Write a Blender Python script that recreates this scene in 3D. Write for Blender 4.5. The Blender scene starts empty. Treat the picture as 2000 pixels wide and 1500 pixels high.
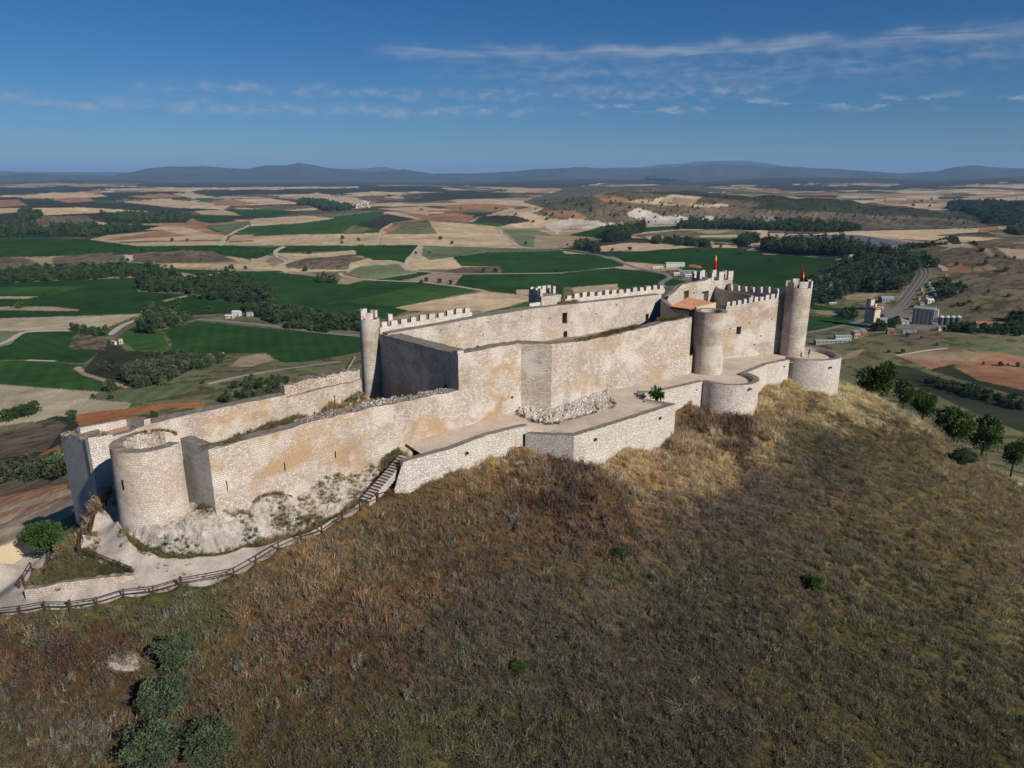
import bpy, bmesh, math, random
import numpy as np
from mathutils import Vector
from mathutils.geometry import delaunay_2d_cdt
random.seed(7)
RNG = np.random.default_rng(7)
SC = bpy.context.scene
COL = SC.collection
PI = math.pi

# ------------------------------------------------------------------ camera frame
F = 1388.0                       # focal length in pixels of the 2000 px wide photograph
PITCH = math.radians(16.2)
S_, C_ = math.sin(PITCH), math.cos(PITCH)
CZ = 140.0                       # camera height over the valley floor (valley z = ~0)

def at(u, v, D):
    """point on the level D metres below the camera seen at pixel u, v"""
    r = (v - 750.0) / F
    d = D / (S_ + r * C_)
    return np.array([d * (u - 1000.0) / F, d * (C_ - r * S_), CZ - D])

def drop_at(x, y, v):
    """z of the point over plan position x, y that is seen on pixel row v"""
    r = (v - 750.0) / F
    return CZ - y * (S_ + r * C_) / (C_ - r * S_)

def ray(u, v):
    r = (v - 750.0) / F
    return np.array([(u - 1000.0) / F, C_ - r * S_, -S_ - r * C_])

def at_depth(u, v, d):
    return ray(u, v) * d + np.array([0, 0, CZ])

def proj(x, y, z):
    dz = CZ - z
    d = np.maximum(y * C_ + dz * S_, 1e-3)
    return 1000.0 + F * x / d, 750.0 + F * (-y * S_ + dz * C_) / d, d

def on_plane(u, v, p0, p1):
    """hit of the pixel ray on the vertical plane through p0-p1: (s along, z)"""
    d = ray(u, v)
    e = np.array([p1[0] - p0[0], p1[1] - p0[1]]); L = np.hypot(*e); e = e / L
    n = np.array([-e[1], e[0]])
    t = (n @ np.array(p0[:2])) / (n @ d[:2])
    q = d * t
    return float((q[:2] - np.array(p0[:2])) @ e), float(CZ + q[2])

# ------------------------------------------------------------------ object helpers
def setp(o, label=None, cat=None, group=None, kind=None):
    if label: o['label'] = label
    if cat: o['category'] = cat
    if group: o['group'] = group
    if kind: o['kind'] = kind
    return o

def link(o, parent=None):
    COL.objects.link(o)
    if parent is not None:
        o.parent = parent
        o.matrix_parent_inverse = parent.matrix_world.inverted() if False else o.matrix_parent_inverse
    return o

def empty(name, loc=(0, 0, 0), rz=0.0, **kw):
    o = bpy.data.objects.new(name, None)
    o.location = loc; o.rotation_euler = (0, 0, rz); o.empty_display_size = 0.2
    COL.objects.link(o); setp(o, **kw)
    return o

def mesh_obj(name, verts, faces, mats, parent=None, uv=None, fmat=None, smooth=False, loc=None, cols=None, **kw):
    """verts are world coordinates unless loc is given; children get their parent's offset removed"""
    me = bpy.data.meshes.new(name)
    verts = np.asarray(verts, dtype=np.float64)
    off = np.zeros(3)
    if loc is not None: off = np.asarray(loc, dtype=float)
    elif parent is not None: off = np.array(parent.location) if parent.parent is None else np.array(parent.location) + np.array(parent.parent.location)
    me.from_pydata([tuple(v) for v in (verts - off)], [], faces)
    if not isinstance(mats, (list, tuple)): mats = [mats]
    for m in mats: me.materials.append(m)
    if fmat is not None: me.polygons.foreach_set('material_index', np.asarray(fmat, dtype=np.int32))
    if smooth: me.polygons.foreach_set('use_smooth', np.ones(len(me.polygons), dtype=bool))
    if uv == 'auto': auto_uv(me, off)
    elif uv is not None:
        l = me.uv_layers.new(name='UVMap'); l.data.foreach_set('uv', np.asarray(uv, dtype=np.float32).ravel())
    if cols is not None:
        a = me.color_attributes.new('Col', 'FLOAT_COLOR', 'POINT')
        c = np.ones((len(verts), 4), dtype=np.float32); c[:, :3] = cols
        a.data.foreach_set('color', c.ravel())
    me.update()
    o = bpy.data.objects.new(name, me)
    if loc is not None: o.location = loc
    COL.objects.link(o)
    if parent is not None: o.parent = parent
    setp(o, **kw)
    return o

def auto_uv(me, off=np.zeros(3)):
    """uv in metres: along the horizontal tangent and up on walls, plan on flat tops"""
    l = me.uv_layers.new(name='UVMap')
    co = np.array([v.co for v in me.vertices]) + off
    for p in me.polygons:
        n = p.normal
        if abs(n.z) > 0.75:
            for li in p.loop_indices:
                c = co[me.loops[li].vertex_index]; l.data[li].uv = (c[0] + 3.3, c[1])
        else:
            t = np.array([-n.y, n.x]); t = t / max(1e-6, np.hypot(*t))
            k = round(math.atan2(t[1], t[0]) * 8) * 1.37
            for li in p.loop_indices:
                c = co[me.loops[li].vertex_index]; l.data[li].uv = (c[:2] @ t + k, c[2])

class MB:
    """collects shapes of one mesh"""
    def __init__(self): self.v = []; self.f = []; self.m = []
    def add(self, vs, fs, mi=0):
        b = len(self.v); self.v += [tuple(map(float, q)) for q in vs]
        self.f += [tuple(b + i for i in q) for q in fs]; self.m += [mi] * len(fs); return self
    def box(self, c, sx, sy, sz, rz=0.0, mi=0, taper=1.0):
        """box with its base centre at c"""
        ca, sa = math.cos(rz), math.sin(rz); vs = []
        for k, (zz, tp) in enumerate(((0, 1.0), (sz, taper))):
            for x, y in ((-1, -1), (1, -1), (1, 1), (-1, 1)):
                a, b = x * sx / 2 * tp, y * sy / 2 * tp
                vs.append((c[0] + a * ca - b * sa, c[1] + a * sa + b * ca, c[2] + zz))
        return self.add(vs, [(3, 2, 1, 0), (4, 5, 6, 7), (0, 1, 5, 4), (1, 2, 6, 5), (2, 3, 7, 6), (3, 0, 4, 7)], mi)
    def bar(self, a, b, w, h=None, mi=0):
        """square bar from a to b"""
        a = np.array(a, float); b = np.array(b, float); h = h or w
        d = b - a; d /= max(1e-6, np.linalg.norm(d))
        up = np.array([0, 0, 1.0]) if abs(d[2]) < 0.9 else np.array([0, 1.0, 0])
        s = np.cross(d, up); s /= np.linalg.norm(s); t = np.cross(s, d)
        vs = [p + s * w / 2 * x + t * h / 2 * y for p in (a, b) for x, y in ((-1, -1), (1, -1), (1, 1), (-1, 1))]
        return self.add(vs, [(3, 2, 1, 0), (4, 5, 6, 7), (0, 1, 5, 4), (1, 2, 6, 5), (2, 3, 7, 6), (3, 0, 4, 7)], mi)
    def tube(self, pts, rad, n=8, mi=0, cap=True):
        rings = []
        pts = [np.array(p, float) for p in pts]
        for i, p in enumerate(pts):
            d = pts[min(i + 1, len(pts) - 1)] - pts[max(i - 1, 0)]; d /= max(1e-9, np.linalg.norm(d))
            up = np.array([1.0, 0, 0]) if abs(d[2]) > 0.9 else np.array([0, 0, 1.0])
            s = np.cross(d, up); s /= np.linalg.norm(s); t = np.cross(s, d)
            r = rad[i] if hasattr(rad, '__len__') else rad
            rings.append([p + r * (math.cos(2 * PI * k / n) * s + math.sin(2 * PI * k / n) * t) for k in range(n)])
        vs = [q for r in rings for q in r]; fs = []
        for i in range(len(pts) - 1):
            for k in range(n):
                fs.append((i * n + k, (i + 1) * n + k, (i + 1) * n + (k + 1) % n, i * n + (k + 1) % n))
        if cap: fs += [tuple(range(n)), tuple(reversed(range((len(pts) - 1) * n, len(pts) * n)))]
        return self.add(vs, fs, mi)
    def obj(self, name, mats, parent=None, **kw):
        if not isinstance(mats, (list, tuple)): mats = [mats]
        return mesh_obj(name, self.v, self.f, mats, parent, fmat=self.m, **kw)

def copy_tree(o, parent=None):
    c = o.copy(); COL.objects.link(c)
    if parent is not None: c.parent = parent
    for ch in list(o.children): copy_tree(ch, c)
    return c

# ------------------------------------------------------------------ numpy noise
_G = np.random.default_rng(3).random((256, 256))
def vnoise(x, y):
    xi = np.floor(x).astype(int); yi = np.floor(y).astype(int)
    fx = x - xi; fy = y - yi
    fx = fx * fx * (3 - 2 * fx); fy = fy * fy * (3 - 2 * fy)
    g = lambda a, b: _G[a & 255, b & 255]
    return (g(xi, yi) * (1 - fx) * (1 - fy) + g(xi + 1, yi) * fx * (1 - fy) + g(xi, yi + 1) * (1 - fx) * fy + g(xi + 1, yi + 1) * fx * fy)
def fbm(x, y, oct=4, lac=2.03, gain=0.5):
    a, s, t = 1.0, 0.0, 0.0
    for k in range(oct):
        s = s + a * vnoise(x + 17.3 * k, y - 9.1 * k); t += a; a *= gain; x = x * lac; y = y * lac
    return s / t
def sstep(a, b, x):
    t = np.clip((x - a) / (b - a), 0, 1); return t * t * (3 - 2 * t)
def in_poly(px, py, poly):
    poly = np.asarray(poly, float); x0, y0 = poly.min(0); x1, y1 = poly.max(0)
    out = np.zeros(px.shape, bool)
    idx = np.nonzero((px >= x0) & (px <= x1) & (py >= y0) & (py <= y1))
    if len(idx[0]) == 0: return out
    x = px[idx]; y = py[idx]; c = np.zeros(x.shape, bool); n = len(poly)
    for i in range(n):
        xa, ya = poly[i]; xb, yb = poly[(i + 1) % n]
        if ya == yb: continue
        c ^= ((ya > y) != (yb > y)) & (x < (xb - xa) * (y - ya) / (yb - ya) + xa)
    out[idx] = c
    return out
def lin(r, g, b):
    f = lambda c: c / 255 / 12.92 if c <= 10 else ((c / 255 + 0.055) / 1.055) ** 2.4
    return (f(r), f(g), f(b))

# ------------------------------------------------------------------ node helper
class NT:
    def __init__(self, tree): self.t = tree; self.n = tree.nodes; self.l = tree.links
    def node(self, typ, **kw):
        nd = self.n.new(typ)
        for k, v in kw.items(): setattr(nd, k, v)
        return nd
    def put(self, sock, val):
        if isinstance(val, bpy.types.NodeSocket): self.l.new(val, sock)
        elif val is not None:
            if sock.type == 'RGBA' and len(val) == 3: val = (*val, 1.0)
            sock.default_value = val
    def math(self, op, a, b=None, c=None, clamp=False):
        nd = self.node('ShaderNodeMath', operation=op, use_clamp=clamp)
        self.put(nd.inputs[0], a); self.put(nd.inputs[1], b)
        if c is not None: self.put(nd.inputs[2], c)
        return nd.outputs[0]
    def mix(self, fac, a, b, mode='MIX'):
        nd = self.node('ShaderNodeMix', data_type='RGBA', blend_type=mode)
        self.put(nd.inputs[0], fac); self.put(nd.inputs[6], a); self.put(nd.inputs[7], b)
        return nd.outputs[2]
    def ramp(self, fac, stops, interp='LINEAR'):
        nd = self.node('ShaderNodeValToRGB'); cr = nd.color_ramp; cr.interpolation = interp
        while len(cr.elements) < len(stops): cr.elements.new(0.5)
        for e, (p, c) in zip(cr.elements, stops):
            e.position = p; e.color = (*c, 1.0) if len(c) == 3 else c
        self.put(nd.inputs[0], fac); return nd.outputs[0]
    def noise(self, vec, scale, detail=3.0, rough=0.55, dist=0.0, out=0):
        nd = self.node('ShaderNodeTexNoise'); self.put(nd.inputs['Vector'], vec)
        nd.inputs['Scale'].default_value = scale; nd.inputs['Detail'].default_value = detail
        nd.inputs['Roughness'].default_value = rough; nd.inputs['Distortion'].default_value = dist
        return nd.outputs[out]
    def mapping(self, vec, scale=(1, 1, 1), loc=(0, 0, 0), rot=(0, 0, 0)):
        nd = self.node('ShaderNodeMapping'); self.put(nd.inputs[0], vec)
        nd.inputs['Scale'].default_value = scale; nd.inputs['Location'].default_value = loc; nd.inputs['Rotation'].default_value = rot
        return nd.outputs[0]
    def range(self, v, a, b, c=0.0, d=1.0):
        nd = self.node('ShaderNodeMapRange'); self.put(nd.inputs[0], v)
        for i, q in enumerate((a, b, c, d)): nd.inputs[i + 1].default_value = q
        return nd.outputs[0]
    def bump(self, h, strength=0.5, dist=0.05):
        nd = self.node('ShaderNodeBump'); nd.inputs['Strength'].default_value = strength
        nd.inputs['Distance'].default_value = dist; self.put(nd.inputs['Height'], h); return nd.outputs[0]

def new_mat(name, rough=0.9, spec=0.15):
    m = bpy.data.materials.new(name); m.use_nodes = True
    nt = NT(m.node_tree); b = nt.n['Principled BSDF']
    b.inputs['Roughness'].default_value = rough
    b.inputs['Specular IOR Level'].default_value = spec
    return m, nt, b

def plain(name, col, rough=0.85, var=0.15, scale=3.0, spec=0.15, metal=0.0, bump=0.0):
    m, nt, b = new_mat(name, rough, spec)
    pos = nt.node('ShaderNodeNewGeometry').outputs['Position']
    n = nt.noise(pos, scale, 4)
    n2 = nt.noise(pos, scale * 7, 2)
    f = nt.math('ADD', nt.math('MULTIPLY', n, 0.65), nt.math('MULTIPLY', n2, 0.35))
    f = nt.range(f, 0.3, 0.7)
    lo = tuple(c * (1 - var) for c in col); hi = tuple(min(1, c * (1 + var)) for c in col)
    nt.put(b.inputs['Base Color'], nt.mix(f, lo, hi))
    b.inputs['Metallic'].default_value = metal
    if bump: nt.put(b.inputs['Normal'], nt.bump(f, bump, 0.05))
    return m

# ------------------------------------------------------------------ camera, sun, sky
cam = bpy.data.cameras.new('camera'); cam_o = bpy.data.objects.new('camera', cam); COL.objects.link(cam_o)
cam.sensor_width = 36.0; cam.lens = 36.0 * F / 2000.0
cam.clip_start = 0.5; cam.clip_end = 200000.0
cam_o.location = (0, 0, CZ); cam_o.rotation_euler = (math.radians(90) - PITCH, 0, 0)
SC.camera = cam_o

SUN_AZ = math.radians(-45.5)         # direction towards the sun in plan
SUN_EL = math.radians(32.5)
sun = bpy.data.lights.new('sun', 'SUN'); sun.energy = 5.0; sun.angle = math.radians(0.53); sun.color = (1.0, 0.945, 0.86)
sun_o = bpy.data.objects.new('sun', sun); COL.objects.link(sun_o)
sd = Vector((math.cos(SUN_AZ) * math.cos(SUN_EL), math.sin(SUN_AZ) * math.cos(SUN_EL), math.sin(SUN_EL)))
sun_o.rotation_euler = sd.to_track_quat('Z', 'Y').to_euler(); sun_o.location = (0, 0, 400)

world = bpy.data.worlds.new('World'); SC.world = world; world.use_nodes = True
nt = NT(world.node_tree); nt.n.clear()
sky = nt.node('ShaderNodeTexSky', sky_type='NISHITA'); sky.sun_disc = False
sky.sun_elevation = SUN_EL
sky.sun_rotation = PI / 2 - SUN_AZ
sky.altitude = 900.0; sky.air_density = 1.0; sky.dust_density = 0.2; sky.ozone_density = 3.0
tc = nt.node('ShaderNodeTexCoord').outputs['Generated']
sep = nt.node('ShaderNodeSeparateXYZ'); nt.put(sep.inputs[0], tc)
dx, dy, dz = sep.outputs
az = nt.math('MULTIPLY', nt.math('ARCTAN2', dx, dy), 57.2958)
el = nt.math('MULTIPLY', nt.math('ARCSINE', dz), 57.2958)
cmb = nt.node('ShaderNodeCombineXYZ'); nt.put(cmb.inputs[0], az); nt.put(cmb.inputs[1], el)
ae = cmb.outputs[0]
warp = nt.noise(ae, 0.35, 3)
def gauss(e0, w):
    q = nt.math('DIVIDE', nt.math('SUBTRACT', el, e0), w)
    return nt.math('EXPONENT', nt.math('MULTIPLY', nt.math('MULTIPLY', q, q), -1.0))
def azwin(a, b, s=4.0):
    return nt.math('MULTIPLY', nt.range(az, a - s, a + s), nt.range(az, b + s, b - s))
wv = nt.math('MULTIPLY', nt.math('SUBTRACT', warp, 0.5), 1.4)
el_w = nt.math('ADD', el, wv)
def gaussw(e0, w, e=None):
    q = nt.math('DIVIDE', nt.math('SUBTRACT', e or el_w, e0), w)
    return nt.math('EXPONENT', nt.math('MULTIPLY', nt.math('MULTIPLY', q, q), -1.0))
streak = nt.range(nt.noise(nt.mapping(ae, (0.13, 1.3, 1), rot=(0, 0, 0.03)), 1.0, 6, 0.62, 0.6), 0.38, 0.64)
cells = nt.range(nt.noise(nt.mapping(ae, (0.75, 1.7, 1)), 1.0, 5, 0.6, 0.3), 0.44, 0.66)
puff = nt.range(nt.noise(nt.mapping(ae, (0.33, 1.0, 1)), 1.2, 5, 0.6, 0.2), 0.52, 0.64)
upper = nt.math('MULTIPLY', nt.math('MULTIPLY', gaussw(8.75, 0.42), azwin(-9, 50, 2)), nt.math('ADD', nt.math('MULTIPLY', streak, 1.0), 0.22))
lane = nt.math('MULTIPLY', nt.math('MULTIPLY', gaussw(7.3, 0.9), azwin(-2, 45, 7)), nt.math('MULTIPLY', nt.math('ADD', cells, streak), 0.42))
mid = nt.math('MULTIPLY', nt.math('MULTIPLY', gaussw(5.95, 0.40), azwin(-26, 19, 3)), nt.math('ADD', nt.math('MULTIPLY', cells, 0.85), 0.12))
low = nt.math('MULTIPLY', nt.math('MULTIPLY', gaussw(4.75, 0.36), azwin(-60, 1, 4)), nt.math('ADD', nt.math('MULTIPLY', cells, 1.2), 0.2))
dots = nt.math('MULTIPLY', nt.math('MULTIPLY', gaussw(5.0, 0.33), azwin(4, 60, 3)), nt.math('MULTIPLY', puff, 1.7))
base = nt.math('MULTIPLY', gaussw(1.3, 0.7), nt.math('MULTIPLY', streak, 0.22))
cl = nt.math('ADD', nt.math('ADD', upper, lane), nt.math('ADD', nt.math('ADD', mid, low), nt.math('ADD', dots, base)))
cl = nt.math('MINIMUM', nt.math('MULTIPLY', cl, 0.62), 0.8)
hs = nt.node('ShaderNodeHueSaturation'); hs.inputs['Saturation'].default_value = 1.15; nt.put(hs.inputs['Color'], nt.mix(1.0, sky.outputs[0], (.50, .70, .95), 'MULTIPLY'))
skyc = nt.mix(cl, hs.outputs[0], (5.2, 6.3, 7.9))
bg = nt.node('ShaderNodeBackground'); nt.put(bg.inputs[0], skyc); bg.inputs[1].default_value = 0.056
wo = nt.node('ShaderNodeOutputWorld'); nt.l.new(bg.outputs[0], wo.inputs[0])

SC.view_settings.view_transform = 'Standard'; SC.view_settings.look = 'None'
SC.view_settings.exposure = 0.08; SC.view_settings.gamma = 1.0
SC.render.engine = 'CYCLES'
SC.cycles.max_bounces = 6; SC.cycles.diffuse_bounces = 1; SC.cycles.glossy_bounces = 2
SC.cycles.transparent_max_bounces = 8; SC.cycles.volume_bounces = 0
SC.cycles.use_denoising = True
# ------------------------------------------------------------------ terrain height
PATH_OUT = [(-150, 1222, 37.4), (0, 1198, 36.5), (40, 1196, 36.2), (86, 1190, 35.9), (138, 1189, 35.6), (188, 1180, 35.3), (241, 1164, 35.0),
            (298, 1157, 34.8), (353, 1142, 34.6), (457, 1123, 34.2), (500, 1097, 34.0), (544, 1070, 33.8), (586, 1052, 33.6), (668, 1012, 33.3),
            (703, 993, 33.1), (738, 972, 33.0), (769, 961, 33.0)]
PATH_IN = [(726, 948, 33.0), (706, 979, 33.1), (640, 1017, 33.4), (552, 1052, 33.7), (475, 1070, 34.0), (447, 1082, 34.1), (390, 1088, 34.0), (339, 1089, 33.6), (290, 1073, 33.0),
           (252, 1054, 32.5), (243, 1035, 32.2), (238, 1010, 31.9), (232, 960, 31.5), (228, 945, 31.2)]
RAMP_LEFT = [(221, 945, 31.2), (213, 962, 31.4), (188, 996, 31.8), (156, 1036, 32.3), (154, 1072, 32.9), (188, 1088, 33.3), (222, 1101, 33.6), (257, 1117, 34.0), (262, 1130, 34.3),
             (200, 1143, 34.8), (130, 1156, 35.3), (56, 1166, 35.8), (50, 1148, 35.7), (40, 1135, 35.7), (62, 1110, 35.9), (90, 1080, 36.3), (86, 1062, 36.6),
             (60, 1066, 36.8), (0, 1100, 36.9), (-150, 1165, 37.6)]
TERR = [(783, 905, 966), (830, 890, 944), (880, 877, 920), (952, 850, 896), (1020, 838, 871), (1075, 850, 888), (1121, 852, 906), (1220, 820, 875), (1320, 790, 850),
        (1345, 752, 786), (1372, 745, 792), (1425, 752, 802), (1482, 738, 784), (1500, 712, 748), (1541, 705, 740), (1588, 707, 759), (1640, 690, 744)]
ctl = []
for u, v, D in PATH_OUT: ctl.append((*at(u, v, D)[:2], D, 0.34))
for u, v, D in PATH_IN: ctl.append((*at(u, v, D)[:2], D, 0.12))
for u, v, D in RAMP_LEFT: ctl.append((*at(u, v, D)[:2], D, (.75 if v < 1080 else .36) if u > 95 else .55))
for u, v, vb in TERR:
    p = at(u, v, 29.7); ctl.append((p[0], p[1], CZ - drop_at(p[0], p[1], vb), 0.33 if u < 1540 else 0.41))
for x, y, D, k in [(57.5, 121, 34.4, .41), (55, 127, 34.5, .44), (50, 136, 34, .5), (43, 146, 34, .62), (20, 134, 34, .75), (0, 116, 34, .75), (-20, 99, 34, .75),
                   (-28, 92.5, 33.5, .70), (-38, 83, 33.5, .58), (-47, 75.5, 34, .60), (-50.5, 74, 38.5, .55), (-49.5, 70.5, 38, .55), (-46.8, 69.2, 35.8, .55),
                   (-4, 84, 32.5, 0), (6, 88, 32.5, 0), (15, 96, 32.5, 0), (25, 103, 32.5, 0), (33, 106, 32.5, 0), (45, 118, 32.5, 0), (50, 119, 32.5, 0),
                   (0, 104, 27, 0), (15, 115, 27, 0), (30, 126, 27, 0), (-8, 94, 28, 0), (38, 128, 27, 0)]:
    ctl.append((x, y, D, k))
for u, v, D in [(423, 869, 31.0), (470, 850, 30.6), (490, 837, 30.5), (573, 801, 29.7), (640, 785, 29.3), (706, 761, 28.8), (560, 835, 29.9), (690, 800, 29.0), (760, 785, 28.7), (300, 900, 31.1)]:
    ctl.append((*at(u, v, D)[:2], D, 0.0))
for u, v, D in [(418, 992, 31.2), (373, 980, 31.4), (300, 1028, 32.2), (520, 965, 31.2), (640, 920, 31.0), (720, 895, 30.9), (780, 873, 30.3), (345, 1010, 32.0), (760, 900, 30.7), (800, 878, 30.2), (806, 866, 30.2)]:
    ctl.append((*at(u, v, D)[:2], D, 0.0))
for u, v, D in [(150, 1100, 33.6), (110, 1120, 34.2), (200, 1120, 34.0), (130, 1060, 33.6), (120, 1140, 34.6)]: ctl.append((*at(u, v, D)[:2], D, 0.05))
ctl = np.array(ctl)

MTN1 = np.array([(-900, 338), (-500, 330), (-200, 340), (0, 345), (60, 340), (110, 344), (225, 345), (290, 331), (335, 327), (400, 325), (440, 329), (480, 331), (520, 325), (560, 325), (585, 322), (640, 331),
                 (690, 334), (720, 337), (790, 332), (850, 341), (950, 338), (1000, 336), (1050, 330), (1150, 327), (1200, 328), (1260, 331), (1330, 327), (1400, 322), (1500, 326), (1560, 328),
                 (1630, 332), (1690, 336), (1760, 340), (1830, 336), (1860, 329), (1900, 325), (1950, 329), (2050, 333), (2300, 328), (2900, 336)], float)
MTN2 = np.array([(-900, 332), (0, 334), (40, 337), (150, 338), (300, 340), (680, 331), (750, 330), (850, 341), (1000, 343), (1100, 334), (1250, 328), (1340, 320), (1400, 317), (1460, 318), (1520, 324), (1600, 332), (1750, 341), (2000, 340), (2900, 335)], float)
MTN0 = np.array([(-900, 354), (0, 358), (120, 353), (230, 353), (330, 358), (900, 359), (1050, 353), (1150, 350.5), (1290, 352.5), (1350, 358), (1450, 351), (1550, 347), (1700, 348), (1830, 353), (1900, 351), (2050, 343), (2900, 347)], float)
BUMPS = [(-430, 1950, 420, 260, 26), (150, 2290, 330, 130, 34), (330, 2500, 300, 150, 46), (590, 2480, 420, 160, 50), (1000, 2400, 500, 200, 42), (640, 900, 210, 330, 42), (900, 700, 260, 300, 60),
         (360, 560, 120, 60, 9), (-1500, 2300, 500, 160, 26), (-700, 1330, 260, 60, 9), (-1150, 1300, 330, 60, 10), (-290, 430, 110, 60, 10), (300, 330, 160, 130, 14), (-140, 420, 110, 90, 12),
         (-250, 1180, 150, 70, 8), (480, 700, 60, 40, 6)]

def ground(x, y):
    """terrain height at plan positions"""
    x = np.atleast_1d(np.asarray(x, float)); y = np.atleast_1d(np.asarray(y, float))
    r = np.hypot(x, y)
    Dv = 135.0 - 26.0 * sstep(1800, 6500, r)
    for cx, cy, rx, ry, h in BUMPS:
        q = ((x - cx) / rx) ** 2 + ((y - cy) / ry) ** 2
        near = q < 9
        if near.any(): Dv = Dv - np.where(near, h * np.exp(-q), 0)
    amp = 3.0 + 21 * sstep(1000, 2200, r) + 10 * sstep(2600, 6000, r)
    Dv = Dv - amp * (fbm(x / 640 + 5.2, y / 640 + 1.7, 4) - 0.5) * 2.2
    yy = np.maximum(y, 1.0)
    u = 1000 + F * x / yy / C_
    back = y < r * 0.25
    for tab, rc, rw, a in ((MTN0, 11500., 1500., 1.0), (MTN1, 21000., 3000., 1.0), (MTN2, 33000., 3500., 1.0)):
        v = np.interp(u, tab[:, 0], tab[:, 1]); v = np.where(back, 334, v)
        rg_ = 1.0 if rc < 12000 else .66 + .34 * fbm(x / 2600 + 3, y / 2600, 5) + .36 * fbm(x / 900, y / 900 + 4, 3)
        top = rg_ * (347.5 - v) * C_ * C_ / F * np.where(back, rc, rc * np.maximum(yy / np.maximum(r, 1), 0.3))
        k = np.exp(-((r - rc) / rw) ** 2)
        rough = 0.75 + 0.5 * fbm(x / 1900 + 3, y / 1900 + 8, 5)
        kk = np.where(r < rc, k ** (1.0 / np.maximum(rough, .3)), k)
        rdg = np.abs(fbm(x / 2400 + rc, y / 2400, 4) - .5) * 2
        Dv = Dv * (1 - kk) + (-top) * kk + (kk * (1 - kk) * 4 * (rc / 21000.) * 330 * (rdg - .25) if rc > 12000 else 0)
    er = sstep(1700, 2300, r) * (1 - sstep(3300, 4500, r)) * sstep(-200, 300, x)
    Dv = Dv - er * 26 * (np.abs(fbm(x / 210 + 3, y / 210 + 9, 4) - .5) * 2 - .3)
    D = Dv
    nz = np.nonzero(r < 1100)[0]
    if len(nz):
        X, Y = x[nz], y[nz]
        Dh = np.empty(len(nz))
        for i in range(0, len(nz), 40000):
            a = slice(i, i + 40000)
            d = np.hypot(X[a, None] - ctl[None, :, 0], Y[a, None] - ctl[None, :, 1])
            dm = d.min(1)
            w = np.exp(-(d - dm[:, None]) / (0.9 + 0.13 * dm[:, None]))
            Dh[a] = (w * (ctl[None, :, 2] + ctl[None, :, 3] * d)).sum(1) / w.sum(1)
            Dh[a] += .006 * np.clip(X[a] - 58, 0, 40) ** 2 * sstep(50, 80, Y[a])
            rough = sstep(3, 30, dm)
            Dh[a] += rough * ((fbm(X[a] / 22, Y[a] / 22, 3) - 0.5) * 3.0 + (fbm(X[a] / 4, Y[a] / 4, 3) - 0.5) * 0.7)
        k = 9.0
        dv = Dv[nz]
        m = np.minimum(Dh, dv)
        D = D.copy(); D[nz] = m - k * np.log(np.exp(-(Dh - m) / k) + np.exp(-(dv - m) / k)) * sstep(60, 105, Dh)
    return CZ - D

_ts = np.concatenate([np.geomspace(30, 1500, 900), np.geomspace(1510, 50000, 900)])
def ground_at(u, v):
    """first hit of a pixel ray with the terrain"""
    d = ray(u, v); q = d[None, :] * _ts[:, None]
    g = ground(q[:, 0], q[:, 1]) - (CZ + q[:, 2])
    i = np.nonzero(g > 0)[0]
    if len(i) == 0: return q[-1] + np.array([0, 0, CZ])
    i = i[0]
    if i == 0: return q[0] + np.array([0, 0, CZ])
    a = g[i - 1] / (g[i - 1] - g[i]); t = _ts[i - 1] + a * (_ts[i] - _ts[i - 1])
    p = d * t; return np.array([p[0], p[1], float(ground(p[0], p[1])[0])])

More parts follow.
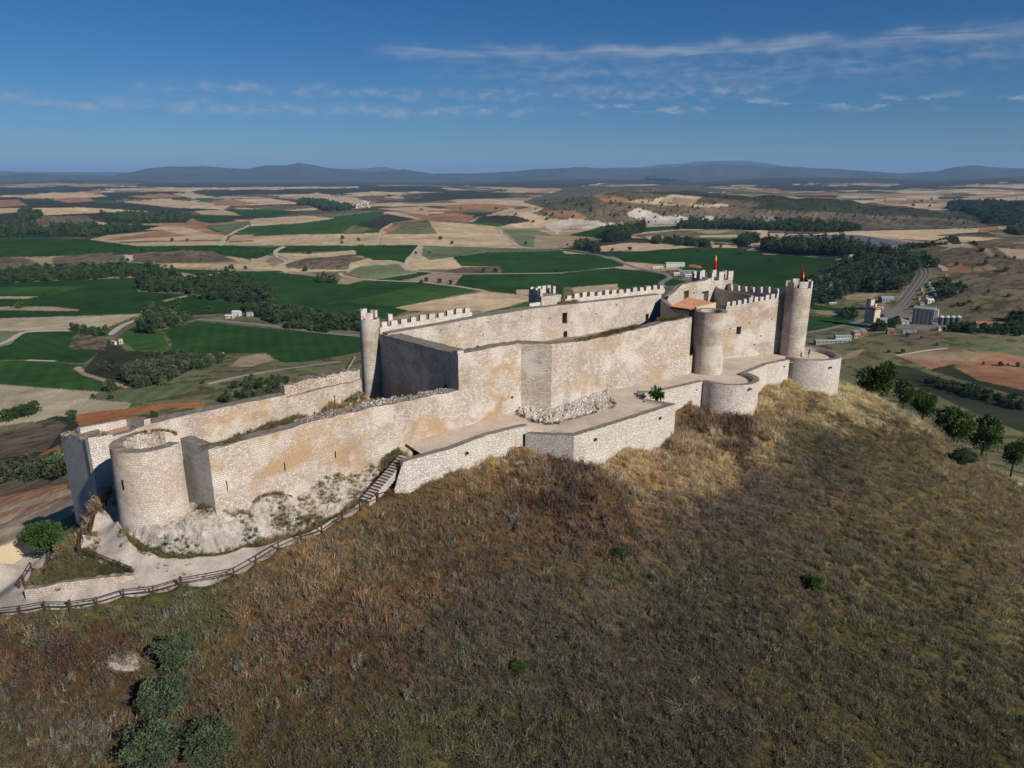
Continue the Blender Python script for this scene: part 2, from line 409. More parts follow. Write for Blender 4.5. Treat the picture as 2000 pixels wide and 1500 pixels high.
# ------------------------------------------------------------------ land colours
STRAW = (.44, .325, .20); PALE = (.38, .32, .215); GREEN = (.022, .060, .014); GREEN2 = (.038, .088, .020); LIGHT = (.125, .150, .075)
SCRUB = (.150, .115, .075); DARK = (.040, .045, .027); RED = (.30, .155, .09); RUST = (.36, .15, .062); CHALK = (.46, .40, .32); TAN = (.30, .225, .14)
OLIVE = (.150, .140, .072); GREY = (.20, .18, .155); WOODF = (.020, .034, .016); ROADC = (.36, .31, .25)
def cv(pts, ox, oy, s): return [(ox + a / s, oy + b / s) for a, b in pts]
ZA = lambda *p: cv(p, 0, 300, 2.857)
ZB = lambda *p: cv(p, 500, 340, 3.3333)
ZC = lambda *p: cv(p, 1050, 340, 3.3333)
ZD = lambda *p: cv(p, 1500, 380, 4.0)
FIELDS = [
 # far strips and woods
 (DARK, ZA((-200, 165), (800, 165), (900, 185), (560, 200), (420, 215), (0, 235), (-200, 240))),
 (DARK, ZA((980, 170), (2000, 172), (2000, 186), (980, 188))),
 (STRAW, ZA((590, 197), (1000, 190), (2000, 182), (2000, 192), (1200, 202), (600, 205))),
 (STRAW, ZA((80, 245), (300, 215), (550, 222), (600, 240), (400, 250))), (RED, ZA((270, 250), (500, 245), (530, 265), (380, 275))),
 (RED, ZA((-100, 255), (100, 258), (160, 290), (-100, 305))), (STRAW, ZA((-100, 305), (500, 300), (850, 325), (300, 345), (-100, 345))),
 (STRAW, ZA((680, 270), (900, 250), (1300, 285), (1250, 312), (950, 300))), (SCRUB, ZA((640, 258), (780, 250), (800, 265), (660, 272))),
 (RED, ZA((700, 240), (900, 222), (1050, 240), (850, 250))), (STRAW, ZA((960, 225), (1060, 215), (1230, 250), (1080, 250))),
 (STRAW, ZA((1250, 255), (1500, 248), (1700, 280), (1300, 290))), (RED, ZA((1180, 265), (1300, 255), (1450, 280), (1200, 290))),
 (STRAW, ZA((1090, 320), (1250, 312), (1360, 345), (1120, 340))), (GREEN, ZA((1250, 310), (1400, 315), (1660, 330), (1560, 350), (1370, 355))),
 (STRAW, ZA((1640, 240), (1830, 225), (1880, 245))), (STRAW, ZA((1780, 255), (1900, 240), (2000, 250), (2000, 275), (1850, 270))), (GREEN2, ZA((520, 258), (640, 265), (660, 280), (540, 275))),
 (DARK, ZA((200, 345), (560, 330), (960, 325), (1075, 350), (1040, 385), (800, 390), (500, 400), (200, 402))), (SCRUB, ZA((200, 350), (480, 345), (520, 372), (480, 400), (210, 400))), (DARK, ZA((-200, 350), (200, 318), (200, 400), (30, 395), (-200, 420))),
 (STRAW, ZA((515, 375), (640, 392), (580, 398), (520, 392))), (STRAW, ZA((700, 395), (830, 400), (780, 412), (690, 405))), (WOODF, ZA((-200, 410), (300, 405), (700, 395), (900, 400), (760, 440), (500, 465), (-200, 470))),
 (GREEN, ZA((1080, 345), (1160, 340), (1330, 375), (1180, 390), (1090, 375))),
 (GREEN, ZA((-300, 470), (500, 475), (700, 505), (1240, 515), (1540, 520), (1600, 515), (2000, 515), (2000, 540), (1560, 545), (1390, 600), (1200, 560), (900, 545), (600, 550), (280, 575), (-300, 580))),
 (STRAW, ZA((500, 480), (600, 455), (900, 430), (1110, 398), (1250, 455), (1240, 512), (760, 515))),
 (RED, ZA((570, 485), (900, 428), (1050, 458), (680, 482))), (STRAW, ZA((930, 420), (1060, 400), (1240, 457), (1060, 458))), (RED, ZA((1020, 405), (1110, 398), (1255, 455), (1170, 450))), (OLIVE, ZA((660, 492), (1250, 478), (1250, 484), (670, 500))),
 (LIGHT, ZA((1150, 405), (1390, 375), (1390, 410), (1280, 455))), (STRAW, ZA((1395, 370), (1700, 345), (1860, 360), (1700, 390), (1400, 405))),
 (GREEN2, ZA((1310, 455), (1400, 410), (1860, 368), (2000, 350), (2000, 445), (1600, 440))),
 (STRAW, ZA((1250, 495), (1300, 455), (1690, 450), (2000, 460), (2000, 516), (1250, 512))), (OLIVE, ZA((1280, 488), (1500, 480), (1680, 455), (1690, 460), (1500, 490), (1280, 495))),
 (SCRUB, ZA((-200, 590), (130, 580), (240, 620), (250, 660), (-200, 670))), (SCRUB, ZA((290, 580), (620, 548), (640, 570), (640, 600), (420, 625), (290, 625))), (CHALK, ZA((690, 565), (750, 565), (740, 595), (700, 600))),
 (LIGHT, ZA((640, 565), (690, 562), (690, 600), (640, 605))), (SCRUB, ZA((740, 560), (1020, 540), (1190, 545), (1330, 605), (950, 612), (740, 605))), (GREEN, ZA((420, 628), (640, 605), (890, 615), (890, 640), (430, 645))),
 (STRAW, ZA((890, 625), (960, 612), (1400, 618), (1400, 585), (1480, 585), (1540, 640), (1000, 635))), (STRAW, ZA((1260, 570), (1390, 590), (1390, 612), (1330, 605))), (TAN, ZA((1530, 560), (1620, 590), (1530, 640), (1480, 600))),
 (STRAW, ZA((1540, 555), (1700, 560), (1960, 540), (2000, 555), (1700, 590), (1600, 640), (1520, 640), (1620, 600))), (SCRUB, ZA((1590, 625), (1700, 585), (1930, 570), (2010, 580), (1930, 650), (1600, 640))),
 (GREEN, ZA((-300, 735), (260, 710), (560, 700), (780, 690), (770, 770), (1040, 785), (1300, 830), (1500, 880), (1370, 885), (1100, 900), (800, 890), (-300, 930))),
 (GREEN, ZA((900, 640), (1290, 655), (1560, 655), (1760, 690), (2000, 720), (2000, 910), (1830, 900), (1530, 870), (1450, 740), (1200, 700))), (GREEN2, ZA((-200, 748), (480, 740), (300, 790), (-200, 785))),
 (GREEN2, ZA((1560, 690), (1760, 700), (1850, 735), (1640, 720))), (STRAW, ZA((1030, 705), (1270, 650), (1300, 655), (1060, 705))), (STRAW, ZA((-200, 796), (210, 797), (150, 810), (-200, 812))), (TAN, ZA((-200, 855), (280, 853), (440, 868), (440, 878), (-200, 872))),
 (GREEN2, ZA((1540, 770), (2000, 720), (2000, 735), (1600, 790))), (TAN, ZA((900, 820), (1040, 790), (1050, 797), (930, 825))),
 (PALE, ZA((-300, 925), (540, 905), (790, 895), (700, 950), (540, 985), (120, 990), (-300, 985))), (STRAW, ZA((540, 985), (620, 935), (790, 895), (790, 905), (640, 965), (600, 980))),
 (GREEN, ZA((-300, 1085), (120, 995), (300, 990), (430, 1000), (380, 1060), (400, 1090), (560, 1100), (500, 1150), (460, 1170), (330, 1165), (180, 1150), (-300, 1160))), (LIGHT, ZA((-100, 1005), (90, 1000), (40, 1060), (-100, 1070))), (TAN, ZA((-100, 1085), (40, 1050), (110, 995), (125, 997), (60, 1062), (-100, 1110))),
 (DARK, ZA((380, 1050), (440, 1020), (620, 1040), (700, 1100), (1000, 1110), (1060, 1160), (1080, 1200), (900, 1290), (740, 1305), (460, 1215), (550, 1110), (400, 1085))), (SCRUB, ZA((390, 1050), (440, 1022), (600, 1040), (580, 1095), (400, 1085))),
 (GREEN, ZA((900, 985), (1100, 935), (1180, 945), (1560, 980), (2050, 1025), (2050, 1125), (1700, 1165), (1590, 1165), (1400, 1115), (950, 1115), (960, 1050))), (GREEN2, ZA((700, 960), (900, 985), (955, 1100), (760, 1100), (640, 1020))), (SCRUB, ZA((620, 1020), (700, 950), (850, 885), (900, 900), (760, 950), (650, 1030))),
 (OLIVE, ZA((540, 1000), (620, 960), (760, 905), (700, 960), (610, 1010))),
 (GREEN2, ZA((-300, 1165), (180, 1155), (480, 1180), (420, 1210), (460, 1230), (700, 1310), (560, 1330), (-300, 1265))), (STRAW, ZA((410, 1200), (450, 1185), (480, 1225), (730, 1300), (700, 1310), (460, 1235))),
 (PALE, ZA((-300, 1268), (560, 1330), (500, 1370), (740, 1385), (700, 1445), (300, 1480), (-300, 1560))), (OLIVE, ZA((1000, 1270), (1300, 1120), (1480, 1112), (1600, 1180), (2060, 1100), (2060, 1260), (1700, 1290), (1200, 1400), (700, 1440), (740, 1385))),
 (TAN, ZA((1280, 1190), (1350, 1130), (1480, 1115), (1530, 1150), (1400, 1190))), (LIGHT, ZA((500, 1370), (740, 1310), (1000, 1290), (1180, 1262), (1020, 1340), (760, 1395))),
 (TAN, ZA((1150, 1282), (1350, 1240), (1560, 1205), (1570, 1212), (1350, 1252), (1160, 1294))),
 (RUST, [(142, 810), (250, 797), (335, 787), (402, 787), (395, 800), (280, 825), (190, 832), (155, 832)]), (OLIVE, [(250, 812), (330, 797), (390, 797), (300, 815)]),
 (DARK, [(-60, 860), (40, 840), (110, 812), (140, 815), (160, 840), (100, 880), (30, 920), (-60, 930)]), (SCRUB, [(-60, 855), (20, 840), (100, 815), (130, 830), (90, 880), (-60, 905)]),
 (RUST, [(44, 912), (80, 885), (116, 868), (120, 905), (95, 914)]), (RUST, [(-60, 965), (60, 950), (128, 935), (132, 948), (-60, 990)]), (TAN, [(-60, 1020), (130, 960), (140, 1000), (60, 1040), (-60, 1080)]), (OLIVE, [(-60, 985), (130, 945), (132, 956), (-60, 1005)]), (RED, [(-60, 1000), (90, 972), (100, 985), (-60, 1025)]),
 # centre
 (GREEN, ZB((140, 510), (180, 465), (650, 465), (1060, 460), (970, 580), (880, 560), (760, 560), (650, 520), (640, 495))), (STRAW, ZB((130, 515), (430, 520), (640, 495), (650, 520), (330, 555), (230, 555))), (SCRUB, ZB((180, 590), (330, 545), (600, 535), (750, 545), (620, 575), (590, 625), (260, 610))),
 (PALE, ZB((590, 645), (610, 575), (750, 565), (930, 570), (970, 620), (1050, 640), (760, 690))), (LIGHT, ZB((600, 645), (660, 600), (930, 585), (970, 625), (1040, 640), (760, 688))), (STRAW, ZB((620, 575), (750, 568), (700, 595), (610, 620))),
 (LIGHT, ZB((1070, 465), (2000, 490), (2000, 500), (1500, 515), (1280, 540), (1130, 560), (1000, 590), (1080, 480))), (PALE, ZB((1000, 590), (1050, 480), (1090, 470), (1080, 530), (1130, 560))), (STRAW, ZB((1000, 600), (1250, 545), (1300, 575), (1010, 632))), (GREEN, ZB((1280, 540), (1500, 512), (2000, 498), (2000, 645), (1600, 650), (1590, 600), (1340, 600))),
 (SCRUB, ZB((1200, 640), (1350, 605), (1590, 600), (1590, 645), (1340, 655))), (GREEN, ZB((800, 685), (1100, 635), (1180, 650), (930, 690))), (TAN, ZB((980, 690), (1150, 645), (1345, 655), (1290, 722), (1080, 700))), (GREEN, ZB((1295, 722), (1350, 655), (2000, 645), (2000, 810), (1700, 790), (1480, 750))), (STRAW, ZB((1690, 752), (1860, 752), (1860, 790), (1700, 785))),
 (GREEN, ZB((-100, 640), (150, 630), (400, 700), (540, 720), (720, 695), (1080, 705), (1430, 760), (900, 870), (1000, 885), (860, 940), (100, 960), (-100, 900))), (GREEN2, ZB((600, 830), (1080, 720), (1430, 760), (900, 868))), (TAN, ZB((150, 640), (230, 632), (400, 650), (395, 668))), (TAN, ZB((530, 715), (560, 650), (700, 690), (600, 718))),
 (GREEN, ZB((460, 838), (900, 862), (1000, 885), (860, 892), (480, 845))),
 (STRAW, ZB((900, 870), (1470, 765), (1870, 800), (1480, 900), (1460, 890), (1000, 890))), (GREEN2, ZB((1480, 905), (1840, 818), (1840, 890), (1480, 925))), (TAN, ZB((890, 930), (1100, 893), (1480, 893), (1480, 940), (900, 945))),
 (STRAW, ZB((-20, 290), (330, 270), (500, 290), (300, 320), (-20, 338))), (GREEN2, ZB((-20, 405), (-20, 340), (400, 320), (550, 270), (830, 238), (830, 330), (800, 380), (600, 395), (400, 385))), (OLIVE, ZB((560, 380), (640, 330), (760, 360), (640, 392))), (OLIVE, ZB((300, 270), (650, 240), (830, 236), (560, 268))),
 (DARK, ZB((660, 330), (850, 258), (1040, 292), (880, 320), (800, 360))), (OLIVE, ZB((830, 392), (900, 310), (1130, 308), (1180, 388))), (RED, ZB((830, 360), (890, 335), (930, 345), (850, 390))), (STRAW, ZB((820, 395), (1180, 388), (1120, 300), (1560, 340), (1580, 385), (1680, 465), (820, 455))),
 (STRAW, ZB((-20, 412), (300, 395), (800, 387), (780, 455), (200, 465), (-20, 460))), (OLIVE, ZB((785, 455), (805, 385), (822, 385), (805, 455))), (LIGHT, ZB((1600, 360), (1830, 365), (2000, 420), (2000, 475), (1730, 475))), (TAN, ZB((1830, 430), (2000, 420), (2000, 465), (1850, 465))),
 (STRAW, ZB((1370, 310), (1660, 220), (1850, 270), (1990, 300), (1850, 350), (1580, 350), (1700, 310))), (RED, ZB((900, 240), (1130, 270), (1300, 250), (1420, 270), (1370, 310), (1100, 300))), (DARK, ZB((1400, 315), (1480, 270), (1690, 270), (1800, 305), (1560, 340))), (GREEN2, ZB((1400, 315), (1570, 315), (1600, 330), (1560, 340))), (RED, ZB((1210, 210), (1500, 190), (1720, 210), (1560, 240), (1260, 230))), (STRAW, ZB((770, 225), (1080, 210), (1210, 230), (1000, 245))), (STRAW, ZB((410, 165), (560, 150), (790, 185), (560, 192))), (STRAW, ZB((240, 148), (400, 120), (470, 140), (330, 155))), (STRAW, ZB((560, 145), (760, 110), (980, 128), (760, 140))), (SCRUB, ZB((640, 150), (760, 135), (880, 160), (720, 175))),
 # right
 ((.125, .105, .070), ZD((-200, 110), (400, 135), (900, 165), (1500, 190), (1760, 235), (1640, 258), (700, 275), (-200, 240))), ((.11, .098, .062), ZC((-100, 180), (300, 60), (900, 60), (1300, 110), (900, 130), (560, 200), (300, 300))),
 (RED, ZC((50, 240), (230, 238), (340, 290), (300, 297), (50, 270))), (CHALK, ZC((50, 320), (210, 290), (380, 300), (460, 335), (380, 345), (160, 360), (130, 390), (60, 350))), (TAN, ZC((-20, 400), (200, 405), (265, 450), (100, 480), (-20, 482))), (GREEN, ZC((200, 400), (420, 340), (560, 328), (700, 345), (930, 335), (900, 360), (650, 380), (450, 418))),
 (SCRUB, ZC((300, 300), (420, 210), (700, 160), (1000, 210), (1300, 230), (1900, 280), (2000, 345), (1200, 330), (700, 330), (560, 320))), (CHALK, ZC((640, 310), (680, 235), (760, 250), (820, 280), (900, 265), (960, 275), (1030, 320), (700, 330))), (CHALK, ZC((1040, 325), (1080, 275), (1130, 270), (1190, 325))), (GREY, ZC((1420, 320), (1470, 275), (1540, 280), (1580, 325))), (CHALK, ZC((580, 260), (640, 220), (740, 240), (700, 280), (640, 290))),
 (RED, ZC((370, 140), (500, 135), (640, 185), (430, 180))), (STRAW, ZC((570, 180), (680, 165), (950, 205), (640, 190))), (TAN, ZC((880, 150), (1050, 165), (1000, 205), (880, 195))), (STRAW, ZC((980, 195), (1200, 195), (1250, 210), (1010, 215))), (DARK, ZC((580, 120), (1000, 110), (1400, 150), (1800, 175), (1600, 200), (1000, 140))), (STRAW, ZC((1000, 345), (1040, 330), (1300, 355), (1500, 365), (1500, 385), (1100, 375))),
 (OLIVE, ZC((600, 400), (900, 370), (1300, 355), (1500, 400), (1300, 450), (700, 420))), (STRAW, ZC((700, 405), (940, 405), (960, 420), (720, 425))), (TAN, ZC((1000, 372), (1200, 365), (1290, 372), (1120, 388))), (STRAW, ZC((1050, 400), (1300, 395), (1300, 410), (1060, 412))), (STRAW, ZC((1340, 402), (1500, 398), (1460, 420), (1350, 420))), (GREEN, ZC((880, 430), (1000, 415), (1310, 425), (1290, 445), (1000, 438))), (STRAW, ZC((1070, 440), (1140, 436), (1150, 455), (1080, 455))), (STRAW, ZC((1130, 462), (1300, 460), (1290, 478), (1140, 480))),
 (STRAW, ZC((380, 475), (560, 448), (760, 450), (1050, 475), (700, 500), (390, 505))), (GREEN, ZC((470, 525), (800, 490), (1300, 485), (1700, 530), (2020, 570), (2020, 700), (1500, 830), (1150, 640), (960, 625), (840, 590), (560, 570))), (GREEN, ZC((-20, 510), (380, 525), (560, 580), (560, 600), (-20, 655))), (GREEN, ZC((-20, 665), (500, 610), (850, 655), (800, 720), (530, 760), (520, 715), (230, 735), (-20, 725))), (STRAW, ZC((230, 738), (520, 715), (530, 760), (230, 775))), (GREEN, ZC((820, 715), (880, 680), (960, 700), (950, 725), (840, 730))), (TAN, ZC((1460, 515), (1700, 525), (1680, 530), (1480, 525))),
 (TAN, ZC((740, 620), (830, 605), (840, 630), (780, 635))), (RUST, ZC((980, 600), (1000, 585), (1070, 600), (1060, 612))), (GREY, ZC((900, 640), (980, 620), (1060, 640), (1040, 690), (960, 690))),
 (STRAW, ZD((-60, 300), (300, 310), (700, 285), (1640, 262), (1650, 292), (1280, 320), (1830, 340), (1560, 375), (1300, 360), (1100, 350), (700, 320), (130, 330), (-60, 330))), (TAN, ZD((60, 330), (130, 325), (700, 315), (1250, 372), (1500, 400), (1400, 410), (1200, 400), (800, 440), (300, 410), (40, 390))), (RED, ZD((200, 400), (800, 380), (1240, 382), (760, 415), (600, 420))), (PALE, ZD((640, 420), (1200, 385), (1480, 390), (1480, 400), (800, 442))), (RED, ZD((1640, 255), (1790, 250), (1800, 280), (1660, 295))), (STRAW, ZD((1790, 248), (2080, 235), (2080, 260), (1810, 280))), (OLIVE, ZD((1700, 295), (2080, 270), (2080, 330), (1830, 335))), (SCRUB, ZD((1570, 385), (1800, 345), (2080, 340), (2080, 420), (1600, 405))), (STRAW, ZD((1780, 412), (2080, 440), (2080, 510), (1900, 500))), (STRAW, ZD((1840, 380), (2080, 370), (2080, 382))),
 (SCRUB, ZD((800, 450), (1300, 395), (1420, 415), (1250, 470), (900, 470))), (PALE, ZD((920, 470), (1150, 475), (1260, 470), (1250, 485), (930, 488))), (GREEN, ZD((-20, 480), (500, 500), (690, 540), (450, 620), (330, 720), (-20, 735))), (GREEN, ZD((900, 612), (1160, 603), (1150, 650), (1000, 665))), (TAN, ZD((590, 790), (860, 765), (900, 770), (800, 815), (620, 820))), (GREEN, ZD((310, 850), (640, 898), (700, 918), (560, 925), (320, 895))), (GREEN, ZD((290, 945), (670, 960), (690, 1000), (290, 1090))), (TAN, ZD((360, 905), (480, 905), (600, 935), (560, 945), (400, 935))),
 (SCRUB, ZD((1200, 480), (1480, 410), (1700, 420), (2100, 560), (2100, 970), (1500, 960), (1330, 780), (1380, 640), (1270, 560))), (RED, ZD((1350, 575), (1450, 530), (1590, 575), (1580, 608), (1390, 608))), (TAN, ZD((1600, 560), (1650, 550), (1680, 595), (1600, 600))), (TAN, ZD((1670, 565), (1720, 545), (1790, 580), (1720, 595))), (OLIVE, ZD((1540, 800), (1700, 770), (1900, 800), (1700, 880), (1530, 860))),
 (TAN, ZD((1670, 430), (1710, 415), (1780, 470), (1740, 490))), (GREY, ZD((830, 960), (1000, 840), (1130, 660), (1190, 570), (1250, 580), (1230, 700), (1090, 880), (960, 960))), (GREY, ZD((700, 840), (960, 860), (1000, 900), (1300, 900), (1500, 1000), (1200, 1060), (800, 1030), (830, 950))), (TAN, ZD((1500, 995), (1640, 1010), (1620, 1025), (1500, 1015))),
 (OLIVE, ZD((280, 1110), (700, 1110), (1400, 1075), (2100, 1080), (2100, 1300), (1000, 1270), (540, 1270), (300, 1200))), (SCRUB, ZD((800, 1120), (1200, 1070), (1400, 1110), (1250, 1160), (1000, 1150))), (LIGHT, ZD((1300, 1190), (1800, 1170), (2100, 1230), (2100, 1290), (1800, 1235))), (TAN, ZD((560, 1290), (640, 1230), (760, 1200), (700, 1270))),
 (RED, ZD((1000, 1260), (1280, 1210), (1800, 1228), (2100, 1290), (2100, 1340), (1450, 1330), (1280, 1370), (1150, 1310))), (TAN, ZD((1000, 1262), (1280, 1225), (1800, 1245), (1600, 1300), (1200, 1290))), (DARK, ZD((1250, 1370), (1450, 1322), (1480, 1340), (1700, 1440), (2100, 1560), (2100, 1620), (1640, 1480))), (RED, ZD((1450, 1345), (1800, 1330), (2100, 1370), (2100, 1550), (1640, 1450))), (OLIVE, ZD((1150, 1340), (1280, 1375), (1640, 1480), (2100, 1620), (2100, 1660), (1500, 1480), (1100, 1370))), (DARK, ZD((950, 1330), (1100, 1345), (1500, 1480), (2100, 1670), (2100, 1900), (1700, 1750), (1300, 1560), (1000, 1450))),
 (SCRUB, [(-60, 958), (125, 925), (130, 945), (-60, 990)]), ((.40, .22, .125), [(-60, 985), (128, 944), (134, 960), (-60, 1012)]), ((.42, .315, .215), [(-60, 1008), (140, 955), (150, 1000), (85, 1035), (-60, 1088)]), ((.36, .21, .13), [(-60, 1018), (136, 968), (138, 974), (-60, 1028)]),
]

ANCH = np.array([(80, 1290, 84, 57, 35), (200, 1260, 88, 60, 37), (20, 1400, 78, 64, 44), (100, 1440, 86, 73, 50), (550, 1150, 106, 83, 53), (640, 1090, 110, 87, 55), (480, 1190, 100, 76, 44), (620, 1240, 92, 66, 42), (760, 1200, 104, 75, 47), (850, 1050, 90, 70, 46),
 (950, 950, 108, 84, 50), (900, 1000, 96, 75, 47), (1000, 920, 130, 102, 60), (1080, 960, 78, 55, 40), (1130, 935, 84, 60, 46), (1230, 900, 152, 125, 82), (1360, 900, 142, 118, 76), (1250, 955, 134, 104, 64), (1300, 1000, 82, 68, 54), (1150, 1050, 98, 73, 47),
 (1400, 850, 88, 62, 42), (1440, 840, 84, 58, 42), (1500, 780, 150, 124, 80), (1530, 830, 134, 111, 70), (1600, 850, 84, 79, 52), (1680, 760, 156, 134, 88), (1700, 830, 98, 84, 56), (1750, 775, 152, 132, 90), (1900, 875, 112, 98, 62), (1800, 900, 84, 74, 50), (1950, 985, 98, 86, 56), (1740, 870, 80, 70, 48), (1650, 900, 74, 64, 50),
 (1500, 950, 80, 68, 57), (1450, 1000, 78, 66, 56), (1600, 1050, 86, 76, 51), (1750, 1000, 94, 84, 53), (1900, 1050, 96, 82, 50), (1980, 1100, 104, 90, 60), (1800, 1150, 82, 74, 49), (1400, 1200, 76, 68, 51), (1200, 1150, 88, 78, 55), (1000, 1200, 82, 72, 56),
 (900, 1300, 80, 70, 53), (1100, 1300, 78, 70, 55), (800, 1450, 80, 76, 43), (1000, 1450, 78, 74, 47), (1300, 1400, 76, 66, 49), (1600, 1350, 82, 74, 45), (1850, 1350, 86, 78, 49), (1900, 1450, 74, 70, 41), (600, 1450, 82, 68, 41), (700, 1330, 80, 64, 43),
 (150, 1215, 92, 88, 52), (330, 1190, 80, 80, 46), (420, 1160, 90, 88, 50), (120, 1100, 92, 84, 58), (30, 1000, 150, 115, 85)], float)
def hill_colour(u, v, x, y):
    """mean sunlit colour (linear) of the dry growth on the castle hill"""
    u = u + (fbm(x / 5 + 9, y / 5, 3) - 0.5) * 190; v = v + (fbm(x / 5, y / 5 + 31, 3) - 0.5) * 130
    n2 = (fbm(x / 1.4 + 77, y / 1.4, 3) - .5); u = u + n2 * 150; v = v - n2 * 110
    A = np.array([lin(*a[2:]) for a in ANCH])
    out = np.empty((len(u), 3))
    for i in range(0, len(u), 50000):
        s = slice(i, i + 50000)
        d2 = (u[s, None] - ANCH[None, :, 0]) ** 2 + (1.25 * (v[s, None] - ANCH[None, :, 1])) ** 2
        w = 1.0 / (d2 + 900.0) ** 2.2
        out[s] = (w @ A) / w.sum(1)[:, None]
    return out

def land_colour(x, y, z):
    n = len(x)
    r = np.hypot(x, y)
    # fields of uneven size
    wx = x + (fbm(x / 600, y / 600, 3) - .5) * 500; wy = y + (fbm(x / 600 + 40, y / 600, 3) - .5) * 500
    sx, sy = 300.0, 170.0
    gx = np.floor(wx / sx); gy = np.floor(wy / sy)
    best = np.full(n, 1e9); hid = np.zeros(n)
    for i in (-1, 0, 1):
        for j in (-1, 0, 1):
            cx, cy = gx + i, gy + j
            h1 = np.modf(np.abs(np.sin(cx * 127.1 + cy * 311.7) * 43758.5453))[0]
            h2 = np.modf(np.abs(np.sin(cx * 269.5 + cy * 183.3) * 43758.5453))[0]
            d = (wx / sx - cx - h1) ** 2 + (wy / sy - cy - h2) ** 2
            m = d < best; best[m] = d[m]; hid[m] = np.modf(np.abs(np.sin(cx * 12.9898 + cy * 78.233) * 43758.5453))[0][m]
    pal = np.array([STRAW, STRAW, PALE, STRAW, RED, SCRUB, TAN, OLIVE, STRAW, DARK, SCRUB, RED, TAN, GREEN2])
    col = pal[np.minimum((hid * len(pal)).astype(int), len(pal) - 1)]
    # scrub and oak woods take over on rough and far ground
    sc = fbm(x / 1300 + 11, y / 1300 + 3, 4)
    far = sstep(4500, 9000, r)
    m = sc + 0.16 * far - .05 * sstep(-200, 400, x) * (1 - sstep(4500, 6000, r)) > 0.60
    col[m] = np.array(DARK)
    m2 = (sc > 0.545) & ~m & (r > 1500); col[m2] = np.array(SCRUB) * 0.75
    mt = sstep(9600, 11000, r + 900 * (fbm(x / 900, y / 900, 3) - .5))[:, None]
    col = col * (1 - mt) + np.array((.062, .066, .050)) * mt
    u, v, d = proj(x, y, z)
    dc = np.hypot(x - np.clip(x, -45, 55), y - np.clip(y, 60, 135))
    valley = (y > 20) & ((dc > 45) | ((x < -48) & (dc > 9)))
    idx = np.nonzero(valley & (u > -400) & (u < 2400) & (v < 1250) & (r < 9000))[0]
    jit = 1.6
    px = u[idx] + (fbm(x[idx] / 25, y[idx] / 25, 3) - .5) * jit * 3; py = v[idx] + (fbm(x[idx] / 25 + 50, y[idx] / 25, 3) - .5) * jit
    sub = col[idx]; got = np.zeros(len(idx), bool)
    near = r[idx] < 1100
    sub[near] = np.array(OLIVE)
    X_, Y_ = x[idx], y[idx]
    for i_, (c, poly) in enumerate(FIELDS):
        mm = in_poly(px, py, poly); sub[mm] = c; got |= mm
        if c in (GREEN, GREEN2, STRAW, LIGHT, RED, PALE, TAN) and mm.any():
            th = (i_ * 2.399) % PI; sp = 11 + (i_ * 7) % 9; am = .10 if c in (GREEN, GREEN2, LIGHT) else .06
            ph = (X_[mm] * math.cos(th) + Y_[mm] * math.sin(th)) / sp
            row = np.sin(2 * PI * ph) * am + .7 * am * (vnoise(ph * .37 + i_, np.full(ph.shape, i_ * 1.3)) - .5) * 2
            sub[mm] *= (1 + row * (1 - sstep(1200, 2600, r[idx][mm])) + .16 * ((i_ * .618) % 1 - .5))[:, None]
    col[idx] = sub
    # large soft mottling that belongs to the soil and the crop
    k = 0.72 + 0.56 * fbm(x / 45, y / 45, 5, gain=.6) + 0.25 * (fbm(x / 260 + 7, y / 260, 3) - .5)
    col = col * k[:, None]
    # dark scrub speckles on the unfarmed ground
    spk = (fbm(x / 7, y / 7, 3) > 0.60)
    wild = (np.abs(col[:, 0] / np.maximum(col[:, 1], 1e-4) - 1.2) < 0.22) & (col.sum(1) < .50)
    col[spk & wild & (r > 200)] *= np.array((.50, .56, .5))
    # castle hill
    dw = dc + np.clip(-47 - x, 0, None) * 2.6 + np.clip(y - 100 - .7 * x, 0, None) * 1.5
    hw = (1 - sstep(45, 75, dw + 8 * (fbm(x / 9, y / 9, 2) - .5)))
    hi = np.nonzero(hw > 0.001)[0]
    if len(hi):
        hc = hill_colour(np.where(y[hi] > 5, u[hi], 1000), np.where(y[hi] > 5, v[hi], 1400), x[hi], y[hi]) * 0.95
        hc *= (0.7 + 0.6 * fbm(x[hi] / 1.3, y[hi] / 1.3, 3))[:, None]
        col[hi] = col[hi] * (1 - hw[hi, None]) + hc * hw[hi, None]
    inn = np.nonzero((y > 55) & (y < 100) & (x > -40) & (x < -4) & (z > CZ - 31.6) & (z < CZ - 28) & (u > 400) & (u < 900) & (v < 885) & (v > 745))[0]
    if len(inn):
        k = sstep(.40, .56, fbm(x[inn] / 2.2, y[inn] / 2.2, 3) + .22 * in_poly(u[inn], v[inn], [(540, 850), (600, 818), (690, 785), (740, 770), (900, 765), (880, 800), (600, 870)]))[:, None]
        col[inn] = np.array((.46, .40, .33)) * k + np.array((.24, .18, .10)) * (1 - k)
    return np.clip(col, 0.004, 0.9)

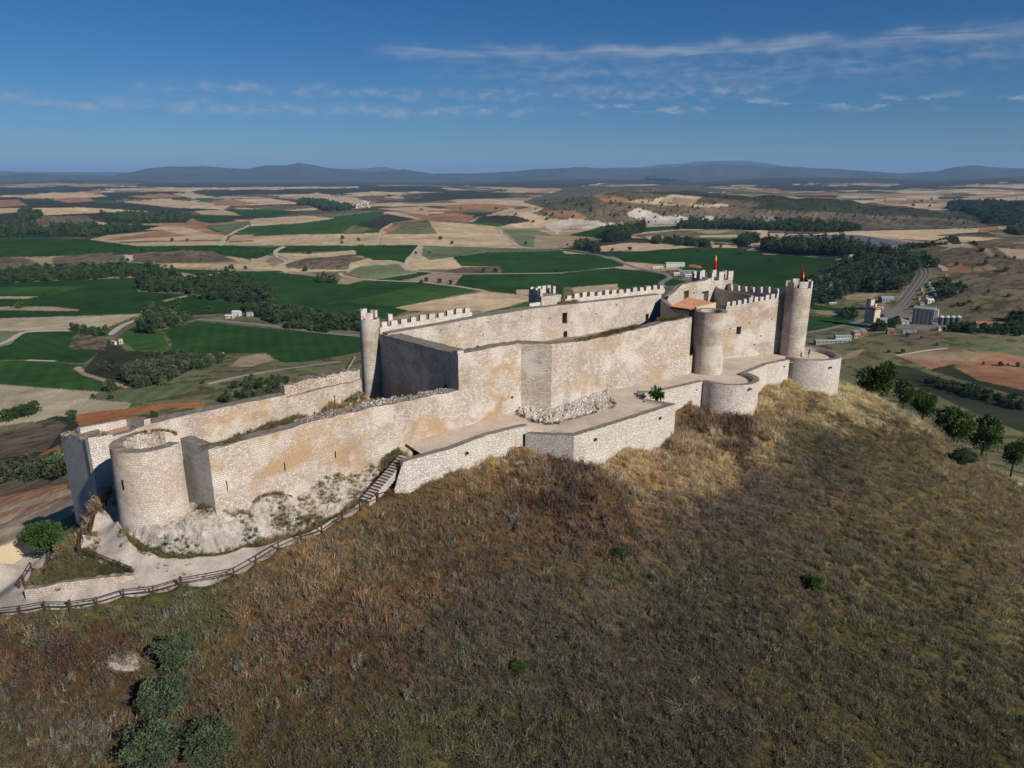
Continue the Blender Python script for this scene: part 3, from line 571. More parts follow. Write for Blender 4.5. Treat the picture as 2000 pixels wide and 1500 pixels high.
# ------------------------------------------------------------------ terrain sheet
def build_terrain():
    rad = np.concatenate([np.geomspace(4, 30, 26)[:-1], np.geomspace(30, 250, 290)[:-1], np.geomspace(250, 4200, 620)[:-1], np.geomspace(4200, 60000, 190)])
    fine = np.radians(np.arange(-50, 50.01, 0.10)); coarse = np.radians(np.arange(52.5, 308, 2.5))
    ang = np.concatenate([fine, coarse]); na, nr = len(ang), len(rad)
    A, R = np.meshgrid(ang, rad)
    x = (R * np.sin(A)).ravel(); y = (R * np.cos(A)).ravel()
    z = ground(x, y)
    col = land_colour(x, y, z)
    zc = float(ground(0, 0)[0])
    verts = np.concatenate([np.stack([x, y, z], 1), [[0, 0, zc]]]); ci = len(verts) - 1
    i = np.arange(nr - 1)[:, None] * na; j = np.arange(na)[None, :]; j2 = (j + 1) % na
    q = np.stack([i + j, i + j2, i + na + j2, i + na + j], -1).reshape(-1, 4)
    tri = np.stack([np.full(na, ci), (np.arange(na) + 1) % na, np.arange(na)], 1)
    nq, ntr = len(q), len(tri)
    me = bpy.data.meshes.new('terrain')
    me.vertices.add(len(verts)); me.vertices.foreach_set('co', verts.astype(np.float32).ravel())
    loops = np.concatenate([q.ravel(), tri.ravel()]).astype(np.int32)
    me.loops.add(len(loops)); me.loops.foreach_set('vertex_index', loops)
    st = np.concatenate([np.arange(nq) * 4, nq * 4 + np.arange(ntr) * 3]).astype(np.int32)
    me.polygons.add(nq + ntr); me.polygons.foreach_set('loop_start', st)
    me.polygons.foreach_set('use_smooth', np.ones(nq + ntr, bool))
    a = me.color_attributes.new('Col', 'FLOAT_COLOR', 'POINT')
    c = np.ones((len(verts), 4), np.float32); c[:-1, :3] = col; c[-1, :3] = (.1, .08, .05); a.data.foreach_set('color', c.ravel())
    me.update(calc_edges=True); me.validate()
    m, nt, b = new_mat('land', 0.98, 0.03)
    at_ = nt.node('ShaderNodeAttribute', attribute_name='Col').outputs['Color']
    pos = nt.node('ShaderNodeNewGeometry').outputs['Position']
    n1 = nt.noise(pos, 1.1, 5, 0.65); n2 = nt.noise(pos, 0.06, 5, 0.6); n3 = nt.noise(pos, 0.008, 4, 0.6)
    k = nt.math('MULTIPLY', nt.range(n1, 0.25, 0.75, 0.62, 1.38), nt.math('MULTIPLY', nt.range(n2, 0.25, 0.75, 0.76, 1.24), nt.range(n3, 0.3, 0.7, 0.80, 1.20)))
    sc = nt.node('ShaderNodeVectorMath', operation='SCALE'); nt.put(sc.inputs[0], at_); nt.put(sc.inputs['Scale'], k)
    nt.put(b.inputs['Base Color'], sc.outputs[0])
    hh = nt.math('ADD', nt.math('MULTIPLY', n1, 0.3), nt.math('MULTIPLY', n2, 3.0))
    nt.put(b.inputs['Normal'], nt.bump(hh, 0.6, 0.8))
    me.materials.append(m)
    o = bpy.data.objects.new('terrain', me); COL.objects.link(o); setp(o, kind='structure')
    return o
build_terrain()
# ------------------------------------------------------------------ stone
def stone(name, bw=0.42, bh=0.24, tints=None, ochre=0.45, rubble=False, mortar=(.20, .155, .115), mort=0.022, bump=0.55, cap=True, dirt=0.35):
    m, nt, b = new_mat(name, 0.92, 0.12)
    uv = nt.node('ShaderNodeUVMap').outputs[0]
    geo = nt.node('ShaderNodeNewGeometry'); pos = geo.outputs['Position']
    w1 = nt.noise(pos, 0.9, 2, out=1); w2 = nt.noise(pos, 4.5, 2, out=1)
    def off(col, k):
        s = nt.node('ShaderNodeVectorMath', operation='SUBTRACT'); nt.put(s.inputs[0], col); s.inputs[1].default_value = (.5, .5, .5)
        q = nt.node('ShaderNodeVectorMath', operation='SCALE'); nt.put(q.inputs[0], s.outputs[0]); q.inputs['Scale'].default_value = k
        return q.outputs[0]
    def add(a, c):
        s = nt.node('ShaderNodeVectorMath', operation='ADD'); nt.put(s.inputs[0], a); nt.put(s.inputs[1], c); return s.outputs[0]
    vec = add(add(uv, off(w1, bh * 1.25)), off(w2, bh * (0.55 if not rubble else 0.7)))
    if rubble:
        vm = nt.mapping(vec, (1 / bw, 1 / bh, 1))
        vo = nt.node('ShaderNodeTexVoronoi', feature='F1'); nt.put(vo.inputs['Vector'], vm); vo.inputs['Scale'].default_value = 1.0
        vd = nt.node('ShaderNodeTexVoronoi', feature='DISTANCE_TO_EDGE'); nt.put(vd.inputs['Vector'], vm); vd.inputs['Scale'].default_value = 1.0
        sepc = nt.node('ShaderNodeSeparateColor'); nt.put(sepc.inputs[0], vo.outputs['Color']); rnd = sepc.outputs[0]
        gap = nt.range(vd.outputs['Distance'], 0.02, 0.11, 1.0, 0.0)
    else:
        br = nt.node('ShaderNodeTexBrick', offset=0.5, offset_frequency=2, squash=0.72, squash_frequency=3); nt.put(br.inputs['Vector'], vec)
        br.inputs['Color1'].default_value = (0, 0, 0, 1); br.inputs['Color2'].default_value = (1, 1, 1, 1); br.inputs['Mortar'].default_value = (.5, .5, .5, 1)
        br.inputs['Scale'].default_value = 1.0; br.inputs['Mortar Size'].default_value = mort; br.inputs['Mortar Smooth'].default_value = 0.35
        br.inputs['Brick Width'].default_value = bw; br.inputs['Row Height'].default_value = bh; br.inputs['Bias'].default_value = 0.0
        rnd = br.outputs['Color']; gap = br.outputs['Fac']
    tints = tints or [(.52, .42, .34), (.62, .54, .46), (.47, .34, .23), (.67, .60, .53), (.54, .44, .38), (.40, .30, .22), (.60, .50, .41), (.52, .36, .23)]
    tints = [tuple(min(.84, (q * .68 + sum(c) / 3 * .32) * 1.15) for q in c) for c in tints]
    n = len(tints)
    col = nt.ramp(rnd, [((i + 0.5) / n, c) for i, c in enumerate(tints)])
    big = nt.noise(nt.mapping(pos, (1, 1, 1.7)), 0.17, 4, 0.6, 0.4); big2 = nt.noise(nt.mapping(pos, (1, 1, 2.2), (9, 4, 2)), 0.42, 4, 0.62)
    och = nt.math('MULTIPLY', nt.range(big, 0.47, 0.62), ochre * 1.25)
    col = nt.mix(och, col, (.53, .36, .20), 'MIX')
    col = nt.mix(nt.math('MULTIPLY', nt.range(big2, 0.56, 0.72), ochre * 1.0), col, (.56, .42, .28), 'MIX')
    grey = nt.noise(nt.mapping(pos, (1, 1, 0.6), (31, 7, 3)), 0.33, 4, 0.65)
    col = nt.mix(nt.math('MULTIPLY', nt.range(grey, 0.50, 0.68), dirt * 1.2), col, (.27, .225, .19))
    pale = nt.noise(nt.mapping(pos, (1, 1, 1.2), (3, 77, 13)), 0.25, 4, 0.6)
    col = nt.mix(nt.math('MULTIPLY', nt.range(pale, 0.50, 0.62), 0.80), col, (.76, .70, .63))
    drip = nt.noise(nt.mapping(pos, (1.5, 1.5, .13), (5, 2, 9)), 1.0, 4, .6)
    col = nt.mix(nt.math('MULTIPLY', nt.range(drip, .55, .75), dirt * .8), col, (.30, .25, .205))
    fine = nt.noise(pos, 9.0, 5, 0.7)
    col = nt.mix(1.0, col, nt.ramp(fine, [(0.22, (.62, .60, .58)), (0.75, (1.14, 1.12, 1.10))]), 'MULTIPLY')
    col = nt.mix(nt.math('MULTIPLY', gap, 0.66), col, mortar)
    # holes left by lost stones and scaffold timbers
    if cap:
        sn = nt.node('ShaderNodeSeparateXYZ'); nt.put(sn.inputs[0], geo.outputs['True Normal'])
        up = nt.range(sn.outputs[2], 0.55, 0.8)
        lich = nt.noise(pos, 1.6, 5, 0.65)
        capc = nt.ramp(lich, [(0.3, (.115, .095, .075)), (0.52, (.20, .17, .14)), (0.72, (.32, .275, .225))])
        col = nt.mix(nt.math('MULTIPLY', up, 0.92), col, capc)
    nt.put(b.inputs['Base Color'], col)
    h = nt.math('ADD', nt.math('MULTIPLY', gap, -1.0), nt.math('ADD', nt.math('MULTIPLY', fine, 0.55), nt.math('MULTIPLY', rnd, 0.35)))
    nt.put(b.inputs['Normal'], nt.bump(h, bump, 0.07))
    return m

M_ASH = stone('ashlar_limestone', 0.40, 0.225, mort=.020, bump=.7)
M_WARM = stone('warm_ashlar', 0.37, 0.21, mort=.020, bump=.7, ochre=0.75, tints=[(.52, .40, .30), (.64, .57, .50), (.50, .32, .18), (.66, .60, .53), (.57, .44, .34), (.44, .31, .20), (.62, .52, .42), (.54, .38, .24)])
M_TOWER = stone('tower_blocks', 0.38, 0.225, mort=.018, bump=.7, tints=[(.55, .43, .35), (.62, .52, .43), (.56, .42, .33), (.66, .57, .48), (.57, .45, .39), (.50, .37, .28)], ochre=0.35, dirt=0.15)
M_TOWG = stone('weathered_tower_blocks', 0.44, 0.26, mort=.024, bump=.8, ochre=0.35, dirt=0.5, tints=[(.48, .39, .31), (.56, .48, .39), (.43, .33, .25), (.60, .51, .42)])
M_RUB = stone('rubble_stone', 0.36, 0.25, rubble=True, ochre=0.45, bump=0.8, mortar=(.27, .21, .16))
M_RUBW = stone('pale_terrace_stone', 0.40, 0.24, rubble=True, ochre=0.16, dirt=0.12, tints=[(.60, .53, .46), (.67, .61, .54), (.53, .45, .37), (.69, .63, .57), (.63, .55, .47)], mortar=(.36, .305, .255), bump=0.75)
M_FOOT = stone('rough_footing_stone', 0.34, 0.26, rubble=True, ochre=0.5, dirt=0.35, cap=False, tints=[(.60, .50, .43), (.66, .58, .51), (.54, .43, .36), (.68, .61, .55)], mortar=(.24, .19, .15), bump=0.9)
M_RUBO = stone('orange_rubble', 0.40, 0.28, rubble=True, ochre=0.65, dirt=0.1, tints=[(.58, .42, .30), (.64, .50, .38), (.52, .35, .23), (.66, .56, .46)], bump=0.9)
M_INNER = stone('inner_face_rubble', 0.30, 0.20, rubble=True, ochre=0.30, dirt=0.35, tints=[(.52, .44, .37), (.60, .53, .46), (.46, .37, .29), (.64, .57, .50)], bump=0.6, mortar=(.30, .24, .19))
M_RUBG = stone('grey_loose_stone', 0.3, 0.25, rubble=True, ochre=.1, dirt=.6, tints=[(.30, .26, .22), (.38, .33, .29), (.24, .20, .17)], bump=.6)
M_MER = stone('merlon_stone', 0.40, 0.27, ochre=0.15, dirt=0.25, tints=[(.60, .54, .47), (.68, .62, .55), (.54, .46, .39)])
M_GATE = stone('gate_wall_blocks', 0.42, 0.27, ochre=0.05, dirt=0.15, tints=[(.56, .50, .45), (.64, .58, .52), (.50, .44, .39)], bump=0.7)
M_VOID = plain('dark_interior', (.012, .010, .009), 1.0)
M_FLOOR = plain('terrace_concrete', (.50, .405, .32), 0.9, 0.24, 0.45, bump=0.25)
M_PINK = plain('brick_floor', (.40, .24, .18), 0.9, 0.15, 2.0)
M_WOOD = plain('dark_timber', (.060, .038, .028), 0.8, 0.3, 5.0)
M_METAL = plain('dark_metal', (.035, .032, .03), 0.5, 0.1, 3.0, spec=0.4)

def seg_len(pts):
    L = [0.0]
    for a, b in zip(pts[:-1], pts[1:]): L.append(L[-1] + math.hypot(b[0] - a[0], b[1] - a[1]))
    return L

def wall(name, pts, zt, zb, th, mat, holes=(), jit=0.05, step=0.75, rag=0.0, parent=None, seed=1, void=None, jit_end=True, **kw):
    """masonry wall whose seen face follows pts (left to right seen from outside); th metres thick behind it"""
    rng = random.Random(seed)
    pts = [np.array(p[:2], float) for p in pts]; L = seg_len(pts); n = len(pts)
    if not hasattr(zt, '__len__'): zt = [zt] * n
    if not hasattr(zb, '__len__'): zb = [zb] * n
    nor = []
    for i in range(n):
        ns = []
        for a, b_ in ((i - 1, i), (i, i + 1)):
            if a >= 0 and b_ < n:
                e = pts[b_] - pts[a]; e /= np.linalg.norm(e); ns.append(np.array([-e[1], e[0]]))
        m = sum(ns) / len(ns); m /= np.linalg.norm(m)
        nor.append(m / max(0.45, m @ ns[0]))
    ss = set(L)
    for i in range(n - 1):
        k = max(1, int(round((L[i + 1] - L[i]) / step)))
        for j in range(1, k): ss.add(L[i] + (L[i + 1] - L[i]) * j / k)
    for h in holes: ss.add(h[0]); ss.add(h[1])
    ss = sorted(ss)
    out = [ss[0]]
    keep = set(L) | {h[0] for h in holes} | {h[1] for h in holes}
    for s in ss[1:]:
        if s - out[-1] < 0.12:
            if s in keep and out[-1] not in keep: out[-1] = s
            elif s in keep: out.append(s)
            continue
        out.append(s)
    ss = out
    def lerp(arr, s): return np.interp(s, L, arr)
    P = np.array([[np.interp(s, L, [p[k] for p in pts]) for k in (0, 1)] for s in ss])
    N = np.array([[np.interp(s, L, [p[k] for p in nor]) for k in (0, 1)] for s in ss])
    top = np.array([lerp(zt, s) for s in ss]); bot = np.array([lerp(zb, s) for s in ss])
    jf = np.array([rng.uniform(-jit, jit) for _ in ss]); jb = np.array([rng.uniform(-jit, jit) for _ in ss])
    if rag:
        q = fbm(np.array(ss) / 1.7 + seed * 3.3, np.full(len(ss), seed * 1.7), 3) - 0.5
        jf = jf + q * 2 * rag; jb = jb + q * 2 * rag + np.array([rng.uniform(-rag, rag) * 0.5 for _ in ss])
    zr = sorted({round(z, 4) for h in holes for z in (h[2], h[3])})
    m = len(ss); rows = [bot] + [np.full(m, z) for z in zr] + [top + jf]
    nr = len(rows)
    vs = [(P[i, 0], P[i, 1], rows[r][i]) for r in range(nr) for i in range(m)]
    fs = []
    for r in range(nr - 1):
        for i in range(m - 1):
            sm = (ss[i] + ss[i + 1]) / 2; zm = (rows[r][i] + rows[r + 1][i]) / 2
            if any(h[0] < sm < h[1] and h[2] < zm < h[3] for h in holes): continue
            fs.append((r * m + i, r * m + i + 1, (r + 1) * m + i + 1, (r + 1) * m + i))
    tb = (nr - 1) * m; b0 = len(vs)
    B = P + N * th
    vs += [(B[i, 0], B[i, 1], top[i] + jb[i]) for i in range(m)] + [(B[i, 0], B[i, 1], bot[i]) for i in range(m)]
    for i in range(m - 1):
        fs.append((tb + i, tb + i + 1, b0 + i + 1, b0 + i))
        fs.append((b0 + i, b0 + i + 1, b0 + m + i + 1, b0 + m + i))
    fs.append(tuple([r * m for r in range(nr)][::-1]) + (b0 + m, b0)[::-1] if False else (0, tb, b0, b0 + m))
    fs.append((m - 1, b0 + m + m - 1, b0 + m - 1, tb + m - 1))
    if parent is None:
        base = np.array([P[m // 2, 0], P[m // 2, 1], float(bot.min())])
        root = empty(name, base, **kw)
        mesh_obj('masonry', vs, fs, mat, root, uv='auto')
    else:
        root = parent
        mesh_obj(name, vs, fs, mat, root, uv='auto', **kw)
    for h in holes:
        s0, s1, z0, z1, dep, nm = h[:6]
        pa = np.array([np.interp(s0, L, [p[k] for p in pts]) for k in (0, 1)]); pb = np.array([np.interp(s1, L, [p[k] for p in pts]) for k in (0, 1)])
        e = pb - pa; e /= np.linalg.norm(e); nn = np.array([-e[1], e[0]]) * dep
        q = MB()
        if nm.startswith('arch'):                      # rounded head filled by spandrels flush with the wall
            k = 7; w = s1 - s0; rise = min(w / 2, (z1 - z0) * 0.5)
            prof = [(s0, z0)] + [(s0 + w / 2 - w / 2 * math.cos(PI * i / k), z1 - rise + rise * math.sin(PI * i / k)) for i in range(k + 1)] + [(s1, z0)]
            def pt(s, z, d): c = pa + e * (s - s0); return (c[0] + nn[0] * d, c[1] + nn[1] * d, z)
            f = [pt(s, z, 0) for s, z in prof]; g = [pt(s, z, 1) for s, z in prof]; kk = len(prof)
            q.add(f + g, [(i, kk + i, kk + i + 1, i + 1) for i in range(kk - 1)], 0)
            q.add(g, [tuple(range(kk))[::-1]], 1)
            for i in range(1, kk - 2):
                (sa, za), (sb, zb_) = prof[i], prof[i + 1]
                q.add([pt(sa, za, 0), pt(sb, zb_, 0), pt(sb, z1, 0), pt(sa, z1, 0)], [(0, 1, 2, 3)], 0)
        else:
            c = [(pa[0], pa[1]), (pb[0], pb[1]), (pb[0] + nn[0], pb[1] + nn[1]), (pa[0] + nn[0], pa[1] + nn[1])]
            q.add([(c[0][0], c[0][1], z0), (c[1][0], c[1][1], z0), (c[2][0], c[2][1], z0), (c[3][0], c[3][1], z0),
                   (c[0][0], c[0][1], z1), (c[1][0], c[1][1], z1), (c[2][0], c[2][1], z1), (c[3][0], c[3][1], z1)],
                  [(0, 1, 2, 3), (7, 6, 5, 4), (0, 3, 7, 4), (2, 1, 5, 6)], 0)
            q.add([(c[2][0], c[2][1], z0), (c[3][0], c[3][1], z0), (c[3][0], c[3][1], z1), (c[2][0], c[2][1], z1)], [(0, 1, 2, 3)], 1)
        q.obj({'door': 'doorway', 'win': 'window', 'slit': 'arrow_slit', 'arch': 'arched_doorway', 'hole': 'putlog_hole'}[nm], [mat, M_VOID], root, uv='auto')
    return root

def hole(u0, v0, u1, v1, p0, p1, s_off=0.0, dep=0.9, nm='door'):
    vm, um = (v0 + v1) / 2, (u0 + u1) / 2
    sa = on_plane(u0, vm, p0, p1)[0]; sb = on_plane(u1, vm, p0, p1)[0]
    return (s_off + sa, s_off + sb, on_plane(um, v1, p0, p1)[1], on_plane(um, v0, p0, p1)[1], dep, nm)

def add_merlons(root, p0, p1, z0, z1, n, frac, h, th, mat=None, name='merlon', s0=0.0, seed=3):
    rng = random.Random(seed)
    p0 = np.array(p0[:2]); p1 = np.array(p1[:2]); L = np.linalg.norm(p1 - p0); e = (p1 - p0) / L; nn = np.array([-e[1], e[0]])
    for i in range(n):
        t = (i + 0.5) / n; w = L / n * frac * rng.uniform(.84, 1.12)
        c = p0 + e * (t * L) + nn * th / 2
        hh = h * rng.uniform(.80, 1.10); z = z0 + (z1 - z0) * t
        q = MB().box((c[0], c[1], z - 0.03), w, th * 0.98, hh, math.atan2(e[1], e[0]), taper=rng.uniform(.88, .97))
        q.v = [(a_, b_, c_ + (rng.uniform(-.12, .05) if k_ >= 4 else 0)) for k_, (a_, b_, c_) in enumerate(q.v)]
        q.obj(name, mat or M_MER, root, uv='auto')

def ring_mesh(c, r0, r1, zb, zt, ri, zi, a0=0.0, a1=2 * PI, n=56, jit=0.03, seed=1, floor=True, rag=0.0):
    """round wall: outer skin from radius r0 at zb to r1 at zt, flat top to ri, inner skin down to zi"""
    rng = random.Random(seed); full = abs(a1 - a0 - 2 * PI) < 1e-3
    vs, fs, uv = [], [], []
    k = n if full else n + 1
    for i in range(k):
        a = a0 + (a1 - a0) * i / n; ca, sa = math.cos(a), math.sin(a); j = rng.uniform(-jit, jit)
        if rag: j += rag * (float(fbm(np.array([a * 3.1 + seed]), np.array([seed * 2.2]), 3)[0]) - .5) * 2
        vs += [(c[0] + r0 * ca, c[1] + r0 * sa, zb), (c[0] + r1 * ca, c[1] + r1 * sa, zt + j), (c[0] + ri * ca, c[1] + ri * sa, zt + j + rng.uniform(-jit, jit)), (c[0] + ri * ca, c[1] + ri * sa, zi)]
    def U(i): return (a0 + (a1 - a0) * i / n) * r1
    for i in range(n):
        b, d = 4 * i, 4 * ((i + 1) % k)
        fs.append((b, d, d + 1, b + 1)); uv += [(U(i), zb), (U(i + 1), zb), (U(i + 1), zt), (U(i), zt)]
        fs.append((b + 1, d + 1, d + 2, b + 2)); uv += [vs[q][:2] for q in (b + 1, d + 1, d + 2, b + 2)]
        fs.append((b + 2, d + 2, d + 3, b + 3)); uv += [(U(i), zt), (U(i + 1), zt), (U(i + 1), zi), (U(i), zi)]
    if full and floor:
        fs.append(tuple(4 * i + 3 for i in range(n))); uv += [vs[4 * i + 3][:2] for i in range(n)]
    if not full:
        for b, fl in ((0, 1), (4 * n, 0)):
            f = [b, b + 1, b + 2, b + 3]; f = f[::-1] if not fl else f
            fs.append(tuple(f)); uv += [(math.hypot(vs[q][0] - c[0], vs[q][1] - c[1]), vs[q][2]) for q in f]
    return vs, fs, uv

def ring_merlons(root, c, ro, ri, z, n, frac, h, a_off=0.0, seed=2, skip=()):
    rng = random.Random(seed)
    for i in range(n):
        if i in skip: continue
        a = a_off + 2 * PI * i / n; da = 2 * PI / n * frac / 2; hh = h * rng.uniform(.85, 1.08)
        vs = []; k = 4
        for zz in (z - 0.04, z + hh):
            for r in (ro - 0.004, ri + 0.004):
                for j in range(k + 1):
                    q = a - da + 2 * da * j / k; vs.append((c[0] + r * math.cos(q), c[1] + r * math.sin(q), zz))
        m = k + 1; fs = []
        for j in range(k):
            fs += [(j, j + 1, 2 * m + j + 1, 2 * m + j), (m + j + 1, m + j, 3 * m + j, 3 * m + j + 1), (2 * m + j, 2 * m + j + 1, 3 * m + j + 1, 3 * m + j)]
        fs += [(0, 2 * m, 3 * m, m), (k, m + k, 3 * m + k, 2 * m + k)]
        mesh_obj('merlon', vs, fs, M_MER, root, uv='auto')

T0 = CZ - 30.0                                     # walkway level
# ------------------------------------------------------------------ lower ward, south side
W1, W2 = at(794, 866, 30)[:2], at(998, 806, 30)[:2]
eS = (W2 - W1) / np.linalg.norm(W2 - W1)
def on_line(P, e, u, z):
    """point of the plan line P + t e seen on pixel column u at height z"""
    k = (u - 1000.0) / F; D = CZ - z
    t = (k * (P[1] * C_ + D * S_) - P[0]) / (e[0] - k * e[1] * C_)
    return P + e * t
A = on_line(W1, eS, 412.5, CZ - 27.2)
B = on_line(W1, eS, 896, CZ - 24.5)
Cc = on_line(W1, eS, 1018, CZ - 24)
tops = [(407, 879), (470, 862), (560, 838), (640, 816), (720, 797), (800, 783), (860, 770), (896, 763)]
pts = [on_line(W1, eS, u, CZ - 24.4) for u, v in tops]
pts[0] = A
zts = [drop_at(p[0], p[1], v) for p, (u, v) in zip(pts, tops)]
ZA_ = zts[0]
p0, p1 = pts[0], pts[-1]
hs = [hole(442.5, 939, 444.6, 960, p0, p1, nm='slit', dep=.5), hole(555, 903, 557.2, 921, p0, p1, nm='slit', dep=.5), hole(654, 881, 656.4, 895, p0, p1, nm='slit', dep=.5)]
lower_s = wall('curtain_wall', pts, zts, CZ - 33.2, 1.5, M_WARM, hs, jit=0.05, rag=0.13, seed=4,
     label='long ochre and pale curtain wall with three arrow slits above the white rock', cat='castle wall', group='walls of the castle')
# rubble heaps left on the wall head
def rubble_heap(u0, v0, u1, v1, n, label, zoff=0.0):
    q = MB(); rng = random.Random(n)
    for i in range(n):
        t = rng.random(); u = u0 + (u1 - u0) * t; p = on_line(W1, eS, u, CZ - 24.4)
        nn = np.array([-eS[1], eS[0]]); p = p + nn * rng.uniform(0.3, 2.0)
        z = np.interp(p[0], [a[0] for a in pts], zts) - 0.08 + rng.uniform(0, .12) * math.sin(PI * t)
        s = rng.uniform(.10, .27)
        q.box((p[0], p[1], z + zoff), s * 1.3, s, s * .8, rng.random() * 3, taper=rng.uniform(.5, .8))
    q.obj('rubble_heap', M_RUBG, uv='auto', label=label, cat='rubble', kind='thing')
rubble_heap(592, 0, 680, 0, 150, 'low heap of broken grey stones on the wall head, left of the lamp post')
rubble_heap(690, 0, 885, 0, 260, 'long ridge of broken stones on the wall head below the shaded west wall')
# short return to the round gate tower
Rt = at(373, 980, 31.4)[:2]
nS = np.array([-eS[1], eS[0]])
BT = A + np.array([-0.80, 0.60]) * 5.0
wall('buttress', [BT, A - nS * 0.0], [ZA_ + 0.05, ZA_], CZ - 33.2, 1.2, M_GATE, jit=.05, seed=6,
     label='shaded grey buttress face joining the round gate tower to the lower curtain wall', cat='buttress', group='walls of the castle')

# round gate tower with hollow back
zr = CZ - 24.45
GC = np.array([-35.25, 64.55]); GR = 3.32
gt = empty('gate_tower', (GC[0], GC[1], CZ - 33.0), label='big round gate tower of pale pink blocks with hollow open top beside the white ramp', cat='castle tower', group='towers of the castle')
vs, fs, uv = ring_mesh(GC, GR + 0.18, GR, CZ - 34.2, zr, GR - 1.15, CZ - 26.6, a0=math.radians(118), a1=math.radians(352), n=60, seed=5, jit=0.03)
mesh_obj('masonry', vs, fs, M_TOWER, gt, uv=uv)
vs, fs, uv = ring_mesh(GC, GR - 1.2, GR - 1.2, CZ - 27, zr + 0.25, GR - 1.75, CZ - 27.0, a0=1.25, a1=3.3, n=26, seed=9, jit=0.1, rag=.3)
fl_ = [(GC[0] + (GR - .6) * math.cos(2 * PI * i / 30), GC[1] + (GR - .6) * math.sin(2 * PI * i / 30), CZ - 26.3) for i in range(30)]
mesh_obj('floor', fl_, [tuple(range(30))], M_FLOOR, gt)
mesh_obj('back_wall', vs, fs, M_RUB, gt, uv=uv)
a = math.radians(248)
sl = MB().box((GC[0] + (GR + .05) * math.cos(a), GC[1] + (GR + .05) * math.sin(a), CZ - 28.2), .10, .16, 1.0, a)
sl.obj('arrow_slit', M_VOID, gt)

# north wall of the lower ward, ending in the gate block
NA = at(423, 869, 31.0)[:2]; NB = at(706, 761, 28.8)[:2]
eN = (NB - NA) / np.linalg.norm(NB - NA)
G0 = np.array([-44.3, 69.7])                         # outer corner of the gate block
tN = [(268, 836), (330, 819), (420, 799), (500, 783), (559, 771)]
G1 = on_line(NA, eN, 258, CZ - 26.2)
pn = [on_line(NA, eN, u, CZ - 26.6) for u, v in tN]
zn = [drop_at(p[0], p[1], v) for p, (u, v) in zip(pn, tN)]
lower_n = wall('curtain_wall', pn, zn, CZ - 33, 1.7, M_WARM, jit=0.05, seed=11,
     label='long low sunlit wall with a flat walkway along the far side of the lower courtyard', cat='castle wall', group='walls of the castle')
tH = [(559, 771), (560, 754), (600, 742), (650, 732), (707, 724)]
ph = [on_line(NA, eN, u, CZ - 26.4) for u, v in tH]; zh = [drop_at(p[0], p[1], v) for p, (u, v) in zip(ph, tH)]
nh = np.array([-eN[1], eN[0]])
wall('ruined_wall', [p + nh * 0.5 for p in ph[1:]], zh[1:], CZ - 28.6, 1.3, M_RUBO, jit=0.12, rag=0.42, step=.35, seed=12,
     label='ruined orange rubble wall standing above the walkway next to the thin round turret', cat='castle wall', group='walls of the castle')
pl = [on_line(NA, eN, u, CZ - 27.5) for u in (559, 640, 706)]
zl = [drop_at(p[0], p[1], v) for p, v in zip(pl, (778, 757, 742))]
wall('plinth_wall', pl, zl, CZ - 33, 0.55, M_ASH, jit=.06, rag=.12, seed=13,
     label='low pale plinth of white stone at the foot of the ruined orange wall', cat='castle wall', group='walls of the castle')
# gate block: parapets round a sunken platform
gb = empty('gate_block', (G0[0], G0[1], CZ - 35), label='ruined square gate block with shaded end wall and pinkish platform on top', cat='castle tower', group='towers of the castle')
eG = (pn[0] - G0); LG = np.linalg.norm(eG); eG /= LG; nG = np.array([-eG[1], eG[0]])
zc0 = drop_at(G0[0], G0[1], 857)
Gm = G0 + eG * 1.6
G1p = on_line(G0, eG, 252, CZ - 26)
wall('front_wall', [G0, Gm, G1p, G0 + eG * (LG + 0.0)], [zc0, drop_at(*Gm, 858), drop_at(*G1p, 843), zn[0]], CZ - 39, 0.7, M_GATE, parent=gb, jit=.06, rag=.06, step=.5, seed=21)
GL = G0 + np.array([-0.745, 0.667]) * 9.6
wall('end_wall', [GL, G0 + (GL - G0) * .001], [drop_at(GL[0], GL[1], 847), zc0 - .05], CZ - 46, 2.4, M_GATE, parent=gb, jit=.12, rag=.35, step=.4, seed=22)
Bk0, Bk1 = G0 + nG * 4.2 + eG * 1.2, G0 + nG * 4.2 + eG * (LG + 1.0)
zbk = [drop_at(Bk0[0], Bk0[1], 836), drop_at(Bk1[0], Bk1[1], 819)]
wall('back_parapet', [Bk0, Bk1], zbk, CZ - 38, 0.6, M_GATE, parent=gb, jit=.03, seed=23)
Ce0 = G0 + nG * 4.2 + eG * (LG + 1.0); Ce1 = pn[0] + eN * 0.8
wall('side_parapet', [Ce0, Ce1], [zbk[1], zn[0] + .75], CZ - 33, 0.7, M_GATE, parent=gb, jit=.05, seed=24)
pf = [G0 + nG * .3 + eG * .5, G0 + nG * .3 + eG * (LG + .3), Bk1 - nG * .01, Bk0]
mesh_obj('platform', [(p[0], p[1], min(zbk) - .75) for p in pf], [(0, 1, 2, 3)], M_PINK, gb)
q = MB(); rg = random.Random(5)
for i in range(60):
    t = rg.random(); s = rg.uniform(0.15, .45); p = GL + (G0 - GL) * t + eG * rg.uniform(.2, 2.2)
    q.box((p[0], p[1], np.interp(t, [0, 1], [drop_at(GL[0], GL[1], 847) - .2, zc0 - .25])), s * 1.3, s, s * .7, rg.random() * 3, taper=.6)
q.obj('broken_top', M_RUB, gb, uv='auto', kind='stuff')

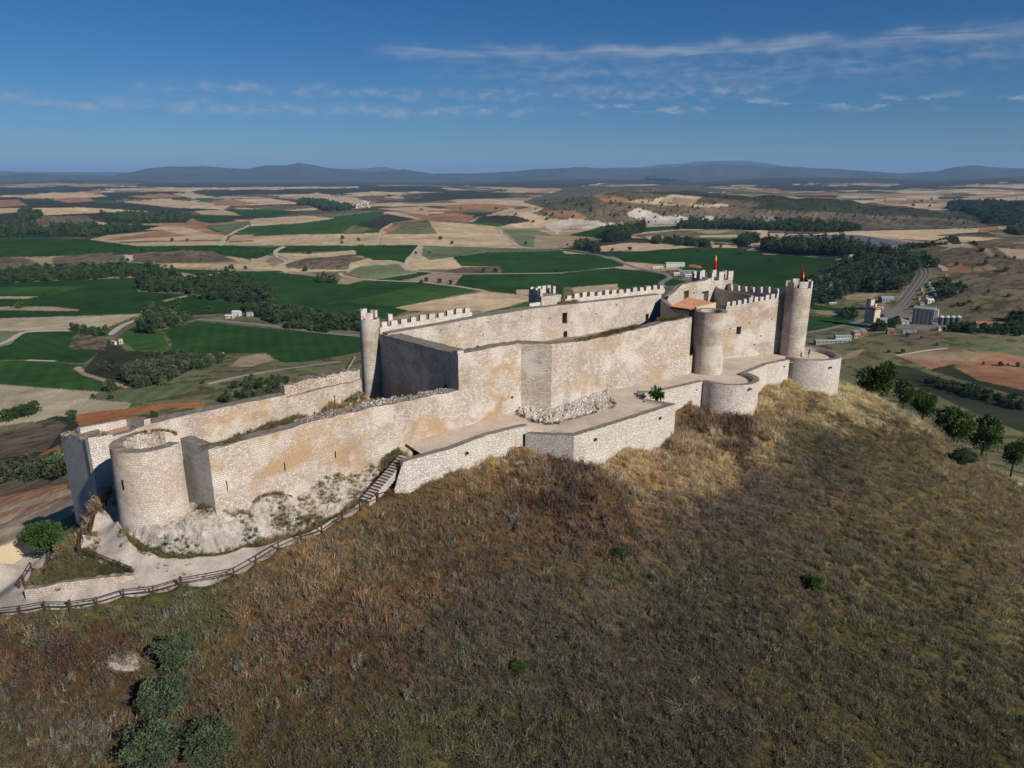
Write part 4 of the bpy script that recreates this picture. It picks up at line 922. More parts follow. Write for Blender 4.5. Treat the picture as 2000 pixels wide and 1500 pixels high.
# ------------------------------------------------------------------ upper ward
S1 = np.array([5.2, 90.0]); S2 = at(1184, 764, 30)[:2]; M1 = at(1349, 729, 30)[:2]; M2 = at(1410, 702, 30)[:2]; E1 = at(1522, 690, 30)[:2]
tu = [(896, 692), (940, 684), (980, 676), (1018, 671)]
pu = [B] + [on_line(W1, eS, u, CZ - 21.2) for u, v in tu[1:]]
zu = [drop_at(p[0], p[1], v) for p, (u, v) in zip(pu, tu)]
upper = wall('curtain_wall', pu + [pu[-1] + eS * 1.2], zu + [zu[-1]], CZ - 32.5, 1.8, M_WARM, jit=0.05, rag=.06, seed=31, holes=[hole(998, 774, 1002.5, 779, pu[0], pu[-1], nm='hole', dep=.6)],
     label='tall cream wall rising straight from the shaded corner to the angled buttress', cat='castle wall', group='walls of the castle')
sal = wall('salient', [pu[-1], S1, (S1 + S2) / 2, S2], [zu[-1], drop_at(*S1, 672), drop_at(*((S1 + S2) / 2), 667), drop_at(*S2, 657)], CZ - 32, 1.8, M_ASH, jit=.05, rag=.06, seed=32,
     label='angular buttress with a greyer left face and ruined stone footing on the terrace', cat='castle wall', group='walls of the castle')
# ruined batter at its foot
foot = [at(1009, 807, 29.95), at(1043, 822, 29.95), at(1081, 828, 29.95), at(1140, 812, 29.95), at(1203, 793, 29.95), at(1194, 779, 29.95)]
head = [np.array(h_) for h_ in [(*pu[-1], T0 + .7), (*(pu[-1] * .5 + S1 * .5), T0 + .42), (*S1, T0 + .4), (*(S1 * .5 + S2 * .5), T0 + .5), (*(S1 * .1 + S2 * .9), T0 + .35), (*S2, T0 + .2)]]
vs, fs, UVF = [], [], []; NR = 9; ux = 0.0
for i in range(5):
    Ls_ = np.linalg.norm(foot[i + 1] - foot[i]); K = max(3, int(Ls_ / .33))
    for k in range(K + (i == 4)):
        t = k / K
        f = np.array(foot[i]) * (1 - t) + np.array(foot[i + 1]) * t; h = np.array(head[i]) * (1 - t) + np.array(head[i + 1]) * t
        for j in range(NR + 1):
            s = j / NR; w = s ** .8; p = f * (1 - s) + h * s; p[2] = f[2] * (1 - w) + h[2] * w if j else f[2] - .3
            nn_ = (h - f)[:2]; nn_ = nn_ / max(.1, np.linalg.norm(nn_))
            if 0 < j < NR:
                q_ = float(fbm(np.array([ux * 1.4 + 5]), np.array([s * 3.2]), 3)[0]) - .5; p[:2] -= nn_ * q_ * .7; p[2] += q_ * .5 + random.uniform(-.06, .06)
                p[:2] += np.array([random.uniform(-.07, .07), random.uniform(-.07, .07)])
            if j == NR: p[:2] += nn_ * .12
            vs.append(p); UVF.append((ux, s * 2.0))
        ux += Ls_ / K
m_ = NR + 1; ncol = len(vs) // m_
for i in range(ncol - 1):
    for j in range(NR): fs.append((i * m_ + j, (i + 1) * m_ + j, (i + 1) * m_ + j + 1, i * m_ + j + 1))
q = MB(); rg = random.Random(8)
for i in range(90):
    k = rg.randrange(5); t = rg.random(); s = rg.random() * .8; p = np.array(foot[k]) * (1 - t) + np.array(foot[k + 1]) * t; h = np.array(head[k]) * (1 - t) + np.array(head[k + 1]) * t; p = p * (1 - s) + h * s; z = rg.uniform(.14, .36)
    q.box((p[0], p[1], p[2] - .05), z * 1.4, z, z * .8, rg.random() * 3, taper=rg.uniform(.55, .85))
q.obj('loose_stones', M_FOOT, sal, uv='auto', kind='stuff')
mesh_obj('ruined_footing', vs, fs, M_FOOT, sal, uv=[UVF[q] for f in fs for q in f])
tw = [(1184, 657), (1240, 645), (1300, 630), (1352, 620)]
eU = (M1 - S2) / np.linalg.norm(M1 - S2); nS = np.array([-eS[1], eS[0]])
pw = [S2] + [on_line(S2, eU, u, CZ - 20.5) for u, v in tw[1:]]; zw = [drop_at(p[0], p[1], v) for p, (u, v) in zip(pw, tw)]
midw = wall('curtain_wall', pw, zw, CZ - 32, 1.8, M_ASH, jit=.06, rag=.1, seed=33,
     label='wide pale and ochre wall with dry grass on top beside the stout tower', cat='castle wall', group='walls of the castle')
# outer ledge of rougher stone along its foot
fo = [S2 - nS * .06 + eU * .2, (S2 + M1) / 2 - nS * .10, M1 - nS * .06]
wall('footing', fo, [T0 + 1.0, T0 + 2.3, T0 + 2.8], T0 - 1, .3, M_FOOT, parent=midw, jit=.12, rag=.3, step=.4, seed=34)

def column(name, c, rb, rt, zb, zt, wt, zin, mat, seed, **kw):
    t = empty(name, (c[0], c[1], zb), **kw)
    vs, fs, uv = ring_mesh(c, rb, rt, zb, zt, rt - wt, zin, n=60, seed=seed)
    mesh_obj('masonry', vs, fs, mat, t, uv=uv); return t
f0 = at(1380, 733, 30); MC = f0[:2] + 2.38 * np.array([.27, .963])
zmt = drop_at(MC[0] - .27 * 2.4, MC[1] - .963 * 2.4, 612)
mid_t = column('round_tower', MC, 2.36, 2.44, T0 - 1, zmt, .75, zmt - .9, M_TOWG, 41, label='stout plain round tower without battlements halfway along the south front', cat='castle tower', group='towers of the castle')
eE = (E1 - M2) / np.linalg.norm(E1 - M2)
pe = [M2, E1]; ze = [drop_at(*M2, 599), drop_at(*E1, 580)]
hw = hole(1438.5, 638, 1447.5, 653, M2, E1, nm='win', dep=1.0)
hw_ = [hw] + [hole(u_, v_, u_ + 2.4, v_ + 2.8, M2, E1, nm='hole', dep=.35) for u_, v_ in ((1425, 640), (1462, 630), (1485, 655), (1506, 622), (1472, 672))]
east_s = wall('curtain_wall', pe, ze, T0 - 1.5, 1.6, M_ASH, hw_, jit=.02, seed=42,
     label='sunlit battlemented wall with one square window between two round towers', cat='castle wall', group='walls of the castle')
add_merlons(east_s, M2 + eE * -.2, E1 + eE * .2, ze[0], ze[1], 11, .58, .85, .5)
f1 = at(1545, 697, 30); EC = f1[:2] + 2.05 * np.array([.375, .927])
zet = drop_at(EC[0] - .375 * 2.1, EC[1] - .927 * 2.1, 563)
se_t = column('round_tower', EC, 2.02, 2.16, T0 - 1, zet, .5, zet - .6, M_TOWG, 43, label='tall slender round tower with battlements and a dark red flag at the far end', cat='castle tower', group='towers of the castle')
ring_merlons(se_t, EC, 2.16, 1.66, zet, 6, .62, 1.05, 0.5)

# west wall (in shade)
D0 = np.array([-19.5, 100.5])
zW = [drop_at(D0[0], D0[1], 651), zu[0] - .05]
west = wall('curtain_wall', [D0, B + np.array([-.02, .02])], zW, CZ - 32.5, 2.4, M_ASH, jit=.05, rag=.04, seed=51,
     holes=[hole(866, 752, 876, 764, D0, B, nm='arch', dep=1.6)],
     label='tall shaded cross wall with a small arched door that divides lower and upper wards', cat='castle wall', group='walls of the castle')
# small broken step at the corner top
q = MB(); eW = (B - D0) / np.linalg.norm(B - D0); nW = np.array([-eW[1], eW[0]])
for s, h in ((.5, .45), (1.15, .25), (1.7, .1)):
    c = B - eW * s + nW * .5; q.box((c[0], c[1], zW[1] - .05), .6, .9, h, math.atan2(eW[1], eW[0]))
q.obj('broken_parapet', M_ASH, west, uv='auto')
# north-west turret
TC = np.array([-20.5, 100.6])
ztt = drop_at(TC[0], TC[1] - 1.4, 625)
nw_t = column('round_turret', TC, 1.5, 1.42, CZ - 34, ztt, .38, ztt - .5, M_TOWG, 52, label='thin round corner turret with three battlements beside the shaded cross wall', cat='castle tower', group='towers of the castle')
ring_merlons(nw_t, TC, 1.42, 1.04, ztt, 5, .6, 1.15, 2.4, skip=(3,))
q = MB().box((TC[0] + 2.6, TC[1] + 1.4, CZ - 21.6), .7, .9, 2.6, .7); q.obj('merlon', M_MER, nw_t, uv='auto')

# north wall: inner face, walkway, battlements on the outer edge
tn2 = [(757, 652), (850, 636), (940, 619), (1045, 602), (1120, 594), (1205, 585), (1292, 575)]
I0, I1 = at(757, 652, 21.3)[:2], at(1292, 573, 20.5)[:2]
eI = (I1 - I0) / np.linalg.norm(I1 - I0); nI = np.array([-eI[1], eI[0]])
pi_ = [on_line(I0, eI, u, CZ - 20.5) for u, v in tn2]; zi_ = [drop_at(p[0], p[1], v) for p, (u, v) in zip(pi_, tn2)]
hN = [hole(*h[:4], I0, I1, nm=h[4], dep=1.0) for h in [(926.5, 675, 938, 690, 'arch'), (1098, 611, 1107.5, 632, 'door'), (1100, 647, 1107.5, 668, 'door'), (1260.5, 613, 1266.5, 629, 'door'), (1292, 604, 1302, 626, 'door')]
      if h[2] < 1292]
rgh = random.Random(4)
for i in range(16):
    u_ = rgh.uniform(790, 1240); v_ = np.interp(u_, [t[0] for t in tn2], [t[1] for t in tn2]) + rgh.choice([9, 11, 22, 34, 46]); h_ = hole(u_, v_, u_ + 2.2, v_ + 2.6, I0, I1, nm='hole', dep=.35)
    if all(h_[1] < q_[0] - .2 or h_[0] > q_[1] + .2 for q_ in hN): hN.append(h_)
north = wall('curtain_wall', pi_, zi_, CZ - 31, 2.5, M_INNER, hN, jit=.02, seed=53,
     label='long battlemented north wall whose sunlit rubble inner face has small dark doorways', cat='castle wall', group='walls of the castle')
def parapet(root, ua, ub, h, n, seed):
    a_ = on_line(I0, eI, ua, CZ - 20.4); b_ = on_line(I0, eI, ub, CZ - 20.4)
    za = np.interp(ua, [t[0] for t in tn2], zi_); zb_ = np.interp(ub, [t[0] for t in tn2], zi_)
    a2, b2 = a_ + nI * 1.75, b_ + nI * 1.75
    wall('parapet', [a2, b2], [za + h, zb_ + h], [za - .3, zb_ - .3], .55, M_MER, parent=root, jit=.015, seed=seed)
    add_merlons(root, a2, b2, za + h, zb_ + h, n, .62, .82, .55, seed=seed)
parapet(north, 752, 934, .62, 10, 3)
parapet(north, 1117, 1312, .62, 14, 4)
# square turret on the wall
QS = on_line(I0, eI, 1088, CZ - 20.2) + nI * 2.4
zq = drop_at(QS[0], QS[1], 576)
qt = empty('square_turret', (QS[0], QS[1], CZ - 24), label='square turret with battlements and a small dark door on top of the north wall', cat='castle tower', group='towers of the castle')
aI = math.atan2(eI[1], eI[0])
qa = QS - eI * 2.1 - nI * .9; qb = QS + eI * 2.1 - nI * .9
hq = hole(1095, 580, 1100.5, 593, qa, qb, dep=.6)
wall('front_wall', [qa, qb], zq, CZ - 23, .5, M_INNER, [hq], parent=qt, jit=.03, seed=61)
MB().box((QS[0] + nI[0] * 1.15, QS[1] + nI[1] * 1.15, CZ - 30), 4.2, 3.05, zq - (CZ - 30) - .01, aI).obj('masonry', M_INNER, qt, uv='auto')
for sx, sy in ((-1.75, -.1), (-1.75, 1.2), (-1.75, 2.35), (-.3, 2.35), (.75, 2.35), (1.8, 2.35), (1.8, 1.0)):
    p = QS + eI * sx + nI * sy; MB().box((p[0], p[1], zq - .03), .72, .5, 1.25, aI if sy > 2 else aI + PI / 2).obj('merlon', M_MER, qt, uv='auto')
ql = on_line(I0, eI, 1052, CZ - 20.2) + nI * 1.75
wall('side_parapet', [ql - eI * .55, ql + eI * 1.8], [zq - .95, zq - .9], CZ - 22, .5, M_MER, parent=qt, seed=62)

# north-east tower with the tall flag, and the east wall
NE = np.array([40.2, 143.0])
zne = drop_at(NE[0], NE[1], 544)
ne_t = empty('square_tower', (NE[0], NE[1], CZ - 30), label='square battlemented tower with a yellow and red flag behind the tiled shed', cat='castle tower', group='towers of the castle')
eR = np.array([9.3, -20.6]); eR /= np.linalg.norm(eR); nR = np.array([-eR[1], eR[0]]); aR = math.atan2(eR[1], eR[0])
MB().box((NE[0], NE[1], CZ - 34), 5.6, 5.6, zne - (CZ - 34), aR).obj('masonry', M_ASH, ne_t, uv='auto')
for i, (sx, sy, w, h) in enumerate([(-2.55, -2.3, 1.1, 1.6), (-2.55, -.5, 1.0, 1.7), (-2.55, 2.4, 1.1, 1.6), (-.9, -2.55, 1.1, 1.8), (2.4, -2.4, 1.4, 2.0), (2.5, 0, 1.2, 2.0), (2.5, 2.3, 1.2, 2.0), (.4, 2.5, 1.2, 1.9)]):
    p = NE + eR * sx + nR * sy; MB().box((p[0], p[1], zne - .03), .5 if abs(sx) > 2.45 else w, w if abs(sx) > 2.45 else .5, h * .85, aR).obj('merlon', M_MER, ne_t, uv='auto')
Ea = NE + eR * 2.6; Eb = EC - eR * 1.9
ze2 = [drop_at(*Ea, 567), drop_at(*Eb, 578)]
eastw = wall('curtain_wall', [Eb + nR * 0.2, Ea + nR * .2][::-1], ze2, CZ - 33, 1.8, M_ASH, jit=.02, seed=71,
     label='shaded inside of the east wall with a row of battlements between the two flagged towers', cat='castle wall', group='walls of the castle')
add_merlons(eastw, Ea + nR * 1.4, Eb + nR * 1.4, ze2[0], ze2[1], 9, .6, 1.15, .5, seed=8)
# curved stair parapet inside the east wall
sp = [NE + eR * t - nR * 1.5 for t in (-1.5, .2, 1.8, 3.4, 5.2, 13.0)]
zs = [drop_at(p[0], p[1], v) for p, v in zip(sp, (541, 543, 553, 563, 567, 577))]
wall('stair_parapet', sp, zs, CZ - 33, .5, M_ASH, parent=eastw, jit=.01, seed=72)

# inner building of the north-east corner: sloping stair wall with two openings
st = [(1305, 583), (1318, 570), (1332, 556), (1350, 552), (1378, 548), (1392, 541)]
J0 = I1 - nI * 2.0 + eI * 1.0
J1 = np.array([38.3, 138.4])
eJ = (J1 - J0) / np.linalg.norm(J1 - J0)
pj = [on_line(J0, eJ, u, CZ - 20) for u, v in st]; zj = [drop_at(p[0], p[1], v) for p, (u, v) in zip(pj, st)]
hj = [hole(1335.5, 568, 1345, 590, pj[0], pj[-1], dep=1.2), hole(1370, 569, 1383.5, 592, pj[0], pj[-1], dep=1.2), hole(1354, 571, 1356.5, 574, pj[0], pj[-1], nm='hole', dep=.5)]
stairw = wall('stair_wall', pj, zj, CZ - 32, 1.0, M_INNER, hj, jit=.03, seed=73,
     label='sunlit inner wall with two doorways and a rising stair slope behind the tiled shed', cat='castle wall', group='walls of the castle')
# gable fragment between the door and the shed
gw = [at_depth(1290, 600, 130.0)[:2], at_depth(1306, 612, 127.5)[:2], at_depth(1325, 640, 124)[:2]]
wall('gable_wall', gw, [drop_at(*gw[0], 584), drop_at(*gw[1], 597), drop_at(*gw[2], 618)], CZ - 30, .7, M_INNER, jit=.06, rag=.1, step=.5, seed=74,
     label='broken sloping gable fragment left of the tiled shed', cat='castle wall', group='walls of the castle')
# tiled shed
M_TILE = None
def tile_mat(name, c1=(.36, .145, .075), c2=(.50, .27, .17), sc=1.6):
    m, nt, b = new_mat(name, 0.85)
    pos = nt.node('ShaderNodeTexCoord').outputs['Object']
    n = nt.noise(pos, sc, 4, .6); n2 = nt.noise(pos, sc * 4, 2)
    c = nt.mix(nt.range(n, .35, .68), c1, c2); c = nt.mix(nt.range(n2, .55, .7), c, tuple(q * .6 for q in c1)); nt.put(b.inputs['Base Color'], c)
    return m
M_TILE = tile_mat('roof_tiles')
M_CREAM = plain('cream_render', (.52, .42, .28), .9, .08, .8)
sh = empty('tiled_shed', at_depth(1355, 606, 119), label='small shed with a faded red tile roof and cream wall inside the upper ward', cat='shed')
r_ = [at_depth(1309, 599, 119.5), at_depth(1347, 604, 116.5), at_depth(1399, 593, 117.5), at_depth(1343, 581, 124)]
q = MB(); NT_ = 16
a_, b_, c_, d_ = r_
for i in range(NT_):                                 # rows of half-round tiles running down the slope
    t0, t1 = i / NT_, (i + 1) / NT_
    e0, e1 = a_ + (b_ - a_) * t0, a_ + (b_ - a_) * t1; f0_, f1_ = d_ + (c_ - d_) * t0, d_ + (c_ - d_) * t1
    up = np.array([0, 0, .11])
    em, fm = (e0 + e1) / 2 + up, (f0_ + f1_) / 2 + up
    q.add([e0, em, e1, f0_, fm, f1_], [(0, 1, 4, 3), (1, 2, 5, 4), (0, 2, 1)])
dn = np.array([0, 0, -.14])
q.add([a_ - .02 * up, b_, c_, d_, a_ + dn, b_ + dn, c_ + dn, d_ + dn], [(7, 6, 5, 4), (0, 4, 5, 1), (1, 5, 6, 2), (2, 6, 7, 3), (3, 7, 4, 0)])
q.obj('roof', M_TILE, sh)
base = CZ - 27
pa_ = b_ * .97 + a_ * .03; pw_ = [a_ + (c_ - a_) * .12 + dn, b_ + (d_ - b_) * .10 + dn, c_ + (a_ - c_) * .06 + dn, d_ + (b_ - d_) * .08 + dn]
bot = [np.array([p[0], p[1], base]) for p in pw_]
mesh_obj('wall', pw_ + bot, [(0, 1, 5, 4), (1, 2, 6, 5), (2, 3, 7, 6), (3, 0, 4, 7)], M_CREAM, sh)
cw = [at_depth(1360, 610, 115.2), at_depth(1398, 599, 117.3)]
wall('rendered_wall', [cw[0][:2], cw[1][:2]], [drop_at(*cw[0][:2], 600), drop_at(*cw[1][:2], 591)], base, .4, M_CREAM, parent=sh, jit=0, seed=75)
bm_ = MB().bar(a_ + dn * 1.4, b_ + dn * 1.4, .16); bm_.obj('eaves_beam', M_WOOD, sh)

# ------------------------------------------------------------------ terrace walls and floor
def terrace(name, pix, zoff, th, mat, seed, label, base=CZ - 37.5, **k):
    zo = zoff if hasattr(zoff, '__len__') else [zoff] * len(pix)
    p = [at(u, v, 30 - zz) for (u, v), zz in zip(pix, zo)]
    return wall(name, [q[:2] for q in p], [q[2] for q in p], base, th, mat, jit=.03, step=.55, seed=seed, label=label, cat='terrace wall', group='terrace walls', **k)
t1p = [(790, 902), (836, 889), (880, 877), (952, 850), (1000, 838), (1032, 831)]
terrace('terrace_wall', t1p, .3, .95, M_RUBW, 81, 'long pale terrace wall with a grey cap beside the stairs')
# stepped ruined end going down to the path
e0, e1 = at(790, 902, 29.7), at(771, 957, 32.9)
nst = 7
ps, zs2 = [], []
for i in range(nst + 1):
    t = i / nst; ps.append((e1[:2] * (1 - t) + e0[:2] * t))
zs2 = [e1[2] + (e0[2] - e1[2]) * (max(0, i - .2) / nst) + .3 for i in range(nst + 1)]
wall('stepped_wall', ps, zs2, CZ - 37, .8, M_RUBW, jit=.18, rag=.25, step=.35, seed=82, label='broken stepped end of the terrace wall dropping to the foot of the stairs', cat='terrace wall', group='terrace walls')
terrace('terrace_wall', [(1026, 847), (1060, 849), (1121, 851.5), (1180, 834), (1250, 812), (1320, 789.5)], [-.5, -.25, .2, .35, .35, .35], .95, M_RUBW, 83, 'projecting terrace wall with a sharp corner in front of the angular buttress')
terrace('terrace_wall', [(1247, 767), (1275, 766.5), (1325, 756), (1374, 744.5)], .45, .9, M_RUBW, 84, 'short low terrace wall between the leafy fig bush and the first round bastion')
pr = [at(1321, 790, 29.68)[:2], at(1263, 779, 29.68)[:2]]
wall('terrace_wall', [pr[0] + np.array([.05, .5]), pr[1]], CZ - 29.7, CZ - 36, .8, M_RUBW, jit=.03, seed=85, label='short return of the terrace wall running back below the fig bush', cat='terrace wall', group='terrace walls')
BC = np.array([33.1, 105.35]); BR = 4.75
b1 = empty('round_bastion', (BC[0], BC[1], CZ - 37), label='low round bastion of pale stone in front of the stout middle tower', cat='bastion', group='round bastions')
vs, fs, uv = ring_mesh(BC, BR + .08, BR, CZ - 38.5, CZ - 29.45, BR - .85, CZ - 30.3, a0=math.radians(-155), a1=math.radians(42), n=46, seed=86)
mesh_obj('masonry', vs, fs, M_RUBW, b1, uv=uv)
BD = np.array([51.35, 120.3]); BS = 5.55
b2 = empty('round_bastion', (BD[0], BD[1], CZ - 38), label='wide round bastion curving around the flagged end tower where a person walks', cat='bastion', group='round bastions')
vs, fs, uv = ring_mesh(BD, BS + .08, BS, CZ - 40, CZ - 29.3, BS - .9, CZ - 30.3, a0=math.radians(-150), a1=math.radians(110), n=60, seed=87)
mesh_obj('masonry', vs, fs, M_RUBW, b2, uv=uv)
pB = [BC + BR * np.array([math.cos(math.radians(34)), math.sin(math.radians(34))]) - .3, at(1500, 711, 29.5)[:2], at(1541, 703, 29.5)[:2] + .2]
wall('terrace_wall', pB, CZ - 29.5, CZ - 38, .85, M_RUBW, jit=.03, seed=88, label='low terrace wall joining the two round bastions', cat='terrace wall', group='terrace walls')

def sheet(name, poly, zf, mat, step=0.6, cols=None, **kw):
    """ground sheet over a plan polygon; zf(x, y) gives heights"""
    poly = [np.array(p[:2], float) for p in poly]; b = []
    for a_, c_ in zip(poly, poly[1:] + poly[:1]):
        k = max(1, int(np.linalg.norm(c_ - a_) / step))
        b += [a_ + (c_ - a_) * i / k for i in range(k)]
    b = np.array(b); x0, y0 = b.min(0); x1, y1 = b.max(0)
    gx, gy = np.meshgrid(np.arange(x0, x1, step), np.arange(y0, y1, step)); gx = gx.ravel() + RNG.uniform(-.2, .2, gx.size) * step; gy = gy.ravel() + RNG.uniform(-.2, .2, gy.size) * step
    m = in_poly(gx, gy, b)
    dmin = np.min(np.hypot(gx[m][:, None] - b[None, :, 0], gy[m][:, None] - b[None, :, 1]), 1)
    g = np.stack([gx[m], gy[m]], 1)[dmin > step * .45]
    allp = [Vector(p) for p in b] + [Vector(p) for p in g]; n = len(b)
    vv, ee, ff, *_ = delaunay_2d_cdt(allp, [(i, (i + 1) % n) for i in range(n)], [], 1, 1e-5)
    P = np.array([[p.x, p.y] for p in vv]); z = zf(P[:, 0], P[:, 1])
    db = np.min(np.hypot(P[:, 0][:, None] - b[None, :, 0], P[:, 1][:, None] - b[None, :, 1]), 1)
    return P, z, [tuple(f) for f in ff], db

fl = [at(790, 868, 30)[:2] + np.array([-.3, .8]), at(822, 886, 30)[:2]] + [at(u, v, 29.7)[:2] + np.array([-.2, .5]) for u, v in [(836, 889), (880, 877), (952, 850), (1030, 833)]] + \
     [at(1031, 847.5, 30.5)[:2] + np.array([.3, .5]), at(1060, 849, 30.25)[:2] + np.array([0, .5]), at(1121, 851, 29.8)[:2] + np.array([-.1, .5])] + [at(1316, 790, 29.7)[:2] + np.array([-.5, .3]), at(1262, 781, 29.7)[:2] + np.array([.4, .2]), at(1250, 770, 29.6)[:2] + np.array([0, .4]), at(1372, 744.5, 29.6)[:2] + np.array([-.2, .4])] + \
     [BC + (BR - .4) * np.array([math.cos(math.radians(q)), math.sin(math.radians(q))]) for q in range(-130, 45, 12)] + [at(1500, 711, 29.5)[:2] + np.array([-.1, .4]), at(1536, 704, 29.5)[:2] + np.array([-.1, .4])] + \
     [BD + (BS - .4) * np.array([math.cos(math.radians(q)), math.sin(math.radians(q))]) for q in range(-125, 112, 12)] + [EC + np.array([-1, 1.0]), E1 + nS * .8, M2 + nS * .8, MC, M1 + nS * .8, S2 + nS * .8, S1 + np.array([.3, .9]), pu[-1] + nS * .8, W1 + nS * .6]
P_, z_, f_, db = sheet('t', fl, lambda x, y: np.full(len(x), T0) + .03 * (fbm(x / 2, y / 2, 2) - .5) - .75 * np.exp(-((x - 3.0) / 2.4) ** 2 - ((y - 82.6) / 1.7) ** 2), None, 0.8)
mesh_obj('terrace_floor', np.column_stack([P_, z_]), f_, M_FLOOR, kind='structure')
# yard of the upper ward
yf = [D0 + np.array([.8, .6]), I0 + nI * .3, I1 + nI * .3, NE, EC + np.array([-1.5, 1]), E1 + nS * .7, M2 + nS * .7, M1 + nS * .7, S2 + nS * .7, S1 + np.array([.4, .9]), pu[-1] + nS * .7, B + nS * .8 + np.array([.3, 0])]
M_YARD = plain('dry_yard', (.26, .20, .12), .95, .35, .5)
P_, z_, f_, db = sheet('y', yf, lambda x, y: CZ - 26.0 + .5 * (fbm(x / 3, y / 3, 3) - .5), None, 1.2)
mesh_obj('courtyard', np.column_stack([P_, z_]), f_, M_YARD, kind='structure')
# ------------------------------------------------------------------ path, rock, stairs
def px_poly(L): return [at(u, v, D)[:2] for u, v, D in L]
PATH_POLY = px_poly(PATH_OUT[:15]) + px_poly(PATH_IN[1:]) + px_poly(RAMP_LEFT)
M_PATH, nt, b = new_mat('chalky_paved_path', 0.95, 0.05)
pos = nt.node('ShaderNodeNewGeometry').outputs['Position']
vo = nt.node('ShaderNodeTexVoronoi', feature='DISTANCE_TO_EDGE'); nt.put(vo.inputs['Vector'], pos); vo.inputs['Scale'].default_value = 2.6
n1 = nt.noise(pos, 0.5, 5, .65); n2 = nt.noise(pos, 7, 4, .7)
c = nt.ramp(n1, [(.3, (.33, .28, .235)), (.5, (.46, .40, .34)), (.68, (.56, .50, .435))])
c = nt.mix(1.0, c, nt.ramp(n2, [(.25, (.72, .71, .70)), (.7, (1.08, 1.07, 1.06))]), 'MULTIPLY')
c = nt.mix(nt.math('MULTIPLY', nt.range(vo.outputs['Distance'], .0, .07, 1, 0), .35), c, (.27, .23, .19))
nt.put(b.inputs['Base Color'], c); nt.put(b.inputs['Normal'], nt.bump(nt.math('ADD', n2, nt.range(vo.outputs['Distance'], 0, .1)), .4, .03))
P_, z_, f_, db = sheet('path', PATH_POLY, lambda x, y: ground(x, y) + 0.11, None, 0.55)
mesh_obj('path', np.column_stack([P_, z_]), f_, M_PATH, kind='structure', smooth=True)

ROCK_PX = [(373, 980), (418, 992), (520, 965), (640, 925), (720, 900), (790, 873), (800, 884), (772, 900), (752, 915), (735, 938), (706, 975), (640, 1013), (552, 1048), (475, 1066), (447, 1077), (390, 1084), (339, 1085), (290, 1069), (256, 1051), (248, 1036), (300, 1029), (345, 1008)]
ROCK_D = {}
ROCK_POLY = []
for u, v in ROCK_PX:
    # height follows the controls between wall foot and path
    D = 32.0
    for _ in range(6):
        p = at(u, v, D); D = CZ - float(ground(p[0], p[1])[0])
    ROCK_POLY.append(at(u, v, D)[:2])
M_ROCK, nt, b = new_mat('chalk_rock', 0.95, 0.05)
pos = nt.node('ShaderNodeNewGeometry').outputs['Position']
n1 = nt.noise(pos, 0.45, 5, .65); n2 = nt.noise(pos, 3.5, 6, .7, .6); n3 = nt.noise(pos, 14, 3, .6)
c = nt.ramp(n1, [(.30, (.36, .30, .24)), (.46, (.52, .455, .39)), (.62, (.64, .58, .52))])
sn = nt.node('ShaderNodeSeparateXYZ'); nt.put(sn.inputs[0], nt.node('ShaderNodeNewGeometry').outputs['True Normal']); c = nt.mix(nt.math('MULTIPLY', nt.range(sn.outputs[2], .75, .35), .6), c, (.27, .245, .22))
vr = nt.node('ShaderNodeTexVoronoi', feature='DISTANCE_TO_EDGE'); nt.put(vr.inputs['Vector'], nt.mapping(pos, (1, 1, 1.4))); vr.inputs['Scale'].default_value = .9
soil = nt.noise(nt.mapping(pos, loc=(4, 8, 1)), 1.3, 5, .7); c = nt.mix(nt.math('MULTIPLY', nt.range(soil, .52, .66), .75), c, (.33, .255, .18)); c = nt.mix(nt.range(n2, .54, .68), c, (.27, .215, .16)); c = nt.mix(1.0, c, nt.ramp(n3, [(.25, (.75, .74, .73)), (.7, (1.08, 1.08, 1.08))]), 'MULTIPLY')
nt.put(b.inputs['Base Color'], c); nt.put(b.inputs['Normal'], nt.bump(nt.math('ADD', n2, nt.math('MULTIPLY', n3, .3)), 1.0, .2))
P_, z_, f_, db = sheet('rock', ROCK_POLY, lambda x, y: ground(x, y), None, 0.26)
uu, vv_, dd = proj(P_[:, 0], P_[:, 1], z_)
edge = sstep(0.0, 0.7, db)
rg = np.abs(fbm(P_[:, 0] / 1.1, P_[:, 1] / 1.1, 4) - .5) * 2
bl = (1 - rg) ** 2
mask_b = np.exp(-((uu - 370) / 130) ** 2) * np.exp(-((vv_ - 1052) / 30) ** 2)
big = fbm(P_[:, 0] / 2.6 + 4, P_[:, 1] / 2.6, 3)
h = edge * (0.06 + 0.40 * (bl - .35) + 0.5 * (fbm(P_[:, 0] / 3, P_[:, 1] / 3 + 7, 3) - .45)) + mask_b * sstep(.15, 1.0, db) * (1.0 * sstep(.40, .54, big) + .30 * (bl - .3))
r2 = np.abs(fbm(P_[:, 0] / .55 + 2, P_[:, 1] / .55, 3) - .5) * 2
h += edge * (.17 * ((1 - r2) ** 3 - .45) * (.35 + mask_b * 1.2 + .5 * sstep(.45, .6, big)))
h += np.exp(-((uu - 400) / 30) ** 2 - ((vv_ - 985) / 14) ** 2) * .6 * edge
ROCK_XY, ROCK_Z = P_, z_ + h - .05 * (1 - edge) + .03
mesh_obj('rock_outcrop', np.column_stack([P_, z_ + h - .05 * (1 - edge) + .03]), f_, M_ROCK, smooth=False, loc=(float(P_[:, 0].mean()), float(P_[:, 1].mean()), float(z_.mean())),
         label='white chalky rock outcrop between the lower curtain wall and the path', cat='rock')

M_RISER = plain('grey_timber', (.11, .088, .07), .9, .25, 5)
